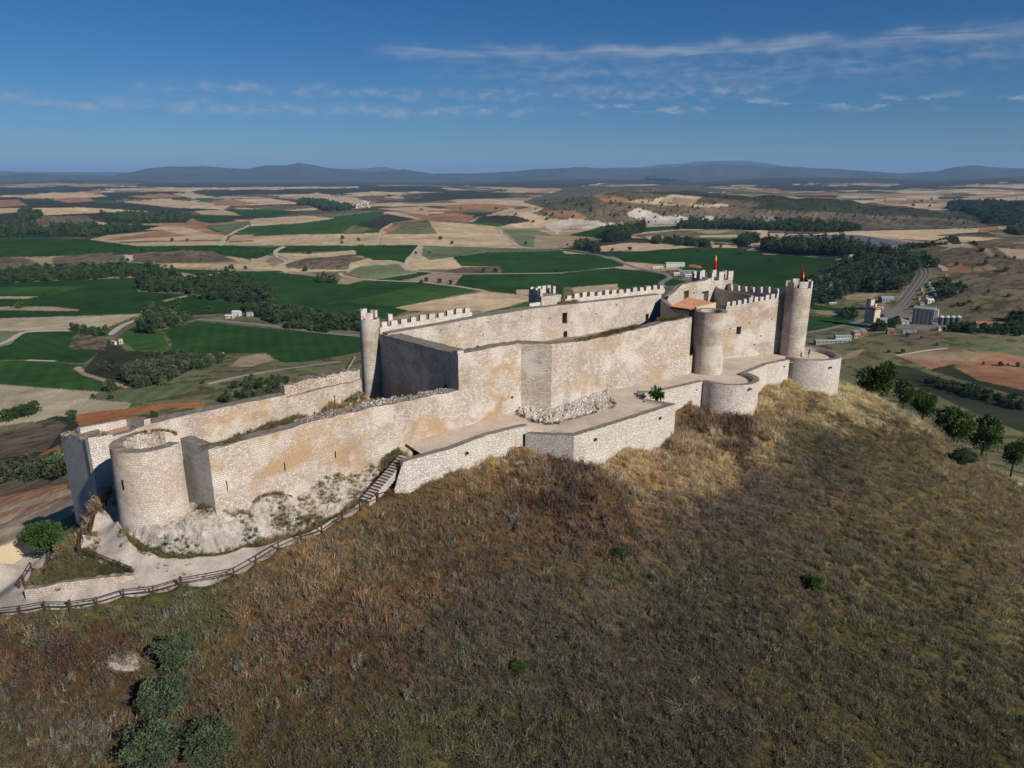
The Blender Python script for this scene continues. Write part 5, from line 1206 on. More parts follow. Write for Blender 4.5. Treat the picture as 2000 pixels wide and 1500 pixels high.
# stairs with dark timber risers
s0, s1 = at(713, 979, 33.05), at(789, 891, 30.05)
st_ = empty('stairs', s0, label='narrow chalky steps with dark timber risers climbing to the terrace', cat='stairs')
NS = 17; ev = (s1 - s0)[:2]; Ls = np.linalg.norm(ev); ev /= Ls; av = math.atan2(ev[1], ev[0])
for i in range(NS):
    c = s0[:2] + ev * Ls * (i + .5) / NS; z = s0[2] + (s1[2] - s0[2]) * (i + 1) / NS
    root = MB().box((c[0], c[1], z - .9), Ls / NS - .004, 1.25, .9, av).obj('step', M_PATH, st_)
    cc = c - ev * (Ls / NS * .5 + .035)
    q = MB().box((cc[0], cc[1], z - .12), .05, 1.27, .11, av)
    mesh_obj('riser', np.array(q.v), q.f, M_RISER, None, loc=st_.location, uv=None).parent = root
    bpy.data.objects[root.name].children[0].location = (0, 0, 0)

# ------------------------------------------------------------------ timber fences
def fence(label, pts, big=4, hp=1.0, rails=(.45, .90), zoff=0.1):
    pts = [np.array(p, float) for p in pts]
    t = empty('wooden_fence', pts[len(pts) // 2], label=label, cat='fence', group='timber fences along the path')
    rg = random.Random(len(pts))
    for i, p in enumerate(pts):
        w = .20 if i % big == 0 else .12; h = hp * (1.12 if i % big == 0 else 1.0)
        q = MB(); q.box((p[0], p[1], p[2] - .3), w, w, h + .3 - .06, rg.random()); q.box((p[0], p[1], p[2] + h - .06), w * 1.0, w * 1.0, .06, 0.3, taper=.5)
        q.obj('post', M_WOOD, t)
    for a_, c_ in zip(pts[:-1], pts[1:]):
        for r in rails:
            o = np.array([0, 0, r]); MB().bar(a_ + o, c_ + o, .055, .07).obj('rail', M_WOOD, t)
    return t
def gp(u, v, D):
    p = at(u, v, D); return np.array([p[0], p[1], float(ground(p[0], p[1])[0])])
fo1 = [gp(u, v + 1, D) for u, v, D in [(-48, 1207, 36.8), (-4, 1201, 36.5), (40, 1197, 36.2), (88, 1191, 35.9), (138, 1190, 35.6), (190, 1181, 35.3), (242, 1165, 35.0), (300, 1158, 34.8), (354, 1143, 34.6), (457, 1124, 34.2), (500, 1098, 34.0), (544, 1071, 33.8), (587, 1052, 33.6), (628, 1032, 33.45), (669, 1012, 33.3), (703, 993, 33.1), (738, 974, 33.0), (769, 963, 33.0)]]
fence('long dark timber fence along the outer edge of the white path', fo1)
fence('short dark timber fence on the bank inside the bend of the path', [gp(155, 1074, 32.9), gp(187, 1087, 33.3), (gp(222, 1102, 33.6)), gp(257, 1118, 34.0)], big=5)
fence('dark timber fence rising along the shaded gate ramp', [gp(154, 1070, 32.8), gp(158, 1038, 32.3), gp(173, 1017, 32.0), gp(188, 997, 31.8), gp(203, 977, 31.5), gp(216, 957, 31.2)], big=6, rails=(.45, .92))
fence('small leaning dark timber fence at the lower bend of the path', [gp(36, 1140, 35.7), gp(44, 1124, 35.8), gp(60, 1106, 35.9)], big=9, hp=.8)
# low walls by the path
lw = [gp(50, 1167, 35.8), gp(90, 1164, 35.6), gp(130, 1157, 35.3), gp(200, 1144, 34.8), gp(261, 1129, 34.3)]
wall('low_wall', [p[:2] for p in lw], [lw[0][2] + 1.15, lw[1][2] + .95, lw[2][2] + .85, lw[3][2] + .75, lw[4][2] + .5], CZ - 38, .5, M_TOWER, jit=.06, rag=.12, step=.4, seed=91, label='low pinkish dry stone wall holding the grassy bank in the bend of the path', cat='low wall')
lc = [at(-90, 1120, 37.3)[:2], at(0, 1086, 36.6)[:2], at(45, 1066, 36.4)[:2], at(92, 1058, 36.2)[:2]]
wall('low_wall', lc, [CZ - 36.3, CZ - 35.7, CZ - 35.6, CZ - 35.6], CZ - 41, .4, M_CREAM, jit=.02, seed=92, label='cream rendered kerb wall curving along the lower path at the photo edge', cat='low wall')

# ------------------------------------------------------------------ lamps
def lamp_post(base, h, label, heads):
    t = empty('lamp_post', base, label=label, cat='lamp post', group='lamp posts at the castle')
    b_ = np.array(base)
    MB().tube([b_, b_ + (0, 0, .5), b_ + (0, 0, h)], [.075, .05, .04], 8).obj('pole', M_METAL, t)
    q = MB().box((b_[0], b_[1], b_[2] - .05), .3, .3, .35); q.obj('base', M_METAL, t)
    for dx, dy in heads:
        e = b_ + (dx, dy, h + .05); MB().bar(b_ + (0, 0, h - .05), e, .04).obj('arm', M_METAL, t)
        MB().box((e[0], e[1], e[2] - .08), .26, .2, .16, .4, taper=.7).obj('lamp_head', M_METAL, t)
    return t
lamp_post(gp(158, 1034, 32.4), 2.7, 'dark lamp post with two small heads at the fence by the gate ramp', [(-.45, .1), (.45, .0)])
lamp_post(gp(655.5, 811, 29.3), 2.3, 'plain dark lamp post standing in the lower courtyard', [(.0, .05)])
def ray_cyl(u, v, c, R):
    d = ray(u, v); a2 = d[0] ** 2 + d[1] ** 2; bq = -(d[0] * c[0] + d[1] * c[1]); cq = c[0] ** 2 + c[1] ** 2 - R * R
    t = (-bq - math.sqrt(max(0, bq * bq - a2 * cq))) / a2; p = d * t; return np.array([p[0], p[1], CZ + p[2]])
def on_wall(u, v, p0, p1):
    s, z = on_plane(u, v, p0, p1); e = np.array(p1[:2]) - np.array(p0[:2]); e /= np.linalg.norm(e)
    q = np.array(p0[:2]) + e * s; return np.array([q[0], q[1], z]), np.array([e[1], -e[0]])
def wall_light(p, n, label):
    t = empty('wall_floodlight', p, label=label, cat='floodlight', group='floodlights on the terrace walls')
    a_ = math.atan2(n[1], n[0]); c = p[:2] + n * .16
    MB().bar(np.array([*(p[:2] - n * .02), p[2] + .1]), np.array([*c, p[2] + .12]), .06).obj('bracket', M_METAL, t)
    MB().box((c[0] + n[0] * .1, c[1] + n[1] * .1, p[2] - .15), .2, .34, .3, a_, taper=.8).obj('lamp_head', M_METAL, t)
tA = lambda u, v: at(u, v, 29.7)
for (u, v, a_, c_, lb) in [(910, 884, tA(880, 877), tA(952, 850), 'small dark floodlight on the long pale terrace wall beside the stairs'), (1161, 857, tA(1121, 851.5), tA(1250, 812), 'small dark floodlight near the sharp corner of the projecting terrace wall'),
                           (1287, 815.5, tA(1250, 812), tA(1320, 789.5), 'small dark floodlight near the right end of the projecting terrace wall'), (1357.5, 760, tA(1325, 756), tA(1374, 744.5), 'small dark floodlight on the short wall left of the first bastion'),
                           (1481, 727, tA(1470, 720), tA(1541, 703), 'small dark floodlight at the left of the wall joining both bastions'), (1528.5, 715, tA(1470, 720), tA(1541, 703), 'small dark floodlight on the joining wall close to the wide bastion')]:
    p, n = on_wall(u, v, a_, c_); wall_light(p, n, lb)
for u, v, c, R, lb in [(1463, 759, BC, BR + .04, 'small dark floodlight on the first round bastion'), (1621, 717, BD, BS + .04, 'small dark floodlight on the wide bastion around the end tower')]:
    p = ray_cyl(u, v, c, R); n = (p[:2] - c) / np.linalg.norm(p[:2] - c); wall_light(p, n, lb)

# ------------------------------------------------------------------ flags
def flat_mat(name, c): return plain(name, c, .8, .08, 4)
M_YEL = flat_mat('yellow_cloth', (.75, .52, .06)); M_REDC = flat_mat('red_cloth', (.42, .03, .03)); M_MAR = flat_mat('dark_red_cloth', (.20, .012, .02)); M_PUR = flat_mat('purple_cloth', (.10, .03, .14)); M_GOLD = flat_mat('gold_cloth', (.70, .36, .05))
def flag(label, base, h, ln, w0, w1, colour, mats, lean=(0, 0)):
    t = empty('flagpole', base, label=label, cat='flag'); b_ = np.array(base, float); top = b_ + (lean[0], lean[1], h)
    MB().tube([b_, top], [.06, .045], 8).obj('pole', M_METAL, t)
    MB().box((top[0], top[1], top[2]), .14, .14, .12, 0, taper=.4).obj('finial', M_METAL, t)
    nu, nv = 14, 26; vs, fs, mi = [], [], []
    for j in range(nv + 1):
        s = j / nv; z = top[2] - .15 - ln * s; w = w0 + (w1 - w0) * s ** .9
        for i in range(nu + 1):
            q = i / nu; ph = 9.5 * q + 1.2 * s
            vs.append((top[0] - lean[0] * ln * s / h + .06 + w * q + .05 * math.sin(ph * 1.3), top[1] + .20 * math.sin(ph) * (0.3 + .7 * s) * min(1, w), z - .18 * q * (1 - s)))
    for j in range(nv):
        for i in range(nu):
            fs.append((j * (nu + 1) + i, j * (nu + 1) + i + 1, (j + 1) * (nu + 1) + i + 1, (j + 1) * (nu + 1) + i)); mi.append(colour((i + .5) / nu, (j + .5) / nv))
    mesh_obj('flag', vs, fs, mats, t, fmat=mi, smooth=True)
nb = at_depth(1393, 546, 143.5)
def col_a(q, s):
    return 0 if s < .40 - .15 * q else (1 if (q + .8 * s) > .62 and not (.62 < q < .75 and s > .55) else 0) if s > .4 - .15 * q and q > .25 else 1
flag('tall flagpole with a hanging yellow and red flag on the square far tower', (NE[0] - .3, NE[1] - .6, zne - .1), float(at_depth(1397, 495, 143)[2] - zne + .1), 2.75, .16, .95, col_a, [M_YEL, M_REDC], lean=(.45, 0))
def col_b(q, s):
    if s > .90: return 2
    if (q - .62) ** 2 / .05 + (s - .64) ** 2 / .022 < 1 or (.6 < q < .95 and .36 < s < .6 and q > .4 + .5 * s): return 1
    return 0
tzs = float(at_depth(1564, 517, 121.5)[2])
flag('flagpole with a hanging dark red flag bearing a golden emblem on the slender round tower', (EC[0] + .05, EC[1] - .1, zet - .6), tzs - zet + .6, 2.8, .12, 1.15, col_b, [M_MAR, M_GOLD, M_PUR])

# ------------------------------------------------------------------ the visitor on the bastion
def skin_body(name, verts, edges, radii, mat, parent, sub=2):
    me = bpy.data.meshes.new(name); me.from_pydata([tuple(v) for v in verts], edges, []); me.materials.append(mat)
    o = bpy.data.objects.new(name, me); COL.objects.link(o); o.parent = parent
    sk = o.modifiers.new('skin', 'SKIN')
    lay = me.skin_vertices[0].data if len(me.skin_vertices) else None
    if lay is None:
        bm = bmesh.new(); bm.from_mesh(me); bm.verts.layers.skin.verify(); bm.to_mesh(me); bm.free(); lay = me.skin_vertices[0].data
    for d, r in zip(lay, radii): d.radius = (r, r)
    lay[0].use_root = True
    ss = o.modifiers.new('sub', 'SUBSURF'); ss.levels = sub; ss.render_levels = sub
    for p in me.polygons: p.use_smooth = True
    return o
pp = at(1579, 699, 30); per = empty('person', (pp[0], pp[1], T0 + .03), math.radians(35), label='person in a dark top and shorts walking on the wide bastion', cat='person')
M_SKIN = plain('skin', (.42, .24, .16), .6, .06, 6); M_SHIRT = plain('dark_shirt', (.018, .018, .022), .9, .2, 8); M_SHORT = plain('grey_shorts', (.05, .045, .05), .9, .2, 8); M_HAIR = plain('dark_hair', (.02, .014, .01), .7, .2, 20); M_SHOE = plain('shoes', (.25, .23, .21), .7)
J = [(0, 0, .95), (0, 0, 1.15), (0, .01, 1.38), (0, .01, 1.50), (0, .03, 1.58), (0, .03, 1.68), (.19, 0, 1.41), (.25, .04, 1.14), (.22, .18, .94), (-.19, 0, 1.41), (-.26, -.06, 1.15), (-.24, .04, .92),
     (.10, 0, .90), (.11, .14, .50), (.11, .10, .08), (.11, .24, .04), (-.10, 0, .90), (-.11, -.06, .50), (-.11, -.24, .12), (-.11, -.12, .04), (.22, .23, .86), (-.24, .08, .84)]
Ed = [(0, 1), (1, 2), (2, 3), (3, 4), (4, 5), (2, 6), (6, 7), (7, 8), (8, 20), (2, 9), (9, 10), (10, 11), (11, 21), (0, 12), (12, 13), (13, 14), (14, 15), (0, 16), (16, 17), (17, 18), (18, 19)]
R_ = [.13, .13, .14, .055, .085, .10, .06, .045, .032, .06, .045, .032, .085, .055, .04, .04, .085, .055, .04, .04, .03, .03]
skin_body('body', J, Ed, R_, M_SKIN, per)
for s, (hx, hy, hz) in ((1, J[20]), (-1, J[21])):       # fingers and thumbs
    for k in range(4): skin_body('finger', [(hx + (k - 1.5) * .018, hy, hz), (hx + (k - 1.5) * .02, hy + .01, hz - .05 - .008 * (1.5 - abs(k - 1.5))), (hx + (k - 1.5) * .019, hy + .025, hz - .085 - .01 * (1.5 - abs(k - 1.5)))], [(0, 1), (1, 2)], [.010, .009, .008], M_SKIN, per, 1)
    skin_body('thumb', [(hx - s * .02, hy + .01, hz + .02), (hx - s * .045, hy + .03, hz - .01), (hx - s * .045, hy + .04, hz - .04)], [(0, 1), (1, 2)], [.011, .010, .009], M_SKIN, per, 1)
skin_body('shirt', [(0, 0, .97), (0, 0, 1.15), (0, .01, 1.40), (.19, 0, 1.41), (.23, .02, 1.24), (-.19, 0, 1.41), (-.235, -.03, 1.25)], [(0, 1), (1, 2), (2, 3), (3, 4), (2, 5), (5, 6)], [.155, .155, .165, .08, .065, .08, .065], M_SHIRT, per)
skin_body('shorts', [(0, 0, .96), (.10, 0, .90), (.11, .11, .58), (-.10, 0, .90), (-.11, -.05, .58)], [(0, 1), (1, 2), (0, 3), (3, 4)], [.15, .11, .085, .11, .085], M_SHORT, per)
skin_body('hair', [(0, .0, 1.62), (0, .0, 1.71), (0, .04, 1.74)], [(0, 1), (1, 2)], [.09, .105, .08], M_HAIR, per)
for s in (14, 18): skin_body('shoe', [(J[s][0], J[s][1] - .03, .05), (J[s][0], J[s][1] + .15, .04)], [(0, 1)], [.055, .045], M_SHOE, per, 1)
# ------------------------------------------------------------------ vegetation prototypes
def leaf_mat(name, inst=False, rough=0.75, trans=0.25, gain=1.0):
    m, nt, b = new_mat(name, rough, 0.12)
    a = nt.node('ShaderNodeAttribute', attribute_name='Col').outputs['Color']
    c = a
    if inst:
        t = nt.node('ShaderNodeAttribute', attribute_name='tint'); t.attribute_type = 'INSTANCER'
        c = nt.mix(1.0, a, t.outputs['Color'], 'MULTIPLY')
    nt.put(b.inputs['Base Color'], c)
    if trans:
        tr = nt.node('ShaderNodeBsdfTranslucent'); nt.put(tr.inputs[0], c)
        mx = nt.node('ShaderNodeMixShader'); mx.inputs[0].default_value = trans
        out = nt.n['Material Output']
        nt.l.new(b.outputs[0], mx.inputs[1]); nt.l.new(tr.outputs[0], mx.inputs[2]); nt.l.new(mx.outputs[0], out.inputs[0])
    return m
M_LEAF = leaf_mat('leaves'); M_GRASS = leaf_mat('grass_blades', True, trans=0.3); M_LEAFI = leaf_mat('wood_leaves', True, trans=0.28)
M_BARK = plain('bark', (.075, .055, .040), .95, .3, 6)

class Leaves:
    def __init__(self): self.v, self.f, self.c = [], [], []
    def quad(self, p, d, w, l, col, nrm=None):
        """leaf blade from p along d"""
        d = d / (np.linalg.norm(d) + 1e-9); s = np.cross(d, nrm if nrm is not None else RNG.normal(size=3)); s /= (np.linalg.norm(s) + 1e-9)
        b = len(self.v); self.v += [p - s * w * .25, p + s * w * .25, p + d * l * .55 + s * w * .5, p + d * l, p + d * l * .55 - s * w * .5]
        self.f.append((b, b + 1, b + 2, b + 3, b + 4)); self.c += [col] * 5
    def blade(self, p, d, w, l, col, bend):
        s = np.cross(d, np.array([0, 0, 1.0])); n = np.linalg.norm(s); s = s / n if n > 1e-4 else np.array([1.0, 0, 0])
        a = RNG.uniform(0, PI); s = s * math.cos(a) + np.cross(d, s) * math.sin(a)
        m = p + d * l * .55; t = m + (d + bend) * l * .5
        b = len(self.v); self.v += [p - s * w / 2, p + s * w / 2, m + s * w * .4, m - s * w * .4, t]
        self.f += [(b, b + 1, b + 2, b + 3), (b + 3, b + 2, b + 4)]; self.c += [tuple(q * .85 for q in col)] * 2 + [col] * 2 + [tuple(min(1.5, q * 1.12) for q in col)]
    def mesh(self, name, mat):
        me = bpy.data.meshes.new(name); me.from_pydata([tuple(map(float, v)) for v in self.v], [], self.f); me.materials.append(mat)
        a = me.color_attributes.new('Col', 'FLOAT_COLOR', 'POINT'); c = np.ones((len(self.v), 4), np.float32); c[:, :3] = np.array(self.c); a.data.foreach_set('color', c.ravel())
        return me

def tuft_mesh(kind, seed):
    global RNG
    keep = RNG; RNG = np.random.default_rng(seed); L = Leaves()
    if kind == 'grass':
        for i in range(26):
            r = RNG.uniform(0, .26); a = RNG.uniform(0, 2 * PI); p = np.array([r * math.cos(a), r * math.sin(a), -.03])
            d = np.array([math.cos(a) * r * 1.6 + RNG.normal(0, .16) + .10, math.sin(a) * r * 1.6 + RNG.normal(0, .16), 1.0]); d /= np.linalg.norm(d)
            k = RNG.uniform(.65, 1.3); L.blade(p, d, RNG.uniform(.018, .04), RNG.uniform(.35, .85), (k, k, k * .95), np.array([RNG.normal(0, .25), RNG.normal(0, .25), -.12]))
    elif kind == 'weed':                        # upright brown stalks with small twigs
        for i in range(9):
            r = RNG.uniform(0, .24); a = RNG.uniform(0, 2 * PI); p = np.array([r * math.cos(a), r * math.sin(a), -.03]); h = RNG.uniform(.45, 1.0)
            d = np.array([RNG.normal(0, .17), RNG.normal(0, .17), 1.0]); d /= np.linalg.norm(d); k = RNG.uniform(.6, 1.25)
            L.blade(p, d, .028, h, (k, k * .97, k * .95), np.zeros(3))
            for j in range(7):
                t = RNG.uniform(.35, 1.0); q = p + d * h * t; e = np.array([RNG.normal(), RNG.normal(), RNG.uniform(.2, 1.2)]); kk = k * RNG.uniform(.7, 1.3)
                L.quad(q, e, .03, RNG.uniform(.07, .17), (kk, kk * .96, kk * .9))
    elif kind == 'forb':                        # leafy low plant
        for i in range(46):
            a = RNG.uniform(0, 2 * PI); r = .30 * math.sqrt(RNG.random()); z = RNG.uniform(.02, .42) * (1 - r * 1.4); k = RNG.uniform(.55, 1.35)
            L.quad(np.array([r * math.cos(a), r * math.sin(a), z]), np.array([math.cos(a) + RNG.normal(0, .6), math.sin(a) + RNG.normal(0, .6), RNG.uniform(-.2, 1.1)]), RNG.uniform(.04, .075), RNG.uniform(.09, .18), (k, k, k * .9))
    elif kind == 'matted':                      # stems laid over by wind
        for i in range(30):
            p = np.array([RNG.uniform(-.3, .3), RNG.uniform(-.3, .3), RNG.uniform(0, .12)]); d = np.array([RNG.uniform(.5, 1.0), RNG.normal(0, .25), RNG.uniform(.05, .5)]); d /= np.linalg.norm(d); k = RNG.uniform(.55, 1.3)
            L.blade(p, d, .026, RNG.uniform(.5, .95), (k, k, k), np.array([.1, RNG.normal(0, .1), -.35]))
    elif kind == 'thistle':
        for i in range(4):
            p = np.array([RNG.normal(0, .16), RNG.normal(0, .16), -.05]); h = RNG.uniform(.7, 1.35); d = np.array([RNG.normal(0, .10), RNG.normal(0, .10), 1.0]); d /= np.linalg.norm(d)
            L.blade(p, d, .045, h, (.95, .92, .85), np.zeros(3))
            for j in range(34):
                t = RNG.random() ** .8; q = p + d * h * t; a = RNG.uniform(0, 2 * PI); k = RNG.uniform(.7, 1.2)
                L.quad(q, np.array([math.cos(a), math.sin(a), RNG.uniform(-.1, .9)]), .055 * (1.3 - t), .20 * (1.25 - t), (k, k * 1.02, k))
    RNG = keep
    return L.mesh('plant_' + kind, M_GRASS)

def hidden_set(name, meshes):
    """prototype objects that live only in a collection used for scattering"""
    c = bpy.data.collections.new(name)
    for i, me in enumerate(meshes):
        o = bpy.data.objects.new('%s_%02d' % (name, i), me); c.objects.link(o)
    return c

def scatter(name, pts, idx, scale, tint, coll, tilt=0.12, yaw=None, **kw):
    """ONE object whose points carry instances of the plants in coll"""
    me = bpy.data.meshes.new(name); n = len(pts)
    me.vertices.add(n); me.vertices.foreach_set('co', np.asarray(pts, np.float32).ravel())
    def attr(nm, typ, data, key):
        a = me.attributes.new(nm, typ, 'POINT'); a.data.foreach_set(key, np.ascontiguousarray(data).ravel())
    attr('pick', 'INT', idx.astype(np.int32), 'value'); attr('size', 'FLOAT_VECTOR', scale.astype(np.float32), 'vector')
    t4 = np.ones((n, 4), np.float32); t4[:, :3] = tint; attr('tint', 'FLOAT_COLOR', t4, 'color')
    rot = np.zeros((n, 3), np.float32); rot[:, 0] = RNG.normal(0, tilt, n); rot[:, 1] = RNG.normal(0, tilt, n); rot[:, 2] = RNG.uniform(0, 2 * PI, n) if yaw is None else yaw
    attr('turn', 'FLOAT_VECTOR', rot, 'vector')
    o = bpy.data.objects.new(name, me); COL.objects.link(o); setp(o, kind='stuff', **kw)
    g = bpy.data.node_groups.new(name, 'GeometryNodeTree')
    g.interface.new_socket('Geometry', in_out='INPUT', socket_type='NodeSocketGeometry'); g.interface.new_socket('Geometry', in_out='OUTPUT', socket_type='NodeSocketGeometry')
    N = g.nodes; gi = N.new('NodeGroupInput'); go = N.new('NodeGroupOutput'); iop = N.new('GeometryNodeInstanceOnPoints')
    ci = N.new('GeometryNodeCollectionInfo'); ci.inputs['Collection'].default_value = coll; ci.inputs['Separate Children'].default_value = True; ci.inputs['Reset Children'].default_value = True
    def na(nm, typ):
        q = N.new('GeometryNodeInputNamedAttribute'); q.data_type = typ; q.inputs['Name'].default_value = nm; return q.outputs['Attribute']
    l = g.links.new
    l(gi.outputs[0], iop.inputs['Points']); l(ci.outputs[0], iop.inputs['Instance']); iop.inputs['Pick Instance'].default_value = True
    l(na('pick', 'INT'), iop.inputs['Instance Index'])
    e2r = N.new('FunctionNodeEulerToRotation'); l(na('turn', 'FLOAT_VECTOR'), e2r.inputs[0]); l(e2r.outputs[0], iop.inputs['Rotation'])
    l(na('size', 'FLOAT_VECTOR'), iop.inputs['Scale']); l(iop.outputs[0], go.inputs[0])
    md = o.modifiers.new('scatter', 'NODES'); md.node_group = g
    return o

# ------------------------------------------------------------------ dry growth on the castle hill
KINDS = ['grass', 'grass', 'grass', 'weed', 'weed', 'weed', 'forb', 'forb', 'matted', 'matted']
PL = hidden_set('plants', [tuft_mesh(k, 100 + i) for i, k in enumerate(KINDS)] + [tuft_mesh('thistle', 130 + i) for i in range(3)])
CASTLE_POLY = [BT, A] + [at(u, v, D)[:2] for u, v, D in [(520, 965, 31.2), (640, 920, 31.0), (790, 873, 30.3)]] + [at(u, v, 29.7)[:2] for u, v, *_ in TERR] + [np.array(p) for p in [(57.2, 121), (54.5, 125.5), (46, 141), (41, 147.5), (-20, 99.5), (-22, 98), (-37.5, 82.5), (-46.5, 76), (-50.5, 74.6), (-44.4, 69.4), (-38.3, 66), (-36.5, 61), (-33, 61)]]
def seg_dist(x, y, poly):
    d = np.full(x.shape, 1e9)
    for a, b in zip(poly[:-1], poly[1:]):
        e = b - a; t = np.clip(((x - a[0]) * e[0] + (y - a[1]) * e[1]) / (e @ e), 0, 1)
        d = np.minimum(d, np.hypot(x - a[0] - t * e[0], y - a[1] - t * e[1]))
    return d
def hill_points():
    n = 1250000
    ang = RNG.uniform(math.radians(-54), math.radians(56), n)
    r = 30 + (215 - 30) * RNG.random(n) ** 1.25
    x, y = r * np.sin(ang), r * np.cos(ang)
    keep = ~in_poly(x, y, CASTLE_POLY) & ~in_poly(x, y, PATH_POLY) & ~in_poly(x, y, ROCK_POLY)
    dc = np.hypot(x - np.clip(x, -45, 55), y - np.clip(y, 60, 135))
    keep &= dc < 70
    dens = 11.0 * (60 / r) ** 1.15; base = n / (math.radians(110)) / (215 - 30) / r * .9
    keep &= RNG.random(n) < np.clip(dens / base, 0, 1)
    # behind the castle hardly anything of the hill is seen
    keep &= ~((y > 150)) & ~((x < -45) & (dc > 3.5) & (y > 60)) & ~(y - 98 - .72 * x > 3)
    x, y = x[keep], y[keep]; z = ground(x, y)
    u, v, d = proj(x, y, z)
    m = (u > -420) & (u < 2600) & (v < 1900)
    return x[m], y[m], z[m], u[m], v[m]
def gsel(u, v, spots):
    s = np.zeros(len(u))
    for cu, cv_, ru, rv, k in spots: s = np.maximum(s, k * np.exp(-((u - cu) / ru) ** 2 - ((v - cv_) / rv) ** 2))
    return s
x, y, z, u, v = hill_points(); n = len(x)
base_c = hill_colour(u, v, x, y)
gold = gsel(u, v, [(1230, 900, 60, 40, 1), (1360, 890, 60, 60, 1), (1520, 800, 70, 70, 1), (1730, 775, 70, 40, .8), (590, 1110, 130, 90, .8), (1030, 900, 90, 60, .8), (800, 1010, 90, 60, .6)])
stalk = gsel(u, v, [(1100, 945, 90, 45, 1), (1420, 850, 90, 50, 1), (120, 1280, 190, 80, .9), (620, 1235, 120, 50, .7), (1180, 1020, 120, 60, .7)])
mat_ = gsel(u, v, [(1500, 960, 190, 80, 1), (1300, 1340, 110, 80, 1), (1640, 870, 110, 50, .8), (900, 1460, 70, 40, .9), (1330, 1010, 120, 60, .6)])
green = gsel(u, v, [(330, 1180, 170, 30, 1), (430, 1155, 60, 25, 1), (820, 1440, 190, 80, .8), (1700, 1350, 400, 190, .55), (1350, 1140, 120, 70, .6), (150, 1210, 100, 25, .6), (1560, 880, 110, 50, .5), (1850, 1250, 200, 120, .5)])
pn_ = fbm(x / 2.3, y / 2.3, 3)
clump = fbm(x / 1.1 + 50, y / 1.1, 3)
w = np.stack([.42 + 1.6 * gold + .5 * (pn_ - .5), .34 + 1.2 * stalk - .3 * gold + .4 * (.5 - pn_), .16 + .9 * green, .05 + 1.1 * mat_], 1).clip(.01)
w /= w.sum(1)[:, None]; cs = w.cumsum(1); q = RNG.random(n)[:, None]
cls = (q > cs).sum(1).clip(0, 3)
idx = np.choose(cls, [RNG.integers(0, 3, n), RNG.integers(3, 6, n), RNG.integers(6, 8, n), RNG.integers(8, 10, n)])
tint = base_c * 2.45; tint = tint * .60 + tint.mean(1, keepdims=True) * .40 * np.array([1.03, 1.0, .97])
lum = tint.mean(1, keepdims=True)
gr = (cls == 2)[:, None]; tint = np.where(gr, lum * np.array([.95, 1.02, .62]), tint)
go_ = ((cls == 0) & (RNG.random(n) < .35))[:, None]; tint = np.where(go_, tint * np.array([1.22, 1.16, 1.02]), tint)
st = ((cls == 1) & (RNG.random(n) < .4))[:, None]; tint = np.where(st, lum * np.array([1.02, .90, .82]), tint)
tint = tint * RNG.lognormal(0, .26, n)[:, None] * (0.76 + .48 * clump)[:, None]
tint = tint * (1 + RNG.normal(0, .06, (n, 3)))
gapn = fbm(x / 1.6 + 90, y / 1.6 + 4, 3)
sz = RNG.uniform(.6, 1.2, n) * (.42 + 1.1 * clump) * (.62 + .38 * sstep(.34, .46, gapn)) * (1 + .35 * sstep(.60, .72, fbm(x / .7, y / .7 + 33, 2))) * (1 + .45 * stalk) * (1 + .25 * gold)
sz = np.where(in_poly(u, v, [(-200, 1060), (260, 1110), (260, 1140), (-200, 1230)]), sz * .5, sz)
fd = np.minimum(seg_dist(x, y, [np.array(p[:2]) for p in fo1]), 9)
sz *= .55 + .45 * sstep(.3, 2.2, fd)
scatter('dry_grass', np.stack([x, y, z - .02], 1), idx, np.stack([sz * .95, sz * .95, sz * .88], 1), np.clip(tint, .01, .8), PL, yaw=np.where(cls == 3, RNG.normal(2.6, .5, n), RNG.uniform(0, 2 * PI, n)))

ds = RNG.random(len(x)) < .0035 * (1 + 6 * (fbm(x / 9 + 3, y / 9, 2) > .56)); n2_ = int(ds.sum())
k = RNG.uniform(.6, 1.5, n2_); scatter('low_green_weeds', np.stack([x, y, z - .02], 1)[ds], RNG.integers(6, 8, n2_), np.stack([k * 1.1, k * 1.1, k], 1), np.array([.085, .105, .045]) * RNG.lognormal(0, .4, n2_)[:, None], PL)
# pale thistle stalks
tp = []
for cu, cv_, ru, rv, k in [(760, 1090, 90, 50, 26), (560, 1165, 70, 30, 14), (880, 1060, 70, 35, 16), (420, 1250, 70, 60, 14), (180, 1340, 90, 50, 16), (150, 1450, 110, 45, 30), (690, 1290, 60, 50, 12), (1000, 1010, 120, 40, 16), (520, 1300, 90, 60, 14), (630, 1060, 90, 40, 10), (760, 1400, 160, 60, 8), (1210, 950, 60, 30, 5), (900, 1270, 110, 60, 8), (330, 1210, 60, 30, 8)]:
    for i in range(k):
        uu_, vv2 = random.gauss(cu, ru * .6), random.gauss(cv_, rv * .6); D = 38.0
        for _ in range(7):
            p = at(uu_, vv2, D); D = .5 * D + .5 * (CZ - float(ground(p[0], p[1])[0]))
        p = at(uu_, vv2, D)
        if not (in_poly(p[:1], p[1:2], PATH_POLY)[0] or in_poly(p[:1], p[1:2], ROCK_POLY)[0]): tp.append((p[0], p[1], float(ground(p[0], p[1])[0])))
tp = np.array(tp); n = len(tp); k = RNG.uniform(.6, 1.0, n)
scatter('thistles', tp, RNG.integers(10, 13, n), np.repeat(k[:, None], 3, 1), np.array([.30, .31, .25]) * RNG.uniform(.75, 1.15, n)[:, None], PL, tilt=.14)

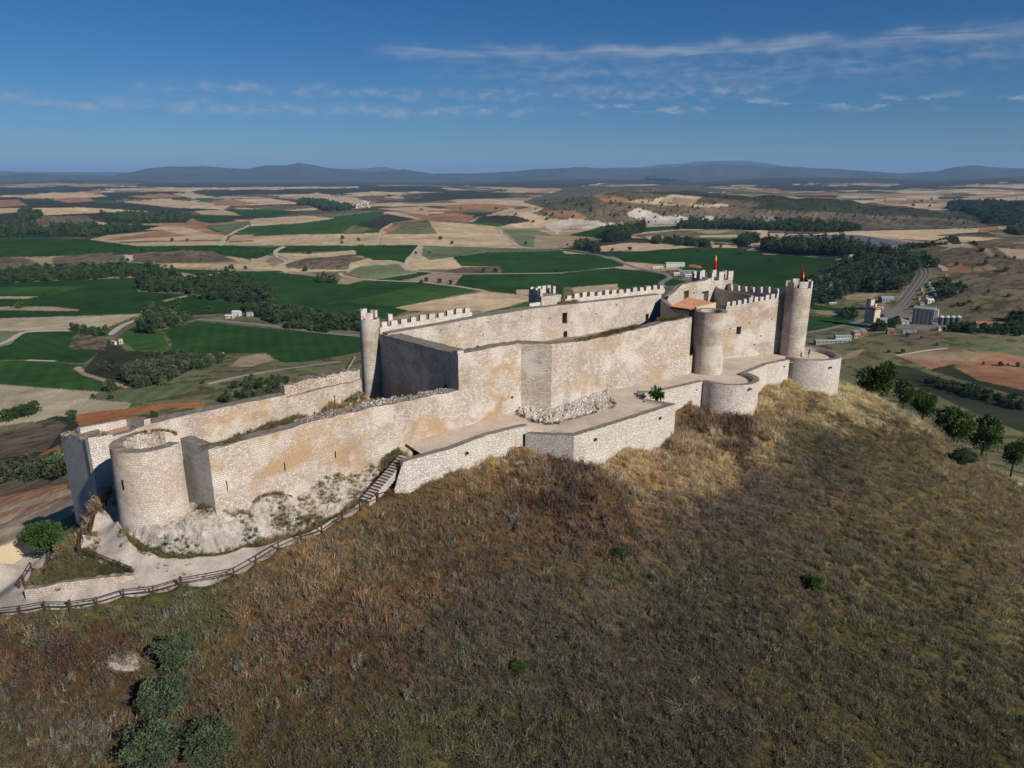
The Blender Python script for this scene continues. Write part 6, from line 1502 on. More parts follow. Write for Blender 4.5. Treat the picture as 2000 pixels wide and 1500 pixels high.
# tufts on the chalk, in the yard, on wall heads and on the bank
def tufts(name, spots, kinds, zf, size=.8):
    P, I, T, Z = [], [], [], []
    for u0, v0, ru, rv, nn_, col, D in spots:
        for i in range(nn_):
            a = random.uniform(0, 2 * PI); q = math.sqrt(random.random()); uu_, vv2 = u0 + ru * q * math.cos(a), v0 + rv * q * math.sin(a)
            p = at(uu_, vv2, D); P.append((p[0], p[1], zf(p))); I.append(random.choice(kinds)); k = random.lognormvariate(0, .25); T.append([c * k for c in col]); Z.append(random.uniform(.55, 1.1) * size)
    P = np.array(P); Z = np.array(Z)
    return scatter(name, P, np.array(I), np.repeat(Z[:, None], 3, 1), np.array(T).clip(.01, .8), PL)
GOLD = (.36, .24, .105); DRY = (.22, .165, .085); GRN = (.075, .10, .04); OLV = (.16, .145, .065); BRN = (.14, .095, .055)
gz = lambda p: float(ground(p[0], p[1])[0]) + .12
def rz_(p):
    d = np.hypot(ROCK_XY[:, 0] - p[0], ROCK_XY[:, 1] - p[1]); i = int(d.argmin())
    return float(ROCK_Z[i]) - .03 if d[i] < .6 else gz(p)
rock_spots = [(435, 1022, 42, 13, 150, DRY, 33.4), (412, 1030, 20, 10, 60, BRN, 33.4), (478, 1030, 18, 8, 40, OLV, 33.5), (545, 1000, 22, 16, 120, DRY, 32.8), (505, 992, 14, 9, 45, BRN, 32.5), (600, 985, 18, 16, 80, GOLD, 32.6), (640, 955, 25, 14, 90, DRY, 32.2), (668, 925, 30, 9, 110, GOLD, 31.6), (690, 915, 18, 14, 70, DRY, 31.6), (655, 935, 14, 10, 40, OLV, 31.9),
              (575, 1010, 30, 9, 60, GRN, 33.2), (500, 1055, 25, 8, 70, GRN, 33.9), (360, 1080, 50, 7, 90, GRN, 33.9), (620, 1010, 30, 8, 50, GRN, 33.3), (560, 1030, 30, 8, 50, OLV, 33.6), (725, 915, 14, 10, 40, OLV, 31.2), (770, 885, 18, 9, 110, OLV, 30.3), (755, 893, 10, 8, 40, GRN, 30.5), (700, 960, 20, 14, 60, DRY, 32.8), (590, 950, 60, 10, 30, DRY, 31.6), (700, 890, 60, 5, 30, DRY, 30.9), (290, 1068, 30, 6, 20, GRN, 33.0), (350, 1000, 12, 6, 20, BRN, 31.7)]
tufts('rock_grass', rock_spots, [0, 1, 2, 6, 7], rz_, .7)
yard_spots = [(470, 852, 60, 14, 260, OLV, 30.7), (540, 822, 50, 11, 320, OLV, 30.0), (500, 845, 50, 12, 150, DRY, 30.4), (590, 806, 40, 9, 260, DRY, 29.8), (640, 792, 40, 7, 130, GOLD, 29.4), (690, 771, 28, 7, 100, OLV, 29.0), (600, 818, 30, 6, 50, DRY, 29.6), (560, 838, 40, 6, 40, GRN, 30.1), (425, 868, 30, 6, 90, GRN, 31.0), (720, 790, 30, 9, 90, GOLD, 28.8), (540, 808, 8, 8, 40, GRN, 29.9), (690, 800, 60, 8, 60, DRY, 29.0)]
tufts('yard_grass', yard_spots, [0, 1, 2, 3, 6], gz, .8)
edge_spots = [(300, 1150, 40, 5, 26, OLV, 34.8), (420, 1118, 40, 5, 26, OLV, 34.3), (520, 1080, 30, 5, 26, DRY, 33.9), (610, 1035, 30, 5, 26, OLV, 33.5), (140, 1178, 60, 6, 30, OLV, 35.4), (300, 1085, 20, 4, 12, GRN, 33.6), (350, 1112, 50, 14, 14, OLV, 34.2), (235, 1040, 6, 14, 16, GRN, 32.2)]
tufts('path_weeds', edge_spots, [0, 6, 7], gz, .38)
bank_spots = [(130, 1090, 60, 22, 260, OLV, 33.9), (180, 1110, 60, 18, 260, OLV, 34.0), (105, 1125, 45, 16, 160, OLV, 34.4), (225, 1112, 35, 9, 150, GRN, 34.0), (165, 1050, 30, 20, 80, DRY, 33.2), (135, 1045, 22, 26, 130, GOLD, 33.4), (175, 1075, 14, 8, 40, GRN, 33.2), (215, 960, 12, 16, 30, OLV, 31.4), (185, 975, 12, 16, 60, GOLD, 32.2)]
tufts('bank_grass', bank_spots, [0, 1, 2, 6, 7], gz, .7)
def head_z(zz): return lambda p: zz
top_spots = [(1225, 640, 50, 5, 170, OLV, 20.55), (1260, 634, 50, 5, 170, DRY, 20.5), (1320, 622, 30, 5, 120, OLV, 20.2), (1335, 612, 25, 6, 70, DRY, 20.3), (1180, 655, 30, 4, 50, OLV, 21.0)]
P = []
def line_tufts(name, a_, b_, za, zb_, wid, nn_, cols, size, kinds=(0, 1, 2, 6)):
    a_ = np.array(a_[:2]); b_ = np.array(b_[:2]); e = b_ - a_; m = np.array([-e[1], e[0]]) / np.linalg.norm(e); t = RNG.random(nn_); o = RNG.random(nn_) * wid + .15
    P = np.column_stack([a_[0] + e[0] * t + m[0] * o, a_[1] + e[1] * t + m[1] * o, za + (zb_ - za) * t - .02])
    T = np.array([random.choice(cols) for _ in range(nn_)]) * RNG.lognormal(0, .25, nn_)[:, None]; s = RNG.uniform(.5, 1.1, nn_) * size
    return scatter(name, P, np.array([random.choice(kinds) for _ in range(nn_)]), np.repeat(s[:, None], 3, 1), T.clip(.01, .8), PL)
pm = lambda u_: (on_line(S2, eU, u_, CZ - 20.5), float(np.interp(u_, [t[0] for t in tw], zw)))
(a_, za), (b_, zb_) = pm(1190), pm(1262); line_tufts('wall_top_grass', a_ + nS * .5, b_ + nS * .5, za, zb_, 1.3, 260, [OLV, DRY, BRN], .75)
(a_, za), (b_, zb_) = pm(1300), pm(1350); line_tufts('wall_top_grass', a_ + nS * .4, b_ + nS * .4, za, zb_, 1.5, 240, [OLV, DRY, GRN], .8)
line_tufts('wall_top_grass', (S1 + S2) / 2, S2, drop_at(*((S1 + S2) / 2), 667), drop_at(*S2, 657), 1.3, 90, [OLV, GRN, DRY], .6)
line_tufts('wall_top_grass', GL, G0, drop_at(GL[0], GL[1], 847) - .1, zc0 - .1, 2.1, 190, [DRY, OLV, GOLD], .55)
line_tufts('wall_top_grass', A + nS * .3 - eS * .6, A + eS * 3.5, ZA_, zts[1], 1.0, 70, [OLV, DRY], .5)
t_ = I0 + eI * 20; line_tufts('wall_top_grass', QS + eI * 1.2 - nI * 1.6, QS + eI * 5.5 - nI * 1.6, float(np.interp(1100, [t[0] for t in tn2], zi_)), float(np.interp(1120, [t[0] for t in tn2], zi_)), 1.2, 80, [GOLD, DRY], .95, (0, 1, 2))
ang_ = RNG.uniform(.5, 2.5, 60); P = np.column_stack([GC[0] + 2.5 * np.cos(ang_), GC[1] + 2.5 * np.sin(ang_), np.full(60, zr + .05)])
scatter('tower_top_grass', P, RNG.integers(0, 3, 60), np.full((60, 3), .5), np.array([DRY] * 60) * RNG.lognormal(0, .2, 60)[:, None], PL)
P = [];
for p_, q_ in zip(foot[:-1], foot[1:]):
    for i in range(26): t = random.random(); P.append(p_ + (q_ - p_) * t + np.array([random.uniform(-.3, .1), random.uniform(-.4, .1), 0]))
P = np.array(P); n = len(P); P[:, 2] = T0; s = RNG.uniform(.3, .8, n) * (RNG.random(n) < .6) + .15
scatter('footing_weeds', P, RNG.integers(6, 8, n), np.repeat(s[:, None], 3, 1), np.array([GRN] * n) * RNG.lognormal(0, .3, n)[:, None], PL)

# ------------------------------------------------------------------ shrubs and trees
def crown(name, nb, nl, lw, ll, shape, col, seed, spread=.30, flat=1.0, mat=None):
    """leaf clumps through an ellipsoid volume of radius 1 (z from 0 to 2*flat)"""
    global RNG
    keep = RNG; RNG = np.random.default_rng(seed); L = Leaves()
    for i in range(nb):
        d = RNG.normal(size=3); d /= np.linalg.norm(d); rr = RNG.random() ** .42 * (1 - spread * .55)
        c = d * rr; c[2] = c[2] * flat + flat
        if shape == 'cone': k = 1 - .55 * max(0, c[2] / (2 * flat) - .25); c[0] *= k; c[1] *= k
        br = spread * RNG.uniform(.6, 1.25); tone = RNG.lognormal(0, .22)
        for j in range(nl // nb):
            e = RNG.normal(size=3); e /= np.linalg.norm(e); e[2] = abs(e[2]) * .9 if RNG.random() < .72 else e[2]
            p = c + e * br * (RNG.random() ** .33); k = tone * RNG.lognormal(0, .16)
            dd = e + RNG.normal(0, .7, 3) + (c - np.array([0, 0, flat])) * .4
            L.quad(p, dd, lw * RNG.uniform(.7, 1.3), ll * RNG.uniform(.7, 1.3), tuple(np.array(col) * k), nrm=RNG.normal(size=3))
    RNG = keep
    return L.mesh(name, mat or M_LEAF)
def trunk_mesh(h, r, limbs, seed, spread=.8):
    rg = random.Random(seed); q = MB(); q.tube([(0, 0, -.3), (rg.uniform(-.05, .05), 0, h * .5), (rg.uniform(-.1, .1), rg.uniform(-.1, .1), h)], [r * 1.25, r, r * .75], 8)
    for i in range(limbs):
        a = 2 * PI * i / limbs + rg.uniform(-.4, .4); e = spread * rg.uniform(.6, 1.0)
        q.tube([(0, 0, h * .85), (math.cos(a) * e * .5, math.sin(a) * e * .5, h + e * .6), (math.cos(a) * e, math.sin(a) * e, h + e * 1.25)], [r * .6, r * .4, r * .15], 6)
    me = bpy.data.meshes.new('trunk'); me.from_pydata(q.v, [], q.f); me.materials.append(M_BARK); return me
OLV_C = (.088, .115, .062); TREE_C = (.064, .110, .030); DK_C = (.022, .042, .018)
near_shrub = [crown('crown', 90, 10800, .042, .095, 'round', OLV_C, 11 + i, .27, .85) for i in range(3)]
near_tree = [crown('crown', 30, 5200, .06, .13, 'round', TREE_C, 21 + i, .36, .72) for i in range(3)]
fig_crown = crown('crown', 16, 420, .22, .42, 'round', (.050, .095, .030), 31, .36, .95)
def tree(name, p, rad, cm, tr_h, tr_r, label, cat, group=None, flat=1.0, limbs=5, rz=None):
    t = empty(name, p, random.uniform(0, 6.28) if rz is None else rz, label=label, cat=cat, group=group)
    th = max(tr_h, .05) / rad
    tm = trunk_mesh(th, tr_r / rad, limbs, int(rad * 1000) + len(label), .75)
    o = bpy.data.objects.new('trunk', tm); COL.objects.link(o); o.parent = t; o.scale = (rad,) * 3
    o = bpy.data.objects.new('crown', cm); COL.objects.link(o); o.parent = t; o.scale = (rad, rad, rad * flat); o.location = (0, 0, tr_h * .8)
    return t
def hill_pt(u, v):
    D = 40.0
    for _ in range(14):
        p = at(u, v, D); D = .6 * D + .4 * (CZ - float(ground(p[0], p[1])[0]))
    return np.array([p[0], p[1], float(ground(p[0], p[1])[0])])
def pxr(p, wpx): return wpx / 2 * proj(*p)[2] / F
for u_, v_, wpx, k, lb in [(345, 1318, 86, 0, 'rounded grey green shrub highest in the column of shrubs on the slope'), (328, 1408, 100, 1, 'rounded grey green shrub second from the top of the column on the slope'), (302, 1520, 118, 2, 'broad grey green shrub at the bottom of the slope, left one of the lowest pair'), (415, 1498, 98, 0, 'tall grey green shrub at the bottom of the slope, right one of the lowest pair')]:
    p = hill_pt(u_, v_ - 12); tree('shrub', p, pxr(p, wpx), near_shrub[k], .1, .09, lb, 'shrub', 'shrubs on the near slope', flat=.98)
for u_, v_, wpx, k, col_, lb in [(1212, 1088, 36, 1, 0, 'small bright green bush alone on the brown slope right of centre'), (1880, 908, 48, 2, 0, 'dark round bush high on the slope near the right edge'), (1588, 1150, 44, 0, 0, 'low dull green bush below the bright one on the right slope'), (1014, 1312, 34, 2, 0, 'small green bush low in the middle of the brown slope')]:
    p = hill_pt(u_, v_); tree('bush', p, pxr(p, wpx), near_tree[k] if 'bright' in lb or 'small' in lb else near_shrub[k], .05, .06, lb, 'bush', 'bushes on the near slope', flat=.8)
pf_ = at(1281, 781, 29.9); tree('fig_bush', (pf_[0], pf_[1], T0 - .4), 1.0, fig_crown, .5, .07, 'leafy green fig bush growing at the corner of the terrace wall', 'bush', flat=1.0)
p = gp(92, 1072, 35.6); tree('tree', p, pxr(p, 88), near_tree[0], 1.2, .16, 'dense dark green tree in the bend of the path left of the gate', 'tree', 'trees around the castle hill', flat=.95)
for u_, v_, wpx, hpx, k, lb in [(1718, 752, 84, 62, 0, 'big dark leafy tree just below the hill crest behind the wide bastion'), (1768, 768, 42, 46, 1, 'slim green tree right of the big dark tree below the crest'), (1806, 790, 50, 48, 2, 'middle sized green tree third along the row below the crest'), (1866, 832, 76, 58, 1, 'wide umbrella shaped tree with visible trunk in the row below the crest'), (1925, 852, 58, 62, 0, 'upright leafy tree with forked trunk near the end of the crest row'), (1984, 884, 48, 46, 2, 'small sparse tree at the right edge, last of the crest row')]:
    d_ = 150 + (u_ - 1700) * .03; g = at_depth(u_, v_, d_); hpx *= .86; vt = v_ - hpx
    g[2] = float(ground(g[0], g[1])[0]); H = drop_at(g[0], g[1], vt) - g[2]; R = pxr(g, wpx) * .95
    hc = min(H * .97, hpx * d_ / F * 1.35)
    tree('tree', g, R, near_tree[k], H - hc, R * .09, lb, 'tree', 'trees around the castle hill', flat=hc / R / (2 * .72))
# white stones on the slope
q_rock = []
for i, (u_, v_, s, lb) in enumerate([(247, 1292, 1.5, 'white weathered boulder in the rust coloured grass beside the shrubs'), (1986, 942, .9, 'grey white boulder on the slope at the right edge'), (1018, 905, .8, 'whitish rock among golden grass under the terrace wall'), (985, 900, .7, 'flat pale rock left of the whitish rock under the terrace wall'), (420, 1420, .4, 'small pale stone right of the lower shrubs')]):
    p = hill_pt(u_, v_); bm = bmesh.new(); bmesh.ops.create_icosphere(bm, subdivisions=4, radius=1.0)
    vs = np.array([w_.co for w_ in bm.verts]); fs = [tuple(w_.index for w_ in f.verts) for f in bm.faces]; bm.free()
    nz = fbm(vs[:, 0] * 1.4 + i * 7, vs[:, 1] * 1.4 + vs[:, 2], 4); vs = vs * (.62 + .75 * nz)[:, None] * np.array([s, s * .8, s * .42])
    mesh_obj('boulder', vs + p, fs, M_ROCK, loc=p, smooth=False, label=lb, cat='rock', group='boulders on the slope')
# ------------------------------------------------------------------ woods and belts of trees in the valley
FARC = [crown('crown', 16, 430, .16, .30, 'round', (.95, 1.0, .95), 51 + i, .36, 1.0, M_LEAFI) for i in range(4)] + [crown('crown', 18, 430, .14, .28, 'cone', (.95, 1.0, .95), 61 + i, .30, 1.9, M_LEAFI) for i in range(3)]
WD = hidden_set('far_trees', FARC)
_gc = {}
def gat(u, v):
    k = (round(u, 1), round(v, 1))
    if k not in _gc: _gc[k] = ground_at(u, v)
    return _gc[k]
def wood(label, px, space, R, kinds, col, var=.22, dens_noise=.0):
    """fills the plan shape under a pixel outline with trees: one mass"""
    P = np.array([gat(*p)[:2] for p in px]); x0, y0 = P.min(0); x1, y1 = P.max(0)
    n = int((x1 - x0) * (y1 - y0) / space ** 2 * 1.25); n = min(n, 60000)
    x = RNG.uniform(x0, x1, n); y = RNG.uniform(y0, y1, n); m = in_poly(x, y, P); x, y = x[m], y[m]
    if dens_noise: m = fbm(x / 60 + 3, y / 60, 3) > dens_noise; x, y = x[m], y[m]
    if len(x) == 0: return
    z = ground(x, y); n = len(x); s = R * RNG.uniform(.65, 1.25, n)
    t = np.array(col) * RNG.lognormal(0, var, n)[:, None] * (1 + RNG.normal(0, .07, (n, 3)))
    scatter('woods', np.stack([x, y, z - .25 * s], 1), np.array([random.choice(kinds) for _ in range(n)]), np.stack([s, s, s * RNG.uniform(.85, 1.25, n)], 1), t.clip(.004, .3), WD, tilt=.04)
RO, PO = (0, 1, 2, 3), (4, 5, 6)
WG = (.052, .080, .034); WG2 = (.064, .092, .040); WS = (.072, .084, .048)
wood('a', ZA((-60, 740), (-60, 690), (120, 655), (260, 640), (480, 640), (700, 640), (830, 645), (900, 660), (880, 690), (790, 690), (560, 702), (260, 712)), 8, 4.4, RO, WG)
wood('b', ZA((770, 690), (830, 655), (960, 680), (1050, 715), (1300, 705), (1450, 735), (1460, 775), (1530, 800), (1530, 855), (1440, 850), (1300, 828), (1150, 815), (1040, 780), (770, 768)), 8, 4.6, RO + PO, WG)
wood('c', ZA((1350, 875), (1530, 862), (1650, 880), (1830, 915), (2000, 930), (2060, 940), (2060, 1000), (1830, 985), (1650, 965), (1500, 945), (1420, 910)), 7.5, 4.3, RO, WG)
wood('d', ZA((780, 985), (800, 930), (880, 900), (960, 905), (1070, 915), (1060, 950), (960, 975), (880, 985), (860, 1010), (790, 1010)), 6.5, 4.6, RO + PO, WG2)
wood('e', ZA((690, 1250), (760, 1215), (900, 1180), (1040, 1175), (1060, 1200), (1000, 1240), (910, 1290), (780, 1310), (730, 1300)), 4.6, 3.5, RO, WS)
wood('e2', ZA((520, 1200), (560, 1120), (700, 1110), (960, 1115), (1050, 1160), (900, 1185), (720, 1215), (600, 1220)), 7.5, 2.4, RO, WS, dens_noise=.42)
wood('f', ZA((400, 985), (540, 990), (620, 1000), (600, 1020), (500, 1012), (410, 1000)), 5.5, 3.0, RO, WG2)
wood('g', ZA((940, 1150), (1000, 1130), (1100, 1160), (1230, 1130), (1260, 1145), (1180, 1190), (1080, 1205), (1000, 1180)), 4.6, 3.2, RO, WG2)
wood('h', ZA((0, 470), (0, 420), (120, 410), (480, 415), (720, 400), (850, 408), (760, 432), (640, 440), (500, 462)), 13, 5.5, PO + RO, WG2, dens_noise=.46)
wood('i', ZA((110, 390), (130, 325), (190, 335), (240, 350), (180, 385)), 12, 8, RO, WG2)
wood('i2', ZA((560, 345), (700, 335), (930, 330), (1070, 352), (1040, 383), (800, 388), (620, 375)), 13, 6, RO, WG2, dens_noise=.40)
wood('j', ZA((1560, 975), (1660, 955), (1860, 985), (1900, 1010), (1800, 1000)), 6, 3.2, RO, WG2)
wood('k', ZB((270, 195), (330, 175), (480, 190), (560, 205), (640, 225), (560, 240), (440, 240), (380, 215)), 16, 9, RO, WG2)
wood('l', ZC((430, 440), (440, 385), (540, 372), (650, 352), (700, 345), (680, 385), (600, 400), (590, 430), (500, 445)), 10, 6.5, PO + RO, WG)
wood('m', ZC((900, 362), (930, 332), (1200, 332), (1400, 348), (1700, 345), (2000, 350), (2060, 372), (1800, 372), (1500, 365), (1200, 357)), 10, 6.5, RO + PO, WG2)
wood('n', ZC((730, 450), (760, 425), (900, 430), (1120, 455), (1130, 480), (1000, 470), (800, 460)), 9, 5.0, RO, WG2, dens_noise=.38)
wood('o', ZC((1300, 470), (1310, 420), (1420, 418), (1430, 450), (1360, 475)), 8, 6, RO, WG)
wood('p', ZC((1450, 490), (1470, 455), (1520, 470), (1700, 480), (2000, 487), (2060, 500), (2060, 540), (1900, 530), (1700, 525), (1520, 510)), 8, 6, RO + PO, WG)
wood('q', ZC((240, 490), (250, 462), (330, 445), (380, 470), (400, 520), (370, 522), (360, 495), (300, 497)), 8, 5, RO, WG2)
wood('r', ZC((700, 15), (700, 40), (860, 55), (1000, 45), (800, 20)), 40, 12, RO, WG2, dens_noise=.5)
wood('s', ZD((330, 870), (330, 700), (450, 620), (560, 590), (700, 570), (880, 530), (1100, 530), (1180, 560), (1170, 610), (1090, 620), (900, 618), (1000, 665), (1130, 660), (1080, 720), (1010, 770), (850, 765), (600, 790), (560, 840), (450, 850)), 7.0, 4.6, PO + RO, (.075, .098, .060), .34)
wood('t', ZD((0, 440), (20, 398), (300, 412), (640, 420), (760, 450), (940, 470), (1080, 500), (1150, 530), (900, 530), (700, 540), (640, 520), (560, 490), (300, 470), (100, 462)), 8, 4.6, RO + PO, WG)
wood('u', ZD((1140, 500), (1200, 480), (1260, 520), (1300, 560), (1290, 600), (1240, 570), (1190, 565)), 8, 5, RO, WG)
wood('v', ZD((560, 960), (600, 920), (690, 925), (680, 975), (600, 985)), 6, 4, RO, WG)
wood('w', ZD((800, 1030), (860, 985), (1000, 1010), (1040, 1030), (960, 1060), (840, 1070)), 6, 3.6, RO, WG2)
wood('x', ZD((1300, 840), (1320, 600), (1380, 590), (1400, 690), (1540, 730), (1580, 770), (1420, 800), (1400, 860)), 8, 3.6, RO, WG2, dens_noise=.36)
wood('y', ZD((1420, 1070), (1500, 1030), (1640, 1040), (1760, 1060), (1900, 1040), (2080, 1020), (2080, 1110), (1800, 1100), (1600, 1090)), 6, 3.2, RO, WG2, dens_noise=.36)
wood('z', ZD((1880, 1020), (1890, 970), (1990, 960), (2100, 985), (2100, 1040), (1960, 1045)), 6, 4.5, RO, WG)
wood('aa', ZD((1400, 80), (1500, 60), (2080, 90), (2080, 230), (1720, 240), (1660, 180), (1520, 140)), 18, 9, RO, WG, dens_noise=.36)
wood('bb', ZD((1870, 290), (1900, 262), (2000, 250), (2080, 260), (2080, 320), (1950, 320)), 9, 6, RO, WG2)
wood('cc', ZD((800, 445), (830, 432), (1000, 435), (1250, 400), (1480, 395), (1490, 405), (1260, 412), (1020, 448)), 9, 3.0, RO, WG2, dens_noise=.44)
wood('dd', ZD((0, 280), (100, 245), (300, 255), (700, 262), (720, 285), (400, 292), (200, 290)), 10, 6, RO, WG2)
wood('ee', ZD((1060, 1400), (1140, 1345), (1500, 1480), (2080, 1665), (2080, 1720), (1600, 1600)), 4.5, 2.2, RO, WG2, dens_noise=.34)
wood('ff', ZD((1250, 372), (1440, 328), (1480, 338), (1640, 420), (1700, 445), (1660, 450), (1400, 350)), 3.5, 1.7, RO, WG2, dens_noise=.3)
wood('gg', [(420, 775), (470, 748), (520, 740), (565, 742), (570, 760), (545, 775), (500, 790), (450, 790)], 6.0, 2.2, RO, WG2)
wood('hh', [(0, 945), (0, 920), (60, 912), (120, 905), (126, 930), (60, 940)], 4.0, 2.1, RO, WS)

# single trees that stand apart in the fields
SING = {}
def single(u, v, wpx, label, group=None, k=None, col=WG2, kind='tree', tall=1.0):
    g = gat(u, v)
    R = max(.8, wpx / 2 * proj(*g)[2] / F)
    ci = random.randrange(4) if k is None else k
    key = (ci, col)
    if key not in SING:
        me = FARC[ci].copy(); me.materials.clear(); me.materials.append(M_LEAF)
        a = me.color_attributes['Col']; c = np.empty(len(me.vertices) * 4, np.float32); a.data.foreach_get('color', c); c = c.reshape(-1, 4); c[:, :3] *= np.array(col); a.data.foreach_set('color', c.ravel()); SING[key] = me
    o = bpy.data.objects.new(kind, SING[key]); COL.objects.link(o); o.location = (g[0], g[1], g[2] - .2 * R); o.scale = (R, R, R * tall); o.rotation_euler = (0, 0, random.uniform(0, 6.28))
    setp(o, label=label, cat=kind, group=group); return o
single(39, 602, 15, 'bright yellow green round tree at the edge of the dark field on the left', col=(.10, .13, .020))
for i, (u, v, w, t) in enumerate([(621, 548, 12, 1.4), (632, 552, 18, 1.7), (645, 552, 16, 1.6), (653, 553, 14, 1.3)]): single(u, v, w, 'tall dark tree in the isolated clump standing alone in the green fields', 'clump of tall dark trees', 4 + i % 3, WG, tall=.75)
for u, v, w, lb in [(450, 525, 9, 'round tree beside the straw strip, left one of the pair above the tree belt'), (480, 526, 8, 'round tree beside the straw strip, right one of the pair above the tree belt'), (596, 530, 10, 'small round tree left of the isolated tall clump'), (410, 610, 14, 'single rounded tree in the dark field left of the white farmhouse'), (218, 765, 27, 'bushy tree at the tip of the wheat field below the scrub slope'), (141, 820, 22, 'olive green bush on the bank above the rust coloured field'), (217, 780, 12, 'small bush beside the tree at the tip of the wheat field'),
                     (300, 815, 18, 'small dark bush on the green bank right of the rust field'), (188, 650, 11, 'thin tall tree on the rise by the ruined hut'), (668, 476, 7, 'lone bush on the straw field in front of the distant hills'), (745, 540, 0, '')]:
    if w: single(u, v, w, lb)
for i in range(7): single(12 + i * 9.5, 822 - i * 2.6 + (i % 2) * 2, 26, 'rounded green bush in the dense clump on the wheat field at the left edge', 'clump of green bushes on the wheat field', col=(.055, .085, .026))
dots = [ZB((565, 425), (670, 437), (1200, 430), (1275, 455), (1755, 460), (345, 520), (640, 275), (1690, 265), (1660, 315), (1805, 315), (1075, 235), (560, 140), (320, 630), (945, 690), (1110, 700), (1075, 715), (1270, 718), (1195, 712), (1910, 290), (1930, 270), (1890, 268), (1440, 265), (1460, 266), (1330, 230), (1560, 230), (1820, 230), (1480, 640), (1560, 640), (1960, 640), (1040, 520), (1130, 520)),
        ZC((195, 465), (275, 470), (485, 500), (600, 500), (1045, 510), (1080, 360), (910, 280), (820, 270), (760, 250), (1080, 285), (1190, 300), (1320, 300), (1560, 290), (1640, 300), (1410, 290), (810, 205), (980, 250), (600, 225), (690, 230), (1320, 515), (1320, 525), (1510, 578), (1525, 575), (1640, 550), (1190, 480), (60, 300), (90, 270), (230, 285), (20, 250), (540, 205), (480, 195), (350, 230), (290, 205), (180, 230)),
        ZA((180, 405), (690, 310), (950, 320), (1060, 340), (1420, 315), (1910, 475), (960, 490), (1045, 490), (1290, 640), (1730, 560), (680, 600), (710, 600), (860, 540), (975, 535), (800, 545), (1470, 565), (250, 790), (680, 695), (500, 470), (1120, 600), (1130, 1285), (520, 1365)),
        ZD((1860, 600), (1480, 200), (1780, 490), (1850, 500), (1925, 505), (1470, 560), (1480, 870), (1240, 1430), (1810, 1340), (1830, 1340), (1870, 1340), (1950, 1345), (1680, 1330), (1640, 560), (1700, 545), (1530, 870), (1570, 850), (1450, 880), (1720, 770), (1880, 800), (1640, 900), (1050, 1240), (940, 1235), (1200, 1130), (1090, 1110), (1320, 1180), (850, 640))]
for L_ in dots:
    for u, v in L_: single(u, v, random.uniform(4.5, 8.5) * (.8 if v < 440 else 1.15 if v < 520 else 1.3), 'small dark bush dotted over the open fields', 'bushes dotted over the fields', kind='bush')
for i in range(150):
    u = random.uniform(1060, 2000); v = random.uniform(385, 440)
    if v > 425 and u < 1250: continue
    single(u, v, random.uniform(3.0, 5.5), 'tiny dark bush on the far scrubby hills', 'bushes on the far hills', kind='bush')

# ------------------------------------------------------------------ roads and railway
M_ROAD = plain('dusty_track', (.42, .36, .29), .95, .12, .3); M_ASPH = plain('pale_asphalt', (.19, .18, .165), .9, .12, .3); M_BALL = plain('ballast', (.25, .215, .18), .95, .2, .6); M_RAIL = plain('rail_steel', (.16, .12, .10), .5, .2, 2, metal=.6)
def ribbon(name, px, w, mat, zo=.35, world=None, **kw):
    P = world if world is not None else [gat(*p) for p in px]
    P = np.array([p[:2] for p in P]); 
    s = np.concatenate([[0], np.cumsum(np.hypot(*np.diff(P, axis=0).T))]); n = max(4, min(160, int(s[-1] / max(4, w * .8)))); t = np.linspace(0, s[-1], n)
    # smooth the bends
    Q = np.column_stack([np.interp(t, s, P[:, k]) for k in (0, 1)])
    for _ in range(6): Q[1:-1] = Q[1:-1] * .5 + (Q[:-2] + Q[2:]) * .25
    d = np.gradient(Q, axis=0); d /= np.hypot(d[:, 0], d[:, 1])[:, None] + 1e-9; nn = np.column_stack([-d[:, 1], d[:, 0]])
    rows = [Q + nn * w * k for k in (-.5, -.17, .17, .5)]
    V = []; 
    for r in rows: V.append(np.column_stack([r, ground(r[:, 0], r[:, 1]) + zo]))
    V = np.stack(V, 1).reshape(-1, 3); fs = []
    for i in range(n - 1):
        for k in range(3): fs.append((i * 4 + k, i * 4 + k + 1, i * 4 + k + 5, i * 4 + k + 4))
    mesh_obj(name, V, fs, mat, **kw); return Q
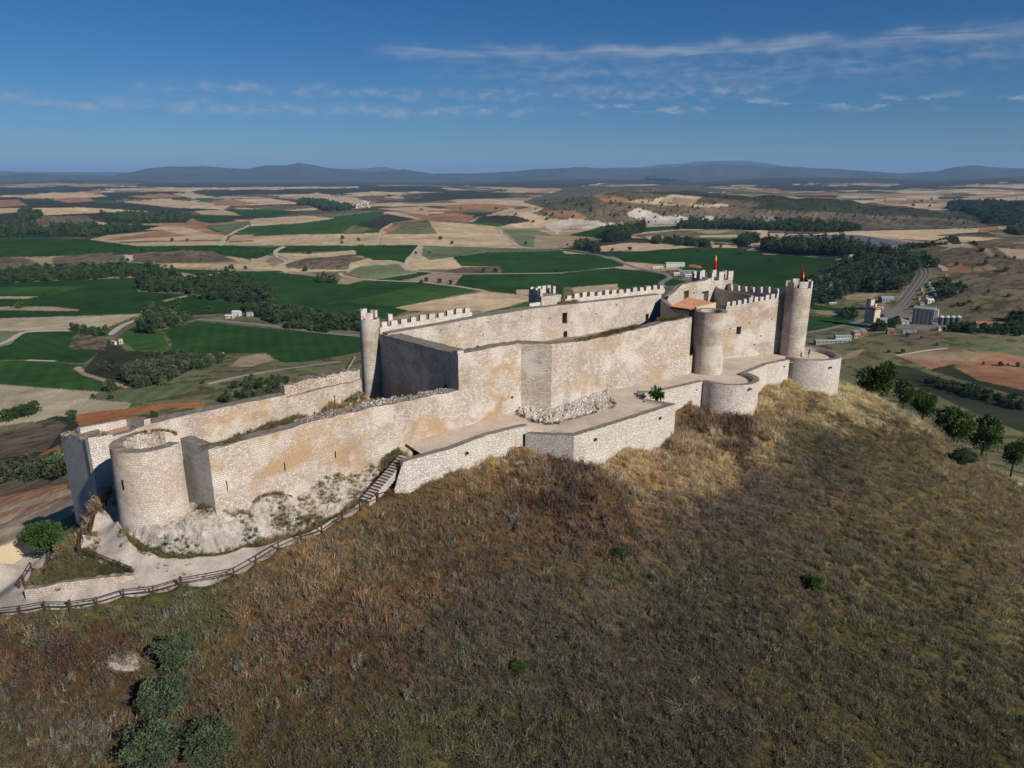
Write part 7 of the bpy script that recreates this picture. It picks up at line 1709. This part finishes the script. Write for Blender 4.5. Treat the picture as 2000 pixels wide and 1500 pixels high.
for px, w, m in [(ZB((1070, 455), (1020, 520), (975, 590), (990, 620), (1060, 635), (1340, 652), (2000, 645)), 6, M_ROAD), (ZB((550, 645), (555, 665), (720, 690), (1080, 705), (1300, 730), (1480, 760), (1520, 775)), 6, M_ROAD), (ZB((100, 622), (150, 595), (230, 560), (220, 545), (130, 520), (120, 505), (180, 470)), 6, M_ROAD), (ZB((790, 455), (800, 420), (812, 385)), 7, M_ROAD),
                 (ZB((1580, 355), (1600, 395), (1660, 440), (1715, 475), (2000, 490)), 8, M_ROAD), (ZC((-60, 478), (220, 495), (380, 525), (480, 545), (540, 575), (640, 610), (850, 655), (870, 680), (830, 690), (795, 712), (830, 740)), 8, M_ASPH), (ZA((610, 1015), (680, 960), (780, 925), (860, 885)), 6, M_ROAD), (ZA((-60, 1085), (60, 1045), (120, 996), (300, 990), (400, 990)), 6, M_ROAD),
                 (ZA((1100, 925), (1230, 935), (1560, 968), (1680, 985), (1900, 1010), (2050, 1022)), 9, M_ASPH), (ZA((1160, 1288), (1350, 1245), (1560, 1208), (1700, 1190), (1900, 1160)), 3.2, M_ROAD), (ZA((1230, 515), (1260, 460), (1390, 400)), 9, M_ROAD), (ZA((150, 1155), (310, 1160)), 4, M_ROAD), (ZA((1500, 650), (1600, 605), (1530, 560), (1590, 520)), 5, M_ROAD), (ZD((300, 1085), (480, 1050), (600, 1020), (700, 1000), (830, 950)), 7, M_ASPH), (ZD((1500, 1020), (1640, 1040), (1800, 1050), (2080, 1045)), 6, M_ASPH), (ZD((1310, 550), (1370, 565), (1385, 600)), 6, M_ROAD), (ZD((1000, 1262), (1280, 1212), (1400, 1205)), 3, M_ROAD), (ZD((-40, 390), (20, 340), (60, 400), (300, 420), (600, 432)), 7, M_ASPH)]:
    ribbon('road', px, w, m, kind='structure')
rl = ZD((830, 955), (960, 940), (1060, 860), (1130, 760), (1190, 680), (1240, 610), (1220, 578), (1180, 560))
Qr = ribbon('railway_bed', rl, 12, M_BALL, .4, kind='structure')
for o_ in (-4.0, 0.0, 4.0):
    d = np.gradient(Qr, axis=0); d /= np.hypot(d[:, 0], d[:, 1])[:, None]; nn = np.column_stack([-d[:, 1], d[:, 0]]); t = empty('railway_track', (Qr[0, 0], Qr[0, 1], 0), label='%s of the three railway tracks running past the trackside houses' % {-4.0: 'outer left one', 0.0: 'middle one', 4.0: 'outer right one'}[o_], cat='railway track', group='railway tracks')
    for k in (-.75, .75):
        L_ = Qr + nn * (o_ + k); q = MB()
        pz = ground(L_[:, 0], L_[:, 1]) + .6
        for i in range(len(L_) - 1): q.bar((*L_[i], pz[i]), (*L_[i + 1], pz[i + 1]), .22, .25)
        q.obj('rail', M_RAIL, t)
# stone wall on the far slope
qa_, qb_ = gat(694, 698), gat(676, 730)
wall('field_wall', [qb_[:2], qa_[:2]], [qb_[2] + 1.4, qa_[2] + 1.4], [qb_[2] - 2, qa_[2] - 2], .6, M_RUB, jit=.1, seed=95, label='thin dark stone wall running down the slope beyond the ruined orange wall', cat='wall')

# ------------------------------------------------------------------ buildings
M_WHITE = plain('white_render', (.54, .52, .48), .9, .06, .5); M_CONC = plain('silo_concrete', (.56, .46, .32), .9, .10, .3); M_GREYB = plain('grey_render', (.22, .215, .21), .9, .12, .4); M_ORANGE = plain('ochre_render', (.50, .30, .16), .9, .08, .6); M_BRICK = plain('red_brick', (.27, .115, .075), .9, .15, 1.5)
M_SHEET = plain('grey_sheet_roof', (.24, .25, .26), .6, .15, .4); M_SHEETL = plain('pale_sheet_roof', (.50, .52, .53), .6, .08, .4); M_RROOF = tile_mat('red_tile_roof', (.26, .10, .065), (.36, .17, .11), .5); M_GLASS = plain('dark_window', (.02, .022, .025), .25, .1, 3, spec=.5); M_STEEL = plain('galvanised_steel', (.10, .115, .12), .5, .12, .6, metal=.3); M_GREENR = plain('pale_green_sheet', (.30, .42, .38), .6, .08, .4)
def building(name, u, v, w, d, h, rz, label, cat, mw, mr, roof='gable', rh=None, nwin=3, rows=1, group=None, door=True, p=None, over=.35):
    """w along the front, d deep; the front faces the camera when rz is 0"""
    g = gat(u, v) if p is None else p
    t = empty(name, (g[0], g[1], g[2]), rz, label=label, cat=cat, group=group)
    def child(nm, q, mat, par=t):
        me = bpy.data.meshes.new(nm); me.from_pydata(q.v, [], q.f); me.materials.append(mat); o = bpy.data.objects.new(nm, me); COL.objects.link(o); o.parent = par; return o
    rh = rh if rh is not None else d * .22
    q = MB(); b0, h0 = -2.5, h
    if roof == 'gable':
        vs = [(-w / 2, 0, b0), (w / 2, 0, b0), (w / 2, d, b0), (-w / 2, d, b0), (-w / 2, 0, h), (w / 2, 0, h), (w / 2, d, h), (-w / 2, d, h), (-w / 2, d / 2, h + rh), (w / 2, d / 2, h + rh)]
        q.add(vs, [(0, 1, 5, 4), (2, 3, 7, 6), (1, 2, 6, 9, 5), (3, 0, 4, 8, 7)])
        wl = child('wall', q, mw); r = MB(); o = over; a = rh / (d / 2)
        for s in (0, 1):
            y0, y1 = (-o, d / 2) if s == 0 else (d + o, d / 2); z0 = h - a * o + .06
            vs = [(-w / 2 - o, y0, z0), (w / 2 + o, y0, z0), (w / 2 + o, y1, h + rh + .06), (-w / 2 - o, y1, h + rh + .06)]; vs += [(x_, y_, z_ + .18) for x_, y_, z_ in vs]
            r.add(vs, [(0, 1, 2, 3), (7, 6, 5, 4), (0, 4, 5, 1), (1, 5, 6, 2), (2, 6, 7, 3), (3, 7, 4, 0)])
        child('roof', r, mr)
    else:
        q.box((0, d / 2, b0), w, d, h - b0); wl = child('wall', q, mw); r = MB()
        if roof == 'flat': r.box((0, d / 2, h + .002), w + .3, d + .3, .35)
        else:
            vs = [(-w / 2 - .3, -.3, h + .05), (w / 2 + .3, -.3, h + .05), (w / 2 + .3, d + .3, h + rh), (-w / 2 - .3, d + .3, h + rh)]; vs += [(x_, y_, z_ + .2) for x_, y_, z_ in vs]; r.add(vs, [(3, 2, 1, 0), (4, 5, 6, 7), (0, 1, 5, 4), (1, 2, 6, 5), (2, 3, 7, 6), (3, 0, 4, 7)])
        child('roof', r, mr)
    for r_ in range(rows):
        for i in range(nwin):
            x_ = -w / 2 + w * (i + .5) / nwin; zz = 1.0 + r_ * 2.9; q = MB(); q.box((x_, -.03, zz), min(1.1, w / nwin * .5), .12, 1.2); wd_ = child('window', q, M_GLASS)
            q = MB(); q.box((x_, -.06, zz - .14), min(1.4, w / nwin * .7), .22, .1); child('sill', q, mr, wd_)
    if door:
        q = MB(); q.box((w * .28 if nwin != 1 else w * .3, -.035, 0), 1.1 if h < 8 else 3, .14, 2.1 if h < 8 else 3.2); child('door', q, M_WOOD)
    return t
R_ = math.radians
# grain silo with lift tower
g = gat(1698, 639); t = empty('grain_silo', g, R_(-62), label='tall cream concrete grain silo with a higher lift tower on its left side', cat='silo', group='silos by the railway')
dd_ = proj(*g)[2]; k_ = dd_ / F
def cbox(par, nm, x_, y_, z_, sx, sy, sz, mat):
    q = MB(); q.box((x_, y_, z_), sx, sy, sz); me = bpy.data.meshes.new(nm); me.from_pydata(q.v, [], q.f); me.materials.append(mat); o = bpy.data.objects.new(nm, me); COL.objects.link(o); o.parent = par; return o
wS = 15 * k_
cbox(t, 'bins', 0, wS * .55, -3, wS, wS * 1.1, 3 + 38 * k_, M_CONC); cbox(t, 'roof', 0, wS * .55, 38 * k_, wS * 1.06, wS * 1.16, .6, M_RROOF); cbox(t, 'headhouse', -wS * .1, wS * .7, 38 * k_ + .5, 4 * k_, 4 * k_, 5 * k_, M_WHITE)
lt = cbox(t, 'lift_tower', -wS * .5 - 5 * k_, wS * .72, -3, 9.5 * k_, 11 * k_, 3 + 52 * k_, M_CONC); cbox(t, 'tower_roof', -wS * .5 - 5 * k_, wS * .72, 52 * k_ + .01, 10 * k_, 12 * k_, .7, M_GREYB)
for i in range(6): cbox(t, 'window', -wS / 2 + wS * (i + .5) / 6, -.05, 34 * k_, .9, .16, 1.3, M_GLASS)
for i in range(5): cbox(t, 'window', wS / 2 + .05, wS * 1.1 * (i + .5) / 5, 34.5 * k_, .16, .9, 1.2, M_GLASS)
for i in range(4): cbox(t, 'pilaster', -wS / 2 + wS * (i + .5) / 4, -.12, -2, .5, .26, 36 * k_, M_CONC)
cbox(t, 'loading_canopy', -wS * .4, -4 * k_, 2.6, 18 * k_, 8 * k_, .4, M_SHEET)
g = gat(1800, 634); t = empty('grain_silo', g, R_(-40), label='broad grey concrete silo with a curved roof and white side', cat='silo', group='silos by the railway'); k_ = proj(*g)[2] / F
cbox(t, 'bins', 0, 9 * k_, -3, 36 * k_, 18 * k_, 3 + 30 * k_, M_GREYB)
q = MB(); n_ = 10; w_, d_ = 37 * k_, 18 * k_
pr_ = [(d_ / 2 - d_ / 2 * math.cos(PI * i / n_) * 1.04, 30 * k_ + 4.5 * k_ * math.sin(PI * i / n_)) for i in range(n_ + 1)]
q.add([(s * w_ / 2, y_, z_) for s in (-1, 1) for y_, z_ in pr_], [(i, n_ + 1 + i, n_ + 2 + i, i + 1) for i in range(n_)] + [tuple(range(n_ + 1)), tuple(range(2 * n_ + 1, n_, -1))])
me = bpy.data.meshes.new('roof'); me.from_pydata(q.v, [], q.f); me.materials.append(M_SHEET); o = bpy.data.objects.new('roof', me); COL.objects.link(o); o.parent = t
for i in range(5): cbox(t, 'pilaster', -18 * k_ + 36 * k_ * (i + .5) / 5, -.06, -2, .3, .14, 31 * k_, M_GREYB)
cbox(t, 'stair_tower', 18.6 * k_ + 1.2, 9 * k_, -2, 2.4, 6 * k_, 2 + 31 * k_, M_WHITE); cbox(t, 'annex', 22 * k_, 4 * k_, -2, 9 * k_, 9 * k_, 2 + 6 * k_, M_SHEETL)
for i, u in enumerate((1837, 1848, 1859, 1870)):
    g = gat(u, 634); k_ = proj(*g)[2] / F; t = empty('steel_bin', g, 0, label=['first round steel grain bin next to the broad grey silo', 'second round steel grain bin counted from the broad grey silo', 'third round steel grain bin counted from the broad grey silo', 'last round steel grain bin, sunlit, farthest from the grey silo'][i], cat='grain bin', group='steel grain bins')
    q = MB().tube([(0, 0, -2), (0, 0, 15 * k_)], [5.4 * k_, 5.4 * k_], 24); me = bpy.data.meshes.new('drum'); me.from_pydata(q.v, [], q.f); me.materials.append(M_STEEL); o = bpy.data.objects.new('drum', me); COL.objects.link(o); o.parent = t
    q = MB().tube([(0, 0, 15 * k_ + .01), (0, 0, 18 * k_)], [5.6 * k_, .4], 24); me = bpy.data.meshes.new('roof'); me.from_pydata(q.v, [], q.f); me.materials.append(M_SHEETL); o = bpy.data.objects.new('roof', me); COL.objects.link(o); o.parent = t
def B(name, u0, u1, v, hpx, dep, rz, *a, **k):
    g = gat((u0 + u1) / 2, v); s = proj(*g)[2] / F
    return building(name, 0, 0, (u1 - u0) * s, dep * s, hpx * s, R_(rz), *a, p=g, **k)
B('warehouse', 1712, 1772, 634, 7, 22, -14, 'long low white warehouse with a grey sheet roof between the two silos', 'warehouse', M_WHITE, M_SHEET, nwin=6)
B('warehouse', 1693, 1724, 605, 9, 14, -20, 'white walled shed with a long dark red roof behind the cream silo', 'shed', M_WHITE, M_RROOF, nwin=4)
B('house', 1722, 1747, 590, 7, 14, 6, 'grey stone house with a weathered grey roof beside the railway', 'house', M_GREYB, M_SHEET, nwin=4)
B('house', 1668, 1681, 660, 11, 12, 8, 'small ochre house with square windows below the cream silo', 'house', M_ORANGE, M_SHEET, roof='shed', rh=1, nwin=3, rows=2)
B('house', 1682, 1693, 657, 10, 12, 8, 'brick house with a grey roof next to the ochre house', 'house', M_BRICK, M_SHEET, roof='shed', rh=1, nwin=2)
B('shed', 1592, 1664, 671, 5, 9, 6, 'very long low grey shed at the foot of the slope behind the flagged tower', 'shed', M_GREYB, M_SHEET, nwin=8, door=False)
B('shed', 1632, 1664, 662, 5, 9, 5, 'short grey shed with a row of white openings above the very long shed', 'shed', M_WHITE, M_SHEET, nwin=7, door=False)
B('house', 1733, 1746, 653, 10, 10, -10, 'small red brick cube house on the bank below the white warehouse', 'house', M_BRICK, M_SHEET, roof='flat', nwin=1)
B('wall_shed', 1763, 1790, 650, 4, 5, 0, 'low grey shed under the bushes below the broad silo', 'shed', M_GREYB, M_SHEET, roof='flat', nwin=2)
B('house', 1908, 1936, 645, 12, 18, -14, 'large house with a rust red roof and grey walls at the right', 'house', M_GREYB, M_RROOF, nwin=4, rows=1)
B('house', 1944, 1968, 642, 8, 13, -12, 'smaller cream house with a red roof right of the large rust roofed house', 'house', M_CREAM, M_RROOF, nwin=3)
B('hut', 1832, 1846, 646, 5, 7, 10, 'little cream hut with a tiled roof below the steel bins', 'hut', M_CREAM, M_RROOF, nwin=1)
for u0, u1, v, hp, mw, mr, lb in [(1797, 1804, 600, 7, M_CREAM, M_RROOF, 'small cream house with orange roof left of the trees by the railway'), (1812, 1824, 592, 6, M_WHITE, M_SHEETL, 'small white house with pale roof above the broad grey silo'), (1822, 1832, 613, 6, M_WHITE, M_SHEETL, 'white cottage partly behind the broad grey silo'), (1846, 1853, 543, 5, M_WHITE, M_RROOF, 'tiny white house high up by the white track'), (1656, 1672, 505, 5, M_WHITE, M_SHEETL, 'small white farm shed among the trees beyond the poplar wood'), (1620, 1634, 595, 3, M_GREYB, M_SHEETL, 'low pale hut at the foot of the poplar wood')]:
    B('house', u0, u1, v, hp, hp * 1.6, random.uniform(-20, 20), lb, 'house', mw, mr, nwin=2)
for i in range(5): B('trackside_shed', 1812 + i * 3.2, 1820 + i * 3.2, 556 + i * 5.2, 3, 4, 55, 'small pale roofed shed in the row beside the railway', 'shed', M_WHITE, M_SHEETL, nwin=1, door=False, group='row of trackside sheds')
for i, (u, v) in enumerate([(1797, 568), (1800, 576), (1806, 582), (1792, 585)]): B('trackside_house', u, u + 9, v, 4, 5, 40, 'low reddish roofed house close to the right side of the railway', 'house', M_CREAM, M_RROOF, nwin=2, group='low houses beside the railway')
# farm behind the castle
B('warehouse', 1301, 1337, 522, 7, 10, -2, 'white farm hall with a pale green roof in the dark fields behind the castle', 'warehouse', M_WHITE, M_GREENR, nwin=7)
B('barn', 1274, 1296, 525, 3, 6, 8, 'low barn with a pale roof left of the white farm hall', 'barn', M_CREAM, M_SHEETL, nwin=2)
for u0, u1, v, mw, mr, lb in [(1326, 1358, 534, M_GREYB, M_SHEET, 'long grey farm shed just above the battlements'), (1338, 1352, 541, M_WHITE, M_SHEETL, 'small white farmhouse just above the battlements'), (1356, 1372, 543, M_GREYB, M_RROOF, 'low farm building with reddish roof near the far square tower'), (1316, 1328, 538, M_CREAM, M_SHEETL, 'small cream outbuilding at the bend of the farm road')]:
    B('farm_building', u0, u1, v, 4, 6, random.uniform(-15, 15), lb, 'farm building', mw, mr, nwin=3)
# left side
B('ruined_hut', 213, 228, 673, 6, 4, -35, 'ruined white hut wall on the scrub knoll at the left', 'hut', M_WHITE, M_CREAM, roof='flat', nwin=1)
B('hut_tower', 233, 239, 672, 9, 4, 5, 'slim white ruin tower right of the ruined hut', 'hut', M_WHITE, M_CREAM, roof='flat', nwin=1, door=False)
B('shed', 372, 398, 704, 5, 15, 24, 'shed with a bright white roof at the edge of the scrub wood', 'shed', M_WHITE, plain('white_roof', (.62, .62, .62), .6), nwin=2)
B('shed', 413, 437, 698, 5, 11, 24, 'shed with an orange red tile roof beside the white roofed one', 'shed', M_WHITE, tile_mat('orange_roof'), nwin=3)
for u0, u1, v, hp, mw, mr, lb in [(440, 456, 622, 5, M_CREAM, M_SHEETL, 'low cream farmhouse by the road at the tree belt'), (453, 468, 618, 8, M_WHITE, M_SHEETL, 'white farmhouse block by the road at the tree belt'), (482, 493, 618, 6, M_WHITE, M_SHEET, 'small white shed right of the farmhouse at the tree belt')]:
    B('farmhouse', u0, u1, v, hp, hp * 1.4, random.uniform(-12, 12), lb, 'farmhouse', mw, mr, nwin=2)
# poles of the overhead line
for i, (u, v, h) in enumerate([(1591, 652, 26), (1622, 641, 24), (1700, 660, 22), (1715, 648, 20), (1900, 622, 18), (1990, 640, 22), (1329, 545, 14), (1448, 540, 18), (18, 486, 12), (318, 655, 14)]):
    g = gat(u, v); hh = h * proj(*g)[2] / F; t = empty('utility_pole', g, random.random(), label='thin dark overhead line pole standing in the valley', cat='utility pole', group='overhead line poles')
    me = bpy.data.meshes.new('pole'); q = MB().tube([(0, 0, -1), (0, 0, hh)], [.22, .14], 6); me.from_pydata(q.v, [], q.f); me.materials.append(M_WOOD); o = bpy.data.objects.new('pole', me); COL.objects.link(o); o.parent = t
    cbox(t, 'crossarm', 0, 0, hh - 1.2, 2.6, .2, .2, M_WOOD)
# distant village
q = MB(); q.box((0, 0, -2), 1, .8, 2.6); q.add([(-.55, -.45, .6), (.55, -.45, .6), (.55, 0, .95), (-.55, 0, .95), (.55, .45, .6), (-.55, .45, .6)], [(0, 1, 2, 3), (3, 2, 4, 5), (1, 4, 2), (0, 3, 5)], 1)
vm = []
for i, (mw, mr) in enumerate([(M_WHITE, M_SHEETL), (M_WHITE, M_RROOF), (M_CREAM, M_SHEETL)]):
    me = bpy.data.meshes.new('village_house'); me.from_pydata(q.v, [], q.f); me.materials.append(mw); me.materials.append(mr); me.polygons.foreach_set('material_index', q.m); vm.append(me)
for i in range(95):
    u = random.uniform(628, 722); v = 402 + random.gauss(0, 3.2) - (u - 675) * .02; g = gat(u, v); s = proj(*g)[2] / F
    o = bpy.data.objects.new('village_house', random.choice(vm)); COL.objects.link(o); o.location = g; o.rotation_euler = (0, 0, random.uniform(-.5, .5)); k = random.uniform(2.4, 4.6) * s; o.scale = (k, k, k * .75)
    setp(o, label='tiny pale house of the distant village among dark trees', cat='house', group='houses of the distant village')
# solar farm
M_SOLAR = plain('solar_panel', (.085, .085, .105), .35, .1, .2, spec=.5)
ca_, cb_ = gat(1545, 468), gat(1800, 476)
for i in range(15):
    v = 461.5 + i * 1.35; ua = 1536 + i * 1.5 + (9 - i) * .5 * (i < 9); ub = 1685 + i * 8.2; pa, pb = gat(ua, v), gat(min(ub, 1806), v + .6)
    e = pb - pa; q = MB(); n_ = 26; vs = []
    for j in range(n_ + 1):
        c = pa + e * j / n_; zg = float(ground(c[0], c[1])[0]); vs += [(c[0], c[1] - 1.6, zg + .9), (c[0], c[1] + 1.6, zg + 2.8), (c[0], c[1] - 1.6, zg + .75), (c[0], c[1] + 1.6, zg + 2.65)]
    fs = []
    for j in range(n_): a_ = j * 4; fs += [(a_, a_ + 4, a_ + 5, a_ + 1), (a_ + 3, a_ + 7, a_ + 6, a_ + 2), (a_, a_ + 2, a_ + 6, a_ + 4), (a_ + 1, a_ + 5, a_ + 7, a_ + 3)]
    mesh_obj('solar_panel_row', vs, fs, M_SOLAR, loc=pa, label='long tilted row of dark solar panels in the plain', cat='solar panels', group='rows of solar panels')

# ------------------------------------------------------------------ haze: even pale air round the whole scene
HZ = 3.1e-5
q = MB().box((0, 0, -80), 130000, 130000, 80 + CZ + 720)
hz = q.obj('haze', [], None, kind='stuff')
mh = bpy.data.materials.new('air'); mh.use_nodes = True; nt = NT(mh.node_tree); nt.n.remove(nt.n['Principled BSDF'])
pv = nt.node('ShaderNodeVolumePrincipled'); pv.inputs['Color'].default_value = (.34, .60, 1.0, 1); pv.inputs['Density'].default_value = HZ; pv.inputs['Anisotropy'].default_value = 0.0
nt.l.new(pv.outputs[0], nt.n['Material Output'].inputs['Volume']); hz.data.materials.append(mh)
# every labelled thing says it is one
for o in SC.objects:
    if o.parent is None and 'label' in o and 'kind' not in o: o['kind'] = 'thing'
